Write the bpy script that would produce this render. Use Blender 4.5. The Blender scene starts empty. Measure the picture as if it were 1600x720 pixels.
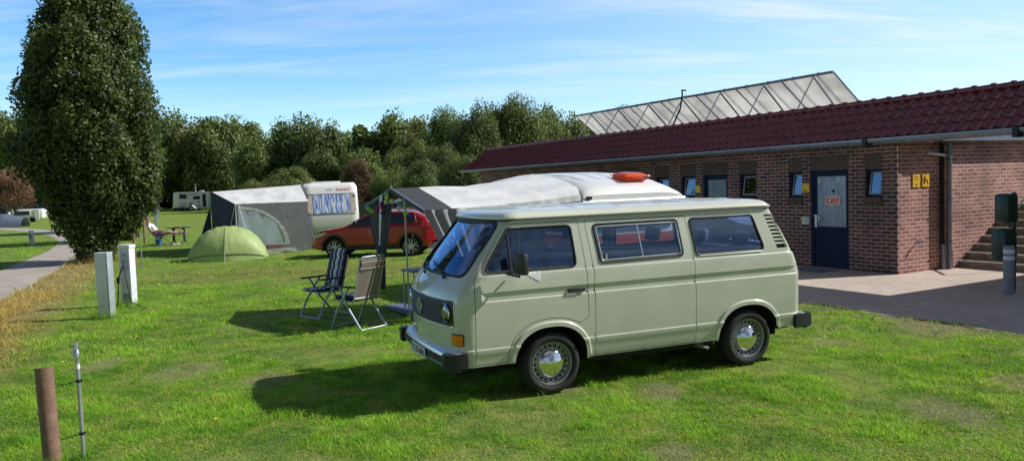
import bpy, bmesh, math, random
import numpy as np
from math import sin, cos, pi, radians, sqrt, atan2, tan
from mathutils import Vector, Matrix
from mathutils.geometry import delaunay_2d_cdt

random.seed(7)
SC = bpy.context.scene
COL = SC.collection

# ------------------------------------------------------------------ camera (solved from the photograph)
F_PX, PITCH, ROLL, CAM_H = 1206.45, 0.0588148, 0.0342433, 2.1433
FWD = Vector((0, cos(PITCH), -sin(PITCH)))
_r0 = Vector((1, 0, 0)); _d0 = FWD.cross(_r0)
RGT = cos(ROLL) * _r0 + sin(ROLL) * _d0
DWN = -sin(ROLL) * _r0 + cos(ROLL) * _d0

def at(u, v, d):
    """world point at photo pixel (u, v) and depth d along +Y"""
    r = FWD + RGT * ((u - 800) / F_PX) + DWN * ((v - 360) / F_PX)
    t = d / r.y
    return Vector((0, 0, CAM_H)) + r * t

cam_d = bpy.data.cameras.new('camera'); cam = bpy.data.objects.new('camera', cam_d); COL.objects.link(cam)
M = Matrix((RGT, -DWN, -FWD)).transposed().to_4x4(); M.translation = Vector((0, 0, CAM_H))
cam.matrix_world = M
cam_d.sensor_width = 36; cam_d.lens = F_PX / 1600 * 36; cam_d.clip_end = 2000; cam_d.clip_start = 0.1
SC.camera = cam
SC.view_settings.view_transform = 'Standard'; SC.view_settings.look = 'None'; SC.view_settings.exposure = 0

# ------------------------------------------------------------------ objects, names, labels
def tag(o, label=None, cat=None, group=None, kind=None):
    if label: o['label'] = label
    if cat: o['category'] = cat
    if group: o['group'] = group
    if kind: o['kind'] = kind
    return o

def empty(name, loc=(0, 0, 0), rz=0.0, label=None, cat=None, group=None):
    o = bpy.data.objects.new(name, None); COL.objects.link(o)
    o.location = loc; o.rotation_euler = (0, 0, rz)
    o.empty_display_size = 0.2
    return tag(o, label, cat, group)

def obj(name, me, mat=None, parent=None, smooth=None, loc=None, rot=None, label=None, cat=None, group=None, kind=None):
    o = bpy.data.objects.new(name, me); COL.objects.link(o)
    if mat is not None:
        mi_ = np.zeros(len(me.polygons), np.int32); me.polygons.foreach_get('material_index', mi_)
        me.materials.clear()
        for m in (mat if isinstance(mat, (list, tuple)) else [mat]): me.materials.append(m)
        me.polygons.foreach_set('material_index', mi_ if isinstance(mat, (list, tuple)) else mi_ * 0)
    if parent is not None: o.parent = parent
    if smooth is not None:
        sm(me, smooth)
    if loc is not None: o.location = loc
    if rot is not None: o.rotation_euler = rot
    return tag(o, label, cat, group, kind)

def sm(me, ang=35):
    """smooth shading with edges sharper than ang kept hard"""
    n = len(me.polygons)
    me.polygons.foreach_set('use_smooth', np.ones(n, dtype=bool))
    bm = bmesh.new(); bm.from_mesh(me)
    a = radians(ang)
    for e in bm.edges:
        e.smooth = not (len(e.link_faces) == 2 and e.calc_face_angle(0) > a)
    bm.to_mesh(me); bm.free()

def dup(root, loc, rz=None, label=None, group=None, scale=None):
    r = root.copy(); COL.objects.link(r); r.location = loc
    if rz is not None: r.rotation_euler = (0, 0, rz)
    if scale: r.scale = scale
    if label: r['label'] = label
    if group: r['group'] = group
    for ch in root.children:
        c = ch.copy(); COL.objects.link(c); c.parent = r
        for g in ch.children:
            d = g.copy(); COL.objects.link(d); d.parent = c
    return r

class MB:
    """mesh builder: collects boxes, tubes, lathes, prisms, grids, then makes one mesh"""
    def __init__(s): s.v = []; s.f = []; s.mi = []
    def add(s, vs, fs, mi=0):
        b = len(s.v); s.v += [tuple(x) for x in vs]; s.f += [tuple(i + b for i in f) for f in fs]; s.mi += [mi] * len(fs)
        return s
    def box(s, x0, x1, y0, y1, z0, z1, mi=0, mat=None):
        vs = [Vector((x, y, z)) for x in (x0, x1) for y in (y0, y1) for z in (z0, z1)]
        if mat is not None: vs = [mat @ v for v in vs]
        return s.add(vs, [(0, 1, 3, 2), (4, 6, 7, 5), (0, 4, 5, 1), (2, 3, 7, 6), (0, 2, 6, 4), (1, 5, 7, 3)], mi)
    def rbox(s, x0, x1, y0, y1, z0, z1, r=0.02, mi=0, mat=None, seg=2):
        """box with rounded edges"""
        bm = bmesh.new(); bmesh.ops.create_cube(bm, size=1)
        for v in bm.verts: v.co = Vector(((x0 + x1) / 2 + v.co.x * (x1 - x0), (y0 + y1) / 2 + v.co.y * (y1 - y0), (z0 + z1) / 2 + v.co.z * (z1 - z0)))
        bmesh.ops.bevel(bm, geom=bm.edges[:], offset=r, segments=seg, affect='EDGES', profile=0.5)
        bm.verts.index_update()
        vs = [v.co.copy() for v in bm.verts]; fs = [[v.index for v in f.verts] for f in bm.faces]; bm.free()
        if mat is not None: vs = [mat @ v for v in vs]
        return s.add(vs, fs, mi)
    def tube(s, pts, r, n=8, mi=0, closed=False, caps=True):
        pts = [Vector(p) for p in pts]; m = len(pts); rs = r if isinstance(r, (list, tuple)) else [r] * m
        up = None; rings = []
        for i, p in enumerate(pts):
            if closed: t = pts[(i + 1) % m] - pts[i - 1]
            else: t = pts[min(i + 1, m - 1)] - pts[max(i - 1, 0)]
            if t.length < 1e-9: t = Vector((0, 0, 1))
            t.normalize()
            if up is None: up = Vector((0, 0, 1)) if abs(t.z) < .9 else Vector((1, 0, 0))
            a = t.cross(up)
            if a.length < 1e-6: a = t.cross(Vector((1, 0.3, 0)))
            a.normalize(); b = a.cross(t); up = b
            rings.append([p + (a * cos(k * 2 * pi / n) + b * sin(k * 2 * pi / n)) * rs[i] for k in range(n)])
        vs = [v for ring in rings for v in ring]; fs = []
        for i in range(m if closed else m - 1):
            j = (i + 1) % m
            for k in range(n):
                k2 = (k + 1) % n
                fs.append((i * n + k, i * n + k2, j * n + k2, j * n + k))
        if caps and not closed:
            fs.append(tuple(range(n))[::-1]); fs.append(tuple((m - 1) * n + k for k in range(n)))
        return s.add(vs, fs, mi)
    def lathe(s, prof, n=24, mi=0, mat=None, a0=0, a1=2 * pi):
        """prof: list of (r, h); axis = local z"""
        full = abs(a1 - a0 - 2 * pi) < 1e-6; m = n if full else n + 1
        vs = []
        for r, h in prof:
            for k in range(m):
                a = a0 + (a1 - a0) * k / n
                vs.append(Vector((r * cos(a), r * sin(a), h)))
        if mat is not None: vs = [mat @ v for v in vs]
        fs = []
        for i in range(len(prof) - 1):
            for k in range(n):
                k2 = (k + 1) % m if full else k + 1
                fs.append((i * m + k, i * m + k2, (i + 1) * m + k2, (i + 1) * m + k))
        return s.add(vs, fs, mi)
    def prism(s, poly, h0, h1, mi=0, mat=None):
        """poly: 2D (x, y) polygon extruded from z=h0 to h1"""
        n = len(poly); vs = [Vector((x, y, h0)) for x, y in poly] + [Vector((x, y, h1)) for x, y in poly]
        if mat is not None: vs = [mat @ v for v in vs]
        fs = [tuple(range(n))[::-1], tuple(range(n, 2 * n))] + [(i, (i + 1) % n, n + (i + 1) % n, n + i) for i in range(n)]
        return s.add(vs, fs, mi)
    def grid(s, fn, nu, nv, mi=0):
        vs = [fn(i / nu, j / nv) for i in range(nu + 1) for j in range(nv + 1)]
        fs = [(i * (nv + 1) + j, (i + 1) * (nv + 1) + j, (i + 1) * (nv + 1) + j + 1, i * (nv + 1) + j + 1) for i in range(nu) for j in range(nv)]
        return s.add(vs, fs, mi)
    def quad(s, a, b, c, d, mi=0): return s.add([a, b, c, d], [(0, 1, 2, 3)], mi)
    def mesh(s, name='m', fixn=True):
        me = bpy.data.meshes.new(name); me.from_pydata([tuple(v) for v in s.v], [], s.f)
        if any(s.mi): me.polygons.foreach_set('material_index', s.mi)
        me.update()
        if fixn:
            bm = bmesh.new(); bm.from_mesh(me); bmesh.ops.recalc_face_normals(bm, faces=bm.faces[:]); bm.to_mesh(me); bm.free()
        return me
    def build(s, name, mat, parent=None, smooth=None, **k):
        return obj(name, s.mesh(name, k.pop('fixn', True)), mat, parent, smooth, **k)

def frame(o, x, y, z=None):
    """matrix with given axes (as columns) and origin"""
    x = Vector(x).normalized(); y = Vector(y).normalized(); z = x.cross(y).normalized() if z is None else Vector(z).normalized()
    m = Matrix((x, y, z)).transposed().to_4x4(); m.translation = Vector(o); return m

# ------------------------------------------------------------------ 2D regions mapped onto a surface
def rpoly(pts, r, n=4):
    """round the corners of a 2D polygon"""
    out = []; m = len(pts)
    rs = r if isinstance(r, (list, tuple)) else [r] * m
    for i in range(m):
        p = Vector(pts[i]); a = (Vector(pts[i - 1]) - p); b = (Vector(pts[(i + 1) % m]) - p)
        la, lb = a.length, b.length; a.normalize(); b.normalize()
        ang = math.acos(max(-1, min(1, a.dot(b)))); d = min(rs[i] / max(tan(ang / 2), 1e-3), la * .45, lb * .45)
        if rs[i] <= 0 or ang > 3.0: out.append(tuple(p)); continue
        p0 = p + a * d; p1 = p + b * d
        for k in range(n + 1):
            t = k / n; out.append(tuple((1 - t) ** 2 * p0 + 2 * t * (1 - t) * p + t * t * p1))
    return out

def densify(poly, step):
    out = []
    for i in range(len(poly)):
        a = Vector(poly[i]); b = Vector(poly[(i + 1) % len(poly)]); n = max(1, int(math.ceil((b - a).length / step)))
        out += [tuple(a + (b - a) * k / n) for k in range(n)]
    return out

def inside(poly, x, y):
    c = False; j = len(poly) - 1
    for i in range(len(poly)):
        xi, yi = poly[i]; xj, yj = poly[j]
        if (yi > y) != (yj > y) and x < (xj - xi) * (y - yi) / (yj - yi) + xi: c = not c
        j = i
    return c

def offset_poly(poly, d):
    """move the outline of a polygon outward by d (inward if negative)"""
    n = len(poly); A = sum(poly[i][0] * poly[(i + 1) % n][1] - poly[(i + 1) % n][0] * poly[i][1] for i in range(n))
    sg = 1 if A > 0 else -1; out = []
    for i in range(n):
        a = Vector(poly[i - 1]); p = Vector(poly[i]); b = Vector(poly[(i + 1) % n])
        t1 = (p - a); t2 = (b - p)
        if t1.length < 1e-9: t1 = t2
        if t2.length < 1e-9: t2 = t1
        n1 = Vector((t1.y, -t1.x)).normalized() * sg; n2 = Vector((t2.y, -t2.x)).normalized() * sg
        m = (n1 + n2); m = m / max(m.length, 1e-6); k = 1 / max(m.dot(n1), .4)
        out.append(tuple(p + m * d * k))
    return out

def segdist(P, A, B):
    AB = B - A; t = np.clip(((P - A) @ AB) / max(AB @ AB, 1e-12), 0, 1); return np.hypot(*(P - A - t[:, None] * AB).T)

def sheet(outer, holes, surf, us, vs, name='sheet', off=0.0, lip=0.0, extra=(), flip=False, step=.05, olip=0.0):
    """triangulated region of the (u,v) plane with holes mapped to 3D by surf(u, v) -> (point, normal); custom smooth normals"""
    loops = [densify(outer, step)] + [densify(h, step) for h in holes]
    V = []; E = []
    for L in loops:
        b = len(V); V += L; E += [(b + i, b + (i + 1) % len(L)) for i in range(len(L))]
    for L in extra:
        L = [p for p in L]; b = len(V); V += L; E += [(b + i, b + i + 1) for i in range(len(L) - 1)]
    allseg = [(np.array(V[a], float), np.array(V[b], float)) for a, b in E]
    G = np.array([(u, v) for u in us for v in vs if inside(outer, u, v) and not any(inside(h, u, v) for h in holes)], float)
    if len(G):
        md = np.full(len(G), 9.9)
        for A, B in allseg: md = np.minimum(md, segdist(G, A, B))
        G = G[md > .006]
        V = V + [tuple(g) for g in G]
    r = delaunay_2d_cdt([Vector(p) for p in V], E, [], 0, 1e-6)
    pv, faces = r[0], r[2]
    keep = []
    for f in faces:
        cx = sum(pv[i].x for i in f) / len(f); cy = sum(pv[i].y for i in f) / len(f)
        if inside(outer, cx, cy) and not any(inside(h, cx, cy) for h in holes): keep.append(f)
    P3 = []; N3 = []
    for p in pv:
        q, n = surf(p.x, p.y); P3.append(q + n * off); N3.append(n)
    fs = []
    for f in keep:
        a, b, c = (P3[i] for i in f[:3]); nn = (b - a).cross(c - a)
        fs.append(tuple(f) if nn.dot(N3[f[0]]) > 0 else tuple(reversed(f)))
    nb = len(P3)
    for li, L in enumerate(loops):
        d = lip if li else olip
        if d:
            b = len(P3)
            for (x, y) in L:
                q, n = surf(x, y); P3.append(q + n * off); N3.append(n)
            for (x, y) in L:
                q, n = surf(x, y); P3.append(q + n * (off - d)); N3.append(n)
            m = len(L)
            for i in range(m):
                j = (i + 1) % m; fs.append((b + i, b + j, b + m + j, b + m + i))
    me = bpy.data.meshes.new(name); me.from_pydata([tuple(p) for p in P3], [], fs); me.update()
    me.polygons.foreach_set('use_smooth', np.ones(len(me.polygons), dtype=bool))
    nl = []
    polyn = [tuple(p.normal) for p in me.polygons]
    for pi_, p in enumerate(me.polygons):
        for vi in p.vertices:
            nl.append(tuple(N3[vi]) if max(p.vertices) < nb else polyn[pi_])
    me.normals_split_custom_set(nl)
    return me

def fsurf(fn, eps=.003):
    """wrap point function p(u,v) into (point, unit normal)"""
    def s(u, v):
        p = fn(u, v); du = fn(u + eps, v) - fn(u - eps, v); dv = fn(u, v + eps) - fn(u, v - eps)
        n = du.cross(dv)
        return p, (n.normalized() if n.length > 1e-12 else Vector((0, 0, 1)))
    return s

def edge_tube(poly, surf, r, off=0.0, n=6, step=.05):
    P = []
    for x, y in densify(poly, step):
        q, nn = surf(x, y); P.append(q + nn * off)
    return P

def text_mesh(body, size, name='text', align='CENTER', extrude=0.0, bold=0):
    c = bpy.data.curves.new(name, 'FONT'); c.body = body; c.size = size; c.align_x = align; c.align_y = 'CENTER'; c.extrude = extrude; c.resolution_u = 3; c.offset = bold
    o = bpy.data.objects.new(name, c); COL.objects.link(o)
    bpy.context.view_layer.update()
    me = bpy.data.meshes.new_from_object(o.evaluated_get(bpy.context.evaluated_depsgraph_get()))
    bpy.data.objects.remove(o); bpy.data.curves.remove(c)
    me.name = name
    return me

def text_into(mb, body, size, mat, mi=0, align='CENTER', bold=0):
    me = text_mesh(body, size, align=align, bold=bold)
    mb.add([mat @ v.co for v in me.vertices], [tuple(p.vertices) for p in me.polygons], mi)
    bpy.data.meshes.remove(me)
# ------------------------------------------------------------------ materials
class N:
    """small node-tree writer"""
    def __init__(s, m):
        m.use_nodes = True; s.t = m.node_tree; s.t.nodes.clear()
    def n(s, typ, props=None, **inp):
        x = s.t.nodes.new(typ)
        for k, v in (props or {}).items(): setattr(x, k, v)
        for k, v in inp.items():
            key = int(k[1:]) if k[0] == 'i' and k[1:].isdigit() else k.replace('_', ' ')
            s.set(x.inputs[key], v)
        return x
    def set(s, sock, v):
        if isinstance(v, bpy.types.NodeSocket): s.t.links.new(v, sock)
        elif isinstance(v, bpy.types.Node): s.t.links.new(v.outputs[0], sock)
        elif isinstance(v, (tuple, list)) and sock.type == 'RGBA' and len(v) == 3: sock.default_value = (*v, 1)
        else: sock.default_value = v
    def math(s, op, a, b=0.0, c=None, clamp=False):
        x = s.t.nodes.new('ShaderNodeMath'); x.operation = op; x.use_clamp = clamp
        s.set(x.inputs[0], a); s.set(x.inputs[1], b)
        if c is not None: s.set(x.inputs[2], c)
        return x.outputs[0]
    def mix(s, f, a, b, blend='MIX'):
        x = s.t.nodes.new('ShaderNodeMix'); x.data_type = 'RGBA'; x.blend_type = blend
        s.set(x.inputs[0], f); s.set(x.inputs[6], a); s.set(x.inputs[7], b); return x.outputs[2]
    def noise(s, vec, scale, detail=3, rough=.55, dist=0.0):
        x = s.n('ShaderNodeTexNoise', Vector=vec, Scale=scale, Detail=detail, Roughness=rough, Distortion=dist); return x.outputs[0]
    def ramp(s, f, lo, hi, a=0.0, b=1.0):
        x = s.t.nodes.new('ShaderNodeMapRange'); x.clamp = True; x.interpolation_type = 'SMOOTHSTEP'
        for i, v in enumerate((f, lo, hi, a, b)): s.set(x.inputs[i], v)
        return x.outputs[0]
    def out(s, sh):
        o = s.t.nodes.new('ShaderNodeOutputMaterial'); s.t.links.new(sh if isinstance(sh, bpy.types.NodeSocket) else sh.outputs[0], o.inputs[0])

MATS = {}
def mat(name, col, rough=.6, metal=0.0, var=.12, vscale=6.0, bump=0.0, bscale=60.0, coat=0.0, spec=.5, dirt=0.0, trans=0.0, sheen=0, rvar=0.0):
    if name in MATS: return MATS[name]
    m = bpy.data.materials.new(name); g = N(m)
    co = g.n('ShaderNodeTexCoord').outputs['Object']
    nz = g.noise(co, vscale, 4, .6)
    c = g.mix(g.ramp(nz, .3, .7), tuple(x * (1 - var) for x in col), tuple(min(1, x * (1 + var)) for x in col))
    if dirt:
        geo = g.n('ShaderNodeNewGeometry').outputs['Position']
        sep = g.n('ShaderNodeSeparateXYZ', Vector=geo).outputs[2]
        d = g.math('MULTIPLY', g.ramp(sep, .7, .1), g.ramp(g.noise(co, 9, 5), .35, .7)); d = g.math('MULTIPLY', d, dirt)
        c = g.mix(d, c, (.16, .14, .09))
    p = g.n('ShaderNodeBsdfPrincipled', Base_Color=c, Roughness=rough, Metallic=metal)
    if rvar: g.set(p.inputs['Roughness'], g.ramp(g.noise(co, vscale * 3, 4), .3, .7, rough - rvar, rough + rvar))
    p.inputs['Specular IOR Level'].default_value = spec
    if coat: p.inputs['Coat Weight'].default_value = coat; p.inputs['Coat Roughness'].default_value = .04
    if bump:
        b = g.n('ShaderNodeBump', Strength=bump, Distance=.01, Height=g.noise(co, bscale, 4)); g.set(p.inputs['Normal'], b)
    sh = p.outputs[0]
    if trans:
        tr = g.n('ShaderNodeBsdfTranslucent', Color=c); sh = g.n('ShaderNodeMixShader', i0=trans, i1=sh, i2=tr).outputs[0]
    g.out(sh); MATS[name] = m
    return m

def glass_mat(name, tint=(.55, .62, .66), refl=.10, rough=.0, boost=1.0, gc=(.9, .95, 1)):
    if name in MATS: return MATS[name]
    m = bpy.data.materials.new(name); g = N(m)
    tr = g.n('ShaderNodeBsdfTransparent', Color=tint)
    gl = g.n('ShaderNodeBsdfGlossy', Color=gc, Roughness=rough)
    fr = g.n('ShaderNodeFresnel', IOR=1.5).outputs[0]
    f = g.math('ADD', g.math('MULTIPLY', fr, boost), refl, clamp=True)
    g.out(g.n('ShaderNodeMixShader', i0=f, i1=tr, i2=gl)); MATS[name] = m
    return m

def leaf_mat(name, dark, light, trans=.3):
    if name in MATS: return MATS[name]
    m = bpy.data.materials.new(name); g = N(m)
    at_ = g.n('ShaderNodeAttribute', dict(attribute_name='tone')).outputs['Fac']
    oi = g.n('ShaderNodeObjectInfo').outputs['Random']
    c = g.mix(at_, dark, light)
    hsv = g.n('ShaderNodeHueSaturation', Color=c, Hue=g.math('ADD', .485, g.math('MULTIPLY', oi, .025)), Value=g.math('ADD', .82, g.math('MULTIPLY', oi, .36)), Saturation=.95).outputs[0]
    d = g.n('ShaderNodeBsdfPrincipled', Base_Color=hsv, Roughness=.5); d.inputs['Specular IOR Level'].default_value = .35
    t = g.n('ShaderNodeBsdfTranslucent', Color=g.mix(.5, hsv, (.16, .25, .02)))
    g.out(g.n('ShaderNodeMixShader', i0=trans, i1=d, i2=t)); MATS[name] = m
    return m

def brick_mat(name, c1, c2, mort, axis='yz'):
    m = bpy.data.materials.new(name); g = N(m)
    co = g.n('ShaderNodeTexCoord').outputs['Object']
    s = g.n('ShaderNodeSeparateXYZ', Vector=co)
    a, b = ((s.outputs[1], s.outputs[2]) if axis == 'yz' else (s.outputs[0], s.outputs[2]))
    if axis == 'xy': a, b = s.outputs[0], s.outputs[1]
    wob = g.math('MULTIPLY', g.math('SUBTRACT', g.noise(co, 2.5, 2), .5), .012)
    v = g.n('ShaderNodeCombineXYZ', X=a, Y=g.math('ADD', b, wob), Z=0.0)
    br = g.n('ShaderNodeTexBrick', dict(offset=.5, squash=1.0), Vector=v, Color1=c1, Color2=c2, Mortar=mort, Scale=1.0, Mortar_Size=.007, Mortar_Smooth=.25, Bias=0.0, Brick_Width=.25, Row_Height=.083)
    n2 = g.noise(co, 1.2, 4); n3 = g.noise(co, 45, 3)
    c = g.mix(.55, br.outputs[0], g.mix(g.ramp(n2, .3, .7), (.55, .5, .5), (1.25, 1.2, 1.15)), 'MULTIPLY')
    c = g.mix(.5, c, g.mix(n3, (.5, .5, .5), (1.4, 1.4, 1.4)), 'MULTIPLY')
    st_ = g.ramp(g.noise(g.n('ShaderNodeMapping', Vector=co, Scale=(1, 1, .25)).outputs[0], 1.1, 5, .65), .52, .75)
    c = g.mix(g.math('MULTIPLY', st_, .35), c, (.05, .045, .045))
    p = g.n('ShaderNodeBsdfPrincipled', Base_Color=c, Roughness=.8)
    bp_ = g.n('ShaderNodeBump', Strength=.6, Distance=.006, Height=g.math('ADD', g.math('MULTIPLY', br.outputs[1], -1.0), g.math('MULTIPLY', n3, .3))); g.set(p.inputs['Normal'], bp_)
    g.out(p); MATS[name] = m
    return m

# ------------------------------------------------------------------ light: low autumn sun from the right
SUN_EL = radians(37.5)
SUN_DIR = Vector((.9895 * cos(SUN_EL), .1445 * cos(SUN_EL), sin(SUN_EL)))      # towards the sun
sd = bpy.data.lights.new('sun', 'SUN'); sd.energy = 5.0; sd.angle = radians(.53); sd.color = (1, .965, .90)
so = bpy.data.objects.new('sun', sd); COL.objects.link(so); so.rotation_euler = SUN_DIR.to_track_quat('Z', 'Y').to_euler(); so.location = (20, 5, 30)

W = bpy.data.worlds.new('World'); SC.world = W; W.use_nodes = True
g = N(W)
sky = g.n('ShaderNodeTexSky', dict(sky_type='NISHITA', sun_disc=False, sun_elevation=SUN_EL, sun_rotation=math.atan2(SUN_DIR.x, SUN_DIR.y), air_density=1.0, dust_density=.0, ozone_density=4.0, altitude=200))
tc = g.n('ShaderNodeTexCoord').outputs['Generated']
sp = g.n('ShaderNodeSeparateXYZ', Vector=tc)
zz = g.math('MAXIMUM', sp.outputs[2], .03)
cv = g.n('ShaderNodeCombineXYZ', X=g.math('DIVIDE', sp.outputs[0], g.math('ADD', zz, .12)), Y=g.math('MULTIPLY', g.math('DIVIDE', sp.outputs[1], g.math('ADD', zz, .12)), 1.0), Z=0.0)
mp = g.n('ShaderNodeMapping', Vector=cv, Rotation=(0, 0, radians(-12)), Scale=(.55, 2.3, 1), Location=(1.7, .35, 0))
cl = g.noise(mp.outputs[0], 1.1, 8, .62, .6)
cl2 = g.noise(g.n('ShaderNodeMapping', Vector=cv, Scale=(.35, .8, 1), Location=(4.2, 1.2, 0)).outputs[0], 1.0, 3)
ca = g.math('MULTIPLY', g.ramp(cl, .40, .70), g.ramp(cl2, .30, .62))
ca = g.math('MULTIPLY', ca, g.ramp(sp.outputs[2], .02, .14))
ca = g.math('MULTIPLY', ca, g.ramp(sp.outputs[0], -.45, .35, .40, 1.0))
skyc = g.n('ShaderNodeHueSaturation', Color=sky.outputs[0], Saturation=1.24, Value=1.40).outputs[0]
skyc = g.mix(1.0, skyc, g.n('ShaderNodeCombineXYZ', X=g.ramp(sp.outputs[2], .28, .65, 1.05, .10), Y=g.ramp(sp.outputs[2], .28, .65, 1.05, .115), Z=g.ramp(sp.outputs[2], .28, .65, 1.05, .15)).outputs[0], 'MULTIPLY')  # overhead sky darkened on purpose to weaken the fill light
hz = g.math('MULTIPLY', g.ramp(sp.outputs[0], -.35, .65), g.ramp(sp.outputs[2], .55, .02, .25, 1.0))
skyc = g.mix(g.math('MULTIPLY', hz, .62), skyc, (5.9, 7.1, 8.5))
bk = g.ramp(sp.outputs[1], -.5, .35, .28, 1.0)  # sky behind the camera dimmed as well, for deeper shade
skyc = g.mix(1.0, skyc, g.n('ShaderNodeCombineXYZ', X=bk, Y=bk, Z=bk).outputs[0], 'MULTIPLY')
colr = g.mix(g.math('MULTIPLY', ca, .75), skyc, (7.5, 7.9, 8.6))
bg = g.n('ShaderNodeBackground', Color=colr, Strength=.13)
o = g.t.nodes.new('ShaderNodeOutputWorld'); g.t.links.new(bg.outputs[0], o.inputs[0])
SC.cycles.max_bounces = 8; SC.cycles.transparent_max_bounces = 16; SC.cycles.use_denoising = True
# ------------------------------------------------------------------ ground
FD = Vector((-.47776, .87849, 0)); EE = Vector((.87849, .47776, 0)); BC = Vector((8.02, 16.03, 0))   # building frame

SPOTS = [(1.46, 7.75, .28), (5.62, 10.4, .55), (5.05, 7.6, .35), (3.8, 6.7, .40), (-4.1, 9.4, .45), (.52, 8.05, .2), (1.2, 5.9, .25), (-2.9, 8.8, .35), (4.0, 9.8, .30), (-5.4, 9.9, .30)]
def grass_col(g, blade=False):
    pos = g.n('ShaderNodeNewGeometry').outputs['Position']
    s = g.n('ShaderNodeSeparateXYZ', Vector=pos); X, Y = s.outputs[0], s.outputs[1]
    flat = g.n('ShaderNodeCombineXYZ', X=X, Y=Y, Z=0.0).outputs[0]
    n1 = g.noise(flat, .8, 4, .6); n2 = g.noise(flat, 2.2, 6, .68, .4); n3 = g.noise(flat, 7.0, 4, .6)
    c = g.mix(g.ramp(n1, .35, .65), (.15, .37, .026), (.32, .60, .05))
    c = g.mix(g.ramp(n2, .45, .66), c, (.42, .55, .11))
    c = g.mix(g.math('MULTIPLY', g.ramp(n3, .52, .72), .45), c, (.50, .48, .22))
    # dry strip along the path
    d = g.math('ADD', g.math('MULTIPLY', g.math('ADD', X, 10.9), .92), g.math('MULTIPLY', g.math('SUBTRACT', Y, 16.2), .39))
    dn = g.math('ADD', d, g.math('MULTIPLY', g.math('SUBTRACT', n2, .5), 2.2))
    dry = g.math('MULTIPLY', g.ramp(dn, 1.9, .8), g.ramp(d, -.25, .05))
    dry = g.math('MULTIPLY', dry, g.ramp(Y, 34, 26))
    c = g.mix(g.math('MULTIPLY', dry, .92), c, (.62, .46, .22))
    # worn yellowish band
    yb = g.math('MULTIPLY', g.ramp(g.math('ABSOLUTE', g.math('SUBTRACT', Y, 20.8)), 2.6, .6), g.ramp(n2, .36, .60))
    yb = g.math('MULTIPLY', yb, g.ramp(X, -10.5, -8.5))
    c = g.mix(g.math('MULTIPLY', yb, .7), c, (.36, .30, .09))
    # bare, trodden patches
    soil = g.ramp(g.math('ADD', g.math('MULTIPLY', n2, .6), g.math('MULTIPLY', n3, .4)), .60, .70)
    per = g.math('SUBTRACT', g.math('ADD', g.math('MULTIPLY', g.math('SUBTRACT', 8.02, X), .878), g.math('MULTIPLY', g.math('SUBTRACT', 16.03, Y), .478)), 4.35)
    edge = g.math('MULTIPLY', g.ramp(g.math('ADD', per, g.math('MULTIPLY', g.math('SUBTRACT', n2, .5), 1.6)), .55, .1), .85)
    for sx, sy, sr in SPOTS:
        dx = g.math('SUBTRACT', X, sx); dy = g.math('SUBTRACT', Y, sy)
        ds = g.math('ADD', g.math('SQRT', g.math('ADD', g.math('MULTIPLY', dx, dx), g.math('MULTIPLY', g.math('MULTIPLY', dy, dy), .5))), g.math('MULTIPLY', g.math('SUBTRACT', n2, .5), sr * 1.6))
        soil = g.math('MAXIMUM', soil, g.math('MULTIPLY', g.ramp(ds, sr * 1.1, sr * .4), .95))
    edge = g.math('MULTIPLY', edge, g.ramp(per, -.6, -.2))
    edge = g.math('MULTIPLY', edge, g.ramp(Y, 30, 26))
    soil = g.math('MAXIMUM', g.math('MULTIPLY', soil, .55), edge)
    return c, soil, n3

m = bpy.data.materials.new('ground_turf'); g = N(m)
c, soil, n3 = grass_col(g)
c = g.mix(.55, c, (.17, .15, .065))  # soil brown showing through; also darkens the turf for shade between blades
c = g.mix(soil, c, (.30, .235, .165))
pos = g.n('ShaderNodeNewGeometry').outputs['Position']
fine = g.noise(pos, 38, 4, .7)
c = g.mix(.8, c, g.mix(g.ramp(fine, .3, .7), (.45, .5, .45), (1.35, 1.35, 1.3)), 'MULTIPLY')
# mowing and clump tone further out
c = g.mix(.5, c, g.mix(g.ramp(g.noise(pos, 3.2, 5, .7), .35, .65), (.7, .75, .7), (1.25, 1.2, 1.1)), 'MULTIPLY')
p = g.n('ShaderNodeBsdfPrincipled', Base_Color=c, Roughness=.9); p.inputs['Specular IOR Level'].default_value = .15
g.set(p.inputs['Normal'], g.n('ShaderNodeBump', Strength=.9, Distance=.05, Height=g.math('ADD', fine, g.math('MULTIPLY', g.noise(pos, 9, 4), 1.2))))
g.out(p); MATS['ground'] = m

m = bpy.data.materials.new('grass_blade'); g = N(m)
c, soil, n3 = grass_col(g, True)
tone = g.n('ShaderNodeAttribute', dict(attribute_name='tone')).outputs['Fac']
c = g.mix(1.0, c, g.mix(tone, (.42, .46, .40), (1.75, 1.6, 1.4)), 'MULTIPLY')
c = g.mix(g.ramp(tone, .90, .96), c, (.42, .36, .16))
d = g.n('ShaderNodeBsdfPrincipled', Base_Color=c, Roughness=.55); d.inputs['Specular IOR Level'].default_value = .3
t = g.n('ShaderNodeBsdfTranslucent', Color=g.mix(1.0, c, (1.3, 1.35, .6), 'MULTIPLY'))
g.out(g.n('ShaderNodeMixShader', i0=.42, i1=d, i2=t)); MATS['blade'] = m

mb = MB()
mb.quad((-700, -60, 0), (700, -60, 0), (700, 1100, 0), (-700, 1100, 0))
mb.build('lawn', MATS['ground'], kind='structure', label='mown green camping field')

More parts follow.
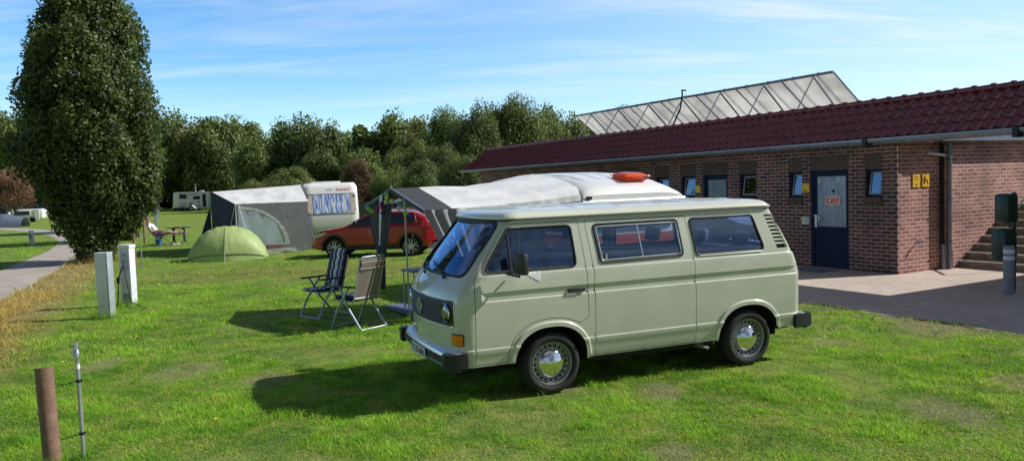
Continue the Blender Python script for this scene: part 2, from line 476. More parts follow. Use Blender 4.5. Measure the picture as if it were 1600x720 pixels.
PATH_O = Vector((-10.9, 16.2, 0)); PATH_T = Vector((-.39, .921, 0)); PATH_N = Vector((-.921, -.39, 0))
def vnoise(x, y, seed=0):
    """cheap smooth value noise, numpy arrays"""
    def h(i, j): 
        n = np.sin(i * 127.1 + j * 311.7 + seed * 74.7) * 43758.5453; return n - np.floor(n)
    xi, yi = np.floor(x), np.floor(y); fx, fy = x - xi, y - yi
    fx = fx * fx * (3 - 2 * fx); fy = fy * fy * (3 - 2 * fy)
    return (h(xi, yi) * (1 - fx) + h(xi + 1, yi) * fx) * (1 - fy) + (h(xi, yi + 1) * (1 - fx) + h(xi + 1, yi + 1) * fx) * fy
def fb(x, y, seed=0): return (vnoise(x, y, seed) + .5 * vnoise(x * 2.1, y * 2.1, seed + 1) + .25 * vnoise(x * 4.3, y * 4.3, seed + 2)) / 1.75

# concrete path, edges slightly ragged
mc = mat('path_concrete', (.40, .35, .31), .9, var=.12, vscale=1.2, bump=.4, bscale=60)
mb = MB(); n = 90
rows = []
for i in range(n + 1):
    t = -22 + i * 1.2
    bend = 0.0 if t < 16 else (t - 16) ** 2 * .006
    o_ = PATH_O + PATH_T * t + PATH_N * bend
    w = .05 * math.sin(i * 1.7) + .04 * math.sin(i * 3.1)
    a = o_ + PATH_N * (0 + w); b = o_ + PATH_N * (1.68 + .05 * math.sin(i * 2.3))
    rows.append((a, b))
mb.v = [(p.x, p.y, .006) for r in rows for p in r]; mb.f = [(2 * i, 2 * i + 1, 2 * i + 3, 2 * i + 2) for i in range(n)]; mb.mi = [0] * n
mb.build('path', mc, kind='structure', label='narrow pinkish concrete path at the left edge of the lawn')

# block paving in front of the brick building
m = bpy.data.materials.new('paving'); g = N(m)
co = g.n('ShaderNodeTexCoord').outputs['Object']
br = g.n('ShaderNodeTexBrick', dict(offset=.5), Vector=co, Color1=(.52, .43, .375), Color2=(.60, .51, .45), Mortar=(.40, .335, .285), Scale=1.0, Mortar_Size=.006, Brick_Width=.2, Row_Height=.1)
c = g.mix(.6, br.outputs[0], g.mix(g.noise(co, .9, 5), (.5, .5, .52), (1.4, 1.35, 1.3)), 'MULTIPLY')
p = g.n('ShaderNodeBsdfPrincipled', Base_Color=c, Roughness=.85)
g.set(p.inputs['Normal'], g.n('ShaderNodeBump', Strength=.4, Distance=.004, Height=g.math('MULTIPLY', br.outputs[1], -1.0)))
g.out(p); MATS['paving'] = m
mb = MB()
pts = []
for i in range(61):
    y = -9.5 + i * (32 / 60.); pts.append((-4.32 + .10 * math.sin(i * 1.9) + .07 * math.sin(i * 4.3), y))
pts = [(x, y) for x, y in pts]
poly = [(9, -9.5)] + pts + [(9, 22.5)]
mb.add([(x, y, .008) for x, y in poly], [tuple(range(len(poly)))])
ang_b = math.atan2(EE.y, EE.x)
pav = mb.build('pavement', MATS['paving'], kind='structure', label='reddish block paving in front of the brick building', loc=BC, rot=(0, 0, ang_b))

# ------------------------------------------------------------------ grass blades
def make_grass(name, n, y0, y1, hmin, hmax, wmin, wmax, seed, xm=.78):
    rng = np.random.default_rng(seed)
    # density uniform in the viewed wedge
    u = rng.random(n); Y = np.sqrt(y0 ** 2 + u * (y1 ** 2 - y0 ** 2)); X = (rng.random(n) * 2 - 1) * xm * (Y + 1.0)
    per = (8.02 - X) * .8785 + (16.03 - Y) * .4778
    dp = (X + 10.9) * .921 + (Y - 16.2) * .39
    tall = .5 * fb(X * 1.9, Y * 1.9, 5) + .5 * fb(X * 5.1 + Y, Y * 5.1, 6); fine = fb(X * 9, Y * 9 + X, 9)
    en = (fb(X * 1.6, Y * 1.6, 21) - .5) * 1.3
    keep = (per > 4.35 + en * .8) & ((dp > .02) | (dp < -1.72))
    keep &= ~((fine > .66) & (tall < .52) & (rng.random(n) < .75))
    # trodden, thin places
    for sx, sy, sr in SPOTS:
        dd = np.sqrt((X - sx) ** 2 + .5 * (Y - sy) ** 2) + (fine - .5) * sr * 1.6; keep &= ~((dd < sr * .9) & (rng.random(n) < .85))
    thin = fb(X * .9 + 3, Y * .9, 31); keep &= ~((thin > .60) & (rng.random(n) < np.clip((thin - .60) * 12, 0, .85)))
    X, Y, dp, tall, fine = X[keep], Y[keep], dp[keep], tall[keep], fine[keep]; n = len(X)
    dry = np.clip((1.5 - dp) / 1.0, 0, 1) * (dp > 0) * (Y < 30)
    H = (hmin + (hmax - hmin) * rng.random(n) ** 1.6) * (.55 + 1.2 * np.clip((tall - .46) * 4, 0, 1.3) + .8 * np.clip((fine - .60) * 5, 0, 1)) * (1 + 2.0 * dry)
    Wd = (wmin + (wmax - wmin) * rng.random(n))
    a = rng.random(n) * 2 * pi; ca, sa = np.cos(a), np.sin(a)
    lean = rng.random(n) * 1.5 + .25; la = a + pi / 2 + rng.normal(0, .7, n)
    lx, ly = np.cos(la) * lean * H, np.sin(la) * lean * H
    V = np.zeros((n, 5, 3), np.float32)
    V[:, 0] = np.stack([X - ca * Wd, Y - sa * Wd, np.zeros(n)], 1); V[:, 1] = np.stack([X + ca * Wd, Y + sa * Wd, np.zeros(n)], 1)
    V[:, 2] = np.stack([X - ca * Wd * .75 + lx * .35, Y - sa * Wd * .75 + ly * .35, H * .58], 1)
    V[:, 3] = np.stack([X + ca * Wd * .75 + lx * .35, Y + sa * Wd * .75 + ly * .35, H * .58], 1)
    V[:, 4] = np.stack([X + lx, Y + ly, H * .92], 1)
    me = bpy.data.meshes.new(name)
    me.vertices.add(n * 5); me.vertices.foreach_set('co', V.reshape(-1))
    base = (np.arange(n) * 5)[:, None]
    loops = (base + np.array([[0, 1, 3, 2, 2, 3, 4]])).reshape(-1)
    me.loops.add(n * 7); me.loops.foreach_set('vertex_index', loops.astype(np.int32))
    me.polygons.add(n * 2)
    st = np.stack([np.arange(n) * 7, np.arange(n) * 7 + 4], 1).reshape(-1); tot = np.tile([4, 3], n)
    me.polygons.foreach_set('loop_start', st.astype(np.int32)); me.polygons.foreach_set('loop_total', tot.astype(np.int32))
    me.update(calc_edges=True)
    at_ = me.attributes.new('tone', 'FLOAT', 'POINT')
    tn = np.clip(rng.normal(.45, .2, n) + (tall - .5) * .9, 0, .88); tn[rng.random(n) < .06] = 1.0
    T = np.repeat(tn[:, None], 5, 1); T[:, 0:2] *= .35; T[:, 2:4] *= .9  # blade feet darkened in colour for the shade low in the grass
    at_.data.foreach_set('value', T.reshape(-1).astype(np.float32))
    return me
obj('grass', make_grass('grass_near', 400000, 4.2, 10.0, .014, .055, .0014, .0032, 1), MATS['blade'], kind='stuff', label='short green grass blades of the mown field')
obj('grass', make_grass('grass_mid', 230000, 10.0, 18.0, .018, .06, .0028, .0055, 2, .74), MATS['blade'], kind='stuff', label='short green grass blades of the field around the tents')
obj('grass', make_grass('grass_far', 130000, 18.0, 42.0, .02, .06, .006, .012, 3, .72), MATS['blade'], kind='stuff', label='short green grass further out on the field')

def tufts(spots, seed):
    """longer, unmown grass round the feet of posts and cabinets"""
    rng = np.random.default_rng(seed); V = []; Fc = []; T = []
    for x, y, r, n, h in spots:
        for _ in range(n):
            a = rng.random() * 2 * pi; q = r * (.75 + .5 * rng.random()); px, py = x + cos(a) * q, y + sin(a) * q; H = h * (.4 + .8 * rng.random()); b = rng.random() * 6.28; w = .003
            la = rng.random() * 6.28; L = H * (.15 + .5 * rng.random()); i = len(V)
            V += [(px - cos(b) * w, py - sin(b) * w, 0), (px + cos(b) * w, py + sin(b) * w, 0), (px + cos(la) * L, py + sin(la) * L, H)]; Fc.append((i, i + 1, i + 2)); T += [.2, .2, .35 + .6 * rng.random()]  # tuft feet get the same painted shade
    me = bpy.data.meshes.new('tufts'); me.from_pydata(V, [], Fc); a_ = me.attributes.new('tone', 'FLOAT', 'POINT'); a_.data.foreach_set('value', np.array(T, np.float32)); return me
obj('grass', tufts([(-7.36, 13.85, .19, 500, .16), (-7.68, 15.3, .20, 450, .16), (-3.80, 6.17, .09, 160, .12), (-3.62, 6.30, .05, 80, .10), (-14.2, 26.3, .7, 900, .30), (8.39, 13.0, .10, 20, .03)], 4), MATS['blade'], kind='stuff', label='longer unmown grass round posts and cabinets')
# ------------------------------------------------------------------ the light green camper van
VO = Vector((-.70798, 7.29875, 0)); VA = Vector((.9266, .37604, 0)); VB = Vector((-.37604, .9266, 0)); WY = .9225
van_rz = atan2(VA.y, VA.x)
paint = mat('van_paint', (.59, .602, .505), .26, var=.05, vscale=1.5, coat=.6, dirt=.30, rvar=.06)
roofpaint = mat('van_roof_paint', (.64, .655, .56), .3, var=.03, vscale=2, coat=.5)
rubber = mat('black_rubber', (.012, .012, .013), .6, var=.1)
plast = mat('black_plastic', (.02, .021, .024), .42, var=.1)
chrome = mat('chrome', (.82, .83, .85), .07, 1.0, var=0)
alu = mat('bright_trim', (.78, .79, .80), .22, .9, var=.02)
darkin = mat('van_interior', (.20, .21, .25), .8, var=.15)
seatm = mat('van_seat_cloth', (.24, .25, .31), .9, var=.2)
under = mat('underbody', (.015, .014, .013), .9)
glass = glass_mat('van_glass', (.66, .75, .95), .12, gc=(.62, .78, 1))

def lerp_tab(tab, x):
    return float(np.interp(x, [t[0] for t in tab], [t[1] for t in tab]))
def pchip(tab):
    xs = np.array([t[0] for t in tab]); ys = np.array([t[1] for t in tab]); h = np.diff(xs); d = np.diff(ys) / h
    m_ = np.zeros(len(xs)); m_[0] = d[0]; m_[-1] = d[-1]
    for i in range(1, len(xs) - 1):
        m_[i] = 0 if d[i - 1] * d[i] <= 0 else 2 * d[i - 1] * d[i] / (d[i - 1] + d[i])
    def f(x):
        x = min(max(x, xs[0]), xs[-1]); i = min(max(int(np.searchsorted(xs, x)) - 1, 0), len(xs) - 2)
        t = (x - xs[i]) / h[i]
        return float((2 * t ** 3 - 3 * t * t + 1) * ys[i] + (t ** 3 - 2 * t * t + t) * h[i] * m_[i] + (-2 * t ** 3 + 3 * t * t) * ys[i + 1] + (t ** 3 - t * t) * h[i] * m_[i + 1])
    return f
vW = pchip([(.28, .855), (.38, .885), (.55, .908), (.8, .920), (1.0, .9225), (1.2, .914), (1.30, .902), (1.79, .797), (1.84, .787)])
vS1 = pchip([(.28, .345), (.5, .33), (.98, .335), (1.08, .355), (1.22, .45), (1.76, .84), (1.84, .89)])
vS2 = pchip([(.28, 4.24), (.6, 4.29), (1.0, 4.29), (1.12, 4.265), (1.74, 4.00), (1.84, 3.95)])
vRF = pchip([(.28, .155), (1.0, .16), (1.22, .15), (1.84, .13)])
TA, TB = radians(74), radians(84); VRR = .11
ARCH = [(1.165, .33), (3.625, .33)]
def arch_poly(cx, grow=0.0, n=28):
    out = []
    hw, hh = .405 + grow, .385 + grow
    for i in range(n + 1):
        a = pi * i / n; c, s = cos(a), sin(a); k = 2 / 2.35
        out.append((cx - hw * math.copysign(abs(c) ** k, c), .32 + hh * s ** k))
    return out
def smooth(x, a, b):
    t = min(max((x - a) / (b - a), 0), 1); return t * t * (3 - 2 * t)
def vdisp(u, z):
    d = 0.0
    # waist groove
    if .98 < z < 1.12:
        k = smooth(u, .40, .47) * (1 - smooth(u, 4.34, 4.40))
        g_ = smooth(z, 1.004, 1.018) * (1 - smooth(z, 1.092, 1.099))
        d -= .017 * g_ * k
    # lower crease
    d += .011 * (1 - smooth(z, .541, .551)) * smooth(z, .46, .53)
    # belt step below the windows
    d -= .013 * smooth(z, 1.255, 1.270) * smooth(u, .40, .46)
    # raised lips round the wheel arches
    if z < .82:
        for cx, cz in ARCH:
            dx = abs(u - cx) ** 2.35; dz = max(z - .32, 0)
            if abs(u - cx) < .52:
                r = ((abs(u - cx) / .405) ** 2.35 + (dz / .385) ** 2.35) ** (1 / 2.35)
                e = (r - 1) * .39
                d += .020 * (1 - smooth(e, .038, .058))
    return d
def vplan(u, z):
    """plan outline at height z: returns s, Y (distance from centre line), outward normal angle pieces"""
    W_ = vW(z); s1 = vS1(z); s2 = vS2(z)
    if u < s1:
        r = vRF(z); La = r * TA; l = s1 - u
        if l <= La:
            th = l / r; return s1 - r * sin(th), W_ - r * (1 - cos(th)), th
        y1 = W_ - r * (1 - cos(TA)); Rb = y1 / cos(TA); th = TA + (l - La) / Rb
        return s1 - r * sin(TA) - Rb * (sin(th) - sin(TA)) * -1 * -1 if False else (s1 - r * sin(TA) - Rb * (-(cos(th) - cos(TA)) * 0 + (sin(th) - sin(TA))) * 0 - Rb * (math.sin(TA) * 0) - _ds(Rb, TA, th), y1 - _dy(Rb, TA, th), th)
    if u > s2:
        r = VRR; La = r * TB; l = u - s2
        if l <= La:
            th = l / r; return s2 + r * sin(th), W_ - r * (1 - cos(th)), -th
        y1 = W_ - r * (1 - cos(TB)); Rb = y1 / cos(TB); th = TB + (l - La) / Rb
        return s2 + r * sin(TB) + _ds(Rb, TB, th), y1 - _dy(Rb, TB, th), -th
    return u, W_, 0.0
def _ds(R, a, b): return R * (sin(b) - sin(a))      # travel along the length
def _dy(R, a, b): return R * (cos(a) - cos(b))      # travel towards the centre line
def vplan(u, z):
    W_ = vW(z); s1 = vS1(z); s2 = vS2(z)
    if u < s1: r, T, l, sg, s0 = vRF(z), TA, s1 - u, -1, s1
    elif u > s2: r, T, l, sg, s0 = VRR, TB, u - s2, 1, s2
    else: return u, W_, 0.0
    La = r * T
    if l <= La:
        th = l / r; return s0 + sg * r * sin(th), W_ - r * (1 - cos(th)), -sg * th
    y1 = W_ - r * (1 - cos(T)); Rb = y1 / cos(T); th = T + (l - La) / Rb
    return s0 + sg * (r * sin(T) + _ds(Rb, T, th)), y1 - _dy(Rb, T, th), -sg * th
def ufront(z):
    r = vRF(z); y1 = vW(z) - r * (1 - cos(TA)); return vS1(z) - r * TA - y1 / cos(TA) * (pi / 2 - TA)
def urear(z):
    y1 = vW(z) - VRR * (1 - cos(TB)); return vS2(z) + VRR * TB + y1 / cos(TB) * (pi / 2 - TB)
def u_of_y(Y, z):
    """front: unwrapped u of the point Y off the centre line"""
    r = vRF(z); y1 = vW(z) - r * (1 - cos(TA)); Rb = y1 / cos(TA)
    if Y <= y1: th = math.acos(min(1, Y / Rb)) if Rb else 0; return vS1(z) - r * TA - Rb * (th - TA)
    th = math.acos(1 - (vW(z) - Y) / r); return vS1(z) - r * th
def u_of_yr(Y, z):
    y1 = vW(z) - VRR * (1 - cos(TB)); Rb = y1 / cos(TB); th = math.acos(min(1, Y / Rb)); return vS2(z) + VRR * TB + Rb * (th - TB)
def vpt(u, z, side=-1):
    s, Y, th = vplan(u, z); d = vdisp(u, z)
    s -= sin(th) * d; Y += cos(th) * d
    return Vector((s - 2.28, side * Y, z))
near_fn = lambda u, z: vpt(u, z, -1)
far_fn = lambda u, z: vpt(u, z, 1)
def vsurf(side):
    base = fsurf(lambda u, z: vpt(u, z, side), .0009)
    def s(u, z):
        p, n = base(u, z)
        # make it point outwards
        st, Y, th = vplan(u, z); out = Vector((-sin(th), side * cos(th), .12))
        return p, (n if n.dot(out) > 0 else -n)
    return s
VS = {-1: vsurf(-1), 1: vsurf(1)}

van = empty('camper_van', VO + VA * 2.28 + VB * WY, van_rz, 'pale sage green box-shaped camper van parked on the grass, side windows and chrome hubcaps showing', 'van')

ZR = [.30, .36, .42, .48, .53, .536, .541, .544, .5465, .549, .551, .556, .62, .68, .74, .82, .9, .96, 1.0, 1.004, 1.008, 1.011, 1.014, 1.018, 1.022, 1.05, 1.088, 1.092, 1.094, 1.0955, 1.097, 1.099, 1.103, 1.13, 1.17, 1.21, 1.25, 1.255, 1.259, 1.2625, 1.266, 1.27, 1.275, 1.29, 1.35, 1.45, 1.55, 1.65, 1.72, 1.77, 1.80]
UR = [-.65 + .05 * i for i in range(15)] + [.12, .15, .18, .21, .24, .27, .3, .33, .36, .4, .44, .48, .52] + [.6 + .1 * i for i in range(36)] + [4.2, 4.24, 4.28, 4.32, 4.36, 4.4, 4.44, 4.48, 4.55, 4.65, 4.75, 4.85, 4.95, 5.05, 5.15, 5.25]
for cx, _ in ARCH: UR += [cx + k * .04 for k in range(-12, 13)]
UR = sorted(set(round(u, 3) for u in UR))
TOP = 1.80
# window outlines on the side (s, z)
DW = rpoly([(.445, 1.286), (.752, 1.712), (1.465, 1.714), (1.482, 1.287)], [.05, .05, .06, .06])
MW = rpoly([(1.757, 1.300), (1.712, 1.706), (2.762, 1.708), (2.79, 1.310)], .05)
RW = rpoly([(2.947, 1.303), (2.912, 1.712), (3.775, 1.712), (3.89, 1.305)], .055)
VT = [(4.065, 1.315), (3.945, 1.703), (4.075, 1.708), (4.225, 1.318)]
def ws_poly():
    """half windscreen outline in (u, z), from centre out to the pillar"""
    out = []
    zb, zt = 1.235, 1.768
    yb, yt = .745, .68
    pts = [(0, zb), (yb, zb + .01), (yt, zt), (0, zt)]
    rr = rpoly(pts, [0, .09, .09, 0], 6)
    for y, z in densify(rr, .06): out.append((y, z))
    return [(u_of_y(max(y, 0), z) if y > 1e-4 else ufront(z), z) for y, z in out]
WS = ws_poly()
def half(zs, f): return [(f(z), z) for z in zs]
zz_ = [.36, .45, .54, .548, .6, .7, .8, .9, 1.0, 1.05, 1.1, 1.15, 1.2, 1.25, 1.3, 1.4, 1.5, 1.6, 1.7, 1.75, TOP]
BOT = .335
def zbot(u):
    if u < .76: return .375
    if u > 4.03: return .40
    return .315
GAP = .007
DOOR = [(.352, .378), (.755, .378)] + [p for p in arch_poly(ARCH[0][0], .012) if p[1] > .378 and p[0] < 1.55] + [(1.56, .62), (1.583, .75), (1.578, 1.2), (1.545, 1.757), (.715, 1.757), (.395, 1.255), (.352, 1.19)]
# door lower rear corner follows the arch: keep it simple, cut where the arch meets the shut line
ap = arch_poly(ARCH[0][0], .078)
DOOR = [(.345, .385), (.70, .385)] + [p for p in ap if p[0] > .69 and p[1] > .385 and p[0] < 1.42] + [(1.50, .705), (1.595, .765), (1.592, 1.2), (1.552, 1.757), (.722, 1.757), (.352, 1.235)]
SLIDE = [(1.665, .345), (2.925, .345), (2.915, 1.25), (2.868, 1.745), (1.622, 1.745), (1.668, 1.25)]
nose_zs = zz_
def side_shell(side):
    outer = [(ufront(z), z) for z in reversed(zz_)]
    outer += [(.35, .372), (.74, .372)] + arch_poly(ARCH[0][0]) + [(1.6, BOT), (3.18, BOT)] + arch_poly(ARCH[1][0]) + [(4.06, .395), (4.3, .395)]
    outer += [(urear(z), z) for z in zz_] + [(u, TOP) for u in np.linspace(4.3, .6, 30)]
    # the arches start at z .32: clip to above the sill
    o2 = []
    for p in outer:
        if o2 and (Vector(p) - Vector(o2[-1])).length < 1e-4: continue
        o2.append(p)
    holes = [WS_SIDE(side), DW if True else None, MW, RW]
    return o2, holes
def WS_SIDE(side):
    return WS
# nose (fixed body), with the door and the sliding door cut out
def body_sheet(side):
    outer = [(ufront(z), z) for z in reversed(zz_)]
    # notch the windscreen out of the front boundary
    wsb = [p for p in WS]
    z0, z1 = WS[0][1], WS[-1][1] if False else max(p[1] for p in WS)
    front = [(ufront(z), z) for z in reversed(zz_) if z > z1 + .003]
    # WS is ordered centre-bottom -> outer bottom -> outer top -> centre-top ; walk it reversed
    wl = [p for p in WS if True]
    # drop the pure centre-line points between top and bottom centre
    wl2 = [p for p in wl if abs(p[0] - ufront(p[1])) > 1e-3 or p is wl[0]]
    topc = (ufront(z1), z1); botc = (ufront(z0), z0)
    front += [topc] + [p for p in reversed(wl2) if p not in (topc, botc)] + [botc]
    front += [(ufront(z), z) for z in reversed(zz_) if z < z0 - .003]
    outer = front + [(.0, .36), (.2, .372), (.345, .372), (.76, .372)] + [p for p in arch_poly(ARCH[0][0]) if p[1] > .375 or p[0] > 1.3] + [(1.6, BOT), (3.2, BOT)] + [p for p in arch_poly(ARCH[1][0]) if p[0] < 3.5 or p[1] > .40] + [(4.06, .395), (4.3, .395)]
    rw_ = [(u_of_yr(y, z) if y > 1e-3 else urear(z), z) for y, z in densify(rpoly([(0, 1.29), (.64, 1.29), (.58, 1.70), (0, 1.70)], [0, .07, .07, 0], 5), .06)]
    rw_ = [p for p in rw_ if abs(p[0] - urear(p[1])) > 1e-3]
    outer += [(urear(z), z) for z in zz_ if .395 <= z < 1.285] + [(urear(1.29), 1.29)] + rw_ + [(urear(1.70), 1.70)] + [(urear(z), z) for z in zz_ if z > 1.71] + [(u, TOP) for u in np.linspace(4.3, .7, 37)]
    o2 = []
    for p in outer:
        if o2 and (Vector(p) - Vector(o2[-1])).length < 2e-3: continue
        o2.append(tuple(p))
    return o2
BODY = body_sheet(-1)
REARW = [(u_of_yr(y, z), z) for y, z in rpoly([(.30 if False else .001, 1.29), (.62, 1.29), (.56, 1.70), (.001, 1.70)], [0, .06, .06, 0])]
LIPS = [[p for p in arch_poly(cx, g_, 44) if p[1] > .40 and 0.4 < p[0]] for cx, _ in ARCH for g_ in (.022, .037, .044, .052, .059, .068)]
def zlines(u0, u1, side=None): return [[(u, z) for u in np.linspace(u0, u1, max(2, int((u1 - u0) / .1)))] for z in (.537, .541, .546, .551, .555, 1.000, 1.004, 1.011, 1.018, 1.022, 1.088, 1.092, 1.0955, 1.099, 1.103, 1.251, 1.255, 1.2625, 1.270, 1.274)]
def crease(u0, u1, z): return [(u, z) for u in np.arange(u0, u1, .06)]
for side in (-1, 1):
    holes = [DOOR, RW, VT] + ([SLIDE] if side == -1 or True else [])
    me = sheet(BODY, holes, VS[side], UR, ZR, 'body', lip=.03, step=.05, extra=LIPS + zlines(.36, 4.5))
    if side == -1: meN = me
    else: meF = me
# merge near and far halves into one body mesh
def join_meshes(ms, mis=None):
    """concatenate meshes keeping custom normals"""
    v = []; f = []; nn = []; mi = []
    for k, me in enumerate(ms):
        b = len(v); v += [tuple(x.co) for x in me.vertices]; cn = [tuple(c.vector) for c in me.corner_normals]
        for p in me.polygons:
            f.append(tuple(b + i for i in p.vertices)); nn += [cn[l] for l in p.loop_indices]; mi.append(mis[k] if mis else p.material_index)
    out = bpy.data.meshes.new('joined'); out.from_pydata(v, [], f); out.update()
    out.polygons.foreach_set('use_smooth', np.ones(len(f), dtype=bool)); out.polygons.foreach_set('material_index', mi)
    out.normals_split_custom_set(nn)
    return out

# roof: from the gutter outline up to a gently crowned top
def roof_fn(side):
    def fn(u, k):
        s, Y, th = vplan(u, 1.80)
        cs = min(max(s, 1.45), 3.45)
        t = k
        px = s + (cs - s) * t; py = Y * (1 - t)
        # distance inside the edge, in metres
        din = sqrt((px - s) ** 2 + (py - Y) ** 2)
        h = .052 * (1 - math.exp(-din / .05)) + .045 * (1 - math.exp(-din / .45))
        # pressed cross ribs
        if din > .10:
            e_ = smooth(din, .12, .17)
            for c in (1.10, 1.62, 2.14, 2.66, 3.18, 3.70):
                q = abs(px - c)
                if q < .05: h += .009 * (1 - smooth(q, .016, .032)) * e_
        return Vector((px - 2.28, side * py, 1.815 + h))
    return fn
ul = [ufront(1.8) + (urear(1.8) - ufront(1.8)) * i / 260 for i in range(261)]
ks = [0, .004, .01, .02, .035, .055, .08, .11, .14, .17, .21, .27, .35, .45, .55, .65, .75, .85, .93, 1.0]
mb = MB()
for side in (-1, 1):
    fn = roof_fn(side); b = len(mb.v)
    mb.v += [tuple(fn(u, k)) for u in ul for k in ks]; m_ = len(ks)
    fs = [(b + i * m_ + j, b + (i + 1) * m_ + j, b + (i + 1) * m_ + j + 1, b + i * m_ + j + 1) for i in range(len(ul) - 1) for j in range(m_ - 1)]
    mb.f += fs; mb.mi += [0] * len(fs)
me = mb.mesh('roof')
bm = bmesh.new(); bm.from_mesh(me); bmesh.ops.remove_doubles(bm, verts=bm.verts[:], dist=.0008); bmesh.ops.recalc_face_normals(bm, faces=bm.faces[:])
if sum(f.normal.z for f in bm.faces) < 0: bmesh.ops.reverse_faces(bm, faces=bm.faces[:])
bm.to_mesh(me); bm.free()

body = obj('body', join_meshes([meN, meF]), [paint, under], van)
roof = obj('roof', me, roofpaint, van, smooth=50)
# rain gutter rail round the roof edge
mb = MB()
loop = []
for side in (-1, 1):
    us_ = [ufront(1.8) + .02 + (urear(1.8) - ufront(1.8) - .04) * i / 150 for i in range(151)]
    pts = []
    for u in us_:
        s, Y, th = vplan(u, 1.80); pts.append((s - sin(th) * .012 - 2.28, side * (Y + cos(th) * .012), 1.806))
    loop += pts if side == -1 else pts[::-1]
mb.tube(loop, .011, 6, closed=True)
mb.build('rain_gutter', roofpaint, roof, 60)
mb = MB()
mb.tube([(x, y * 1.002, z - .017) for x, y, z in loop], .009, 5, closed=True)
mb.build('gutter_shade_line', rubber, roof, 60)  # dark line under the rail: gutter shade put in as a black tube

# front doors
for side in (-1, 1):
    dsh = offset_poly(DOOR, -GAP)
    d_ = obj('front_door', sheet(dsh, [DW], VS[side], UR, ZR, 'door', lip=.03, olip=.02, extra=zlines(.30, 1.7)), paint, van)
    # handle
    q, n_ = VS[side](1.46, 1.05); mb = MB()
    T_ = Vector((1, 0, 0)); m4 = frame(q + n_ * .002, T_, n_)
    mb.rbox(-.10, .10, 0, .012, -.018, .018, .006, mat=m4); mb.rbox(-.095, .06, .022, .036, -.010, .012, .005, mat=m4); mb.box(.055, .09, .008, .03, -.012, .012, mat=m4); mb.box(-.095, -.08, .008, .03, -.008, .008, mat=m4)
    mb.build('handle', plast, d_, 40)
    s_ = obj('sliding_door' if side == -1 else 'side_panel', sheet(offset_poly(SLIDE, -GAP), [MW], VS[side], UR, ZR, 'slide', lip=.03, olip=.02, extra=zlines(1.6, 3.0)), paint, van)

# window glass, seals and bright trims
def window(side, poly, parent, trim=False, name='side_window'):
    w_ = obj(name, sheet(offset_poly(poly, -.004), [], VS[side], [-.3 + .1 * i for i in range(60)], [1.3, 1.4, 1.5, 1.6, 1.7], 'glass', off=-.008), glass, parent)
    mb = MB()
    P = edge_tube(offset_poly(poly, -.006), VS[side], .01, .000); mb.tube(P, .013, 6, closed=True)
    mb.build('rubber_seal', rubber, w_, 60)
    if trim:
        mb = MB()
        if trim == 2: P = edge_tube(offset_poly(poly, -.028), VS[side], .01, .004); mb.tube(P, .009, 6, closed=True)
        if trim == 3: mb.tube([VS[side](u, 1.300)[0] + VS[side](u, 1.3)[1] * .004 for u in (2.99, 3.2, 3.4, 3.6, 3.84)], .008, 6)
        if trim == 2:
            a, _ = VS[side](2.245, 1.685); b, _ = VS[side](2.275, 1.335); mb.tube([a, b], .009, 6)
            a, _ = VS[side](1.83, 1.34); mb.box(a.x - .012, a.x + .012, a.y - .01, a.y + .004, a.z, a.z + .05)
        mb.build('bright_trim', alu, w_, 60)
    return w_
def child(n): return [c for c in van.children if c.name.split('.')[0] == n]
drs = child('front_door'); sls = child('sliding_door') + child('side_panel')
for side in (-1, 1):
    dr = drs[0 if side == -1 else 1]
    w_ = window(side, DW, dr, name='door_window')
    mb = MB(); a, _ = VS[side](.742, 1.705); b, _ = VS[side](.752, 1.295); mb.tube([a, b], .011, 6); mb.build('quarter_light_bar', rubber, dr, 60)
    for c in list(w_.children): c.parent = dr
    w_ = window(side, MW, sls[0 if side == -1 else 1], 2, 'side_window')
    for c in list(w_.children): c.parent = w_.parent
    w_ = window(side, RW, van, 3, 'side_window')

# engine air vent behind the rear side window
for side in (-1, 1):
    mb = MB()
    pl = offset_poly(VT, .001)
    mv = sheet(pl, [], VS[side], [4.0, 4.1, 4.2], [1.4, 1.5, 1.6], 'vent', off=-.035)
    v_ = obj('air_vent', mv, rubber, van)
    mb = MB()
    for i in range(1, 9):
        z = 1.318 + (1.705 - 1.318) * i / 9
        f_ = (z - 1.315) / (1.703 - 1.315)
        ua = 4.065 + (3.945 - 4.065) * f_ + .004; ub = 4.225 + (4.075 - 4.225) * f_ - .004
        for t0, t1 in ((ua, ub),):
            p0, n0 = VS[side](t0, z); p1, n1 = VS[side](t1, z)
            a0 = p0 - n0 * .004; a1 = p1 - n1 * .004; b0 = p0 - n0 * .03 + Vector((0, 0, .020)); b1 = p1 - n1 * .03 + Vector((0, 0, .020)); dz_ = Vector((0, 0, .009))
            mb.add([a0, a1, b1, b0, a0 + dz_, a1 + dz_, b1 + dz_, b0 + dz_], [(0, 1, 2, 3), (4, 5, 6, 7), (0, 1, 5, 4), (2, 3, 7, 6)])
    mb.build('louvre', paint, v_)

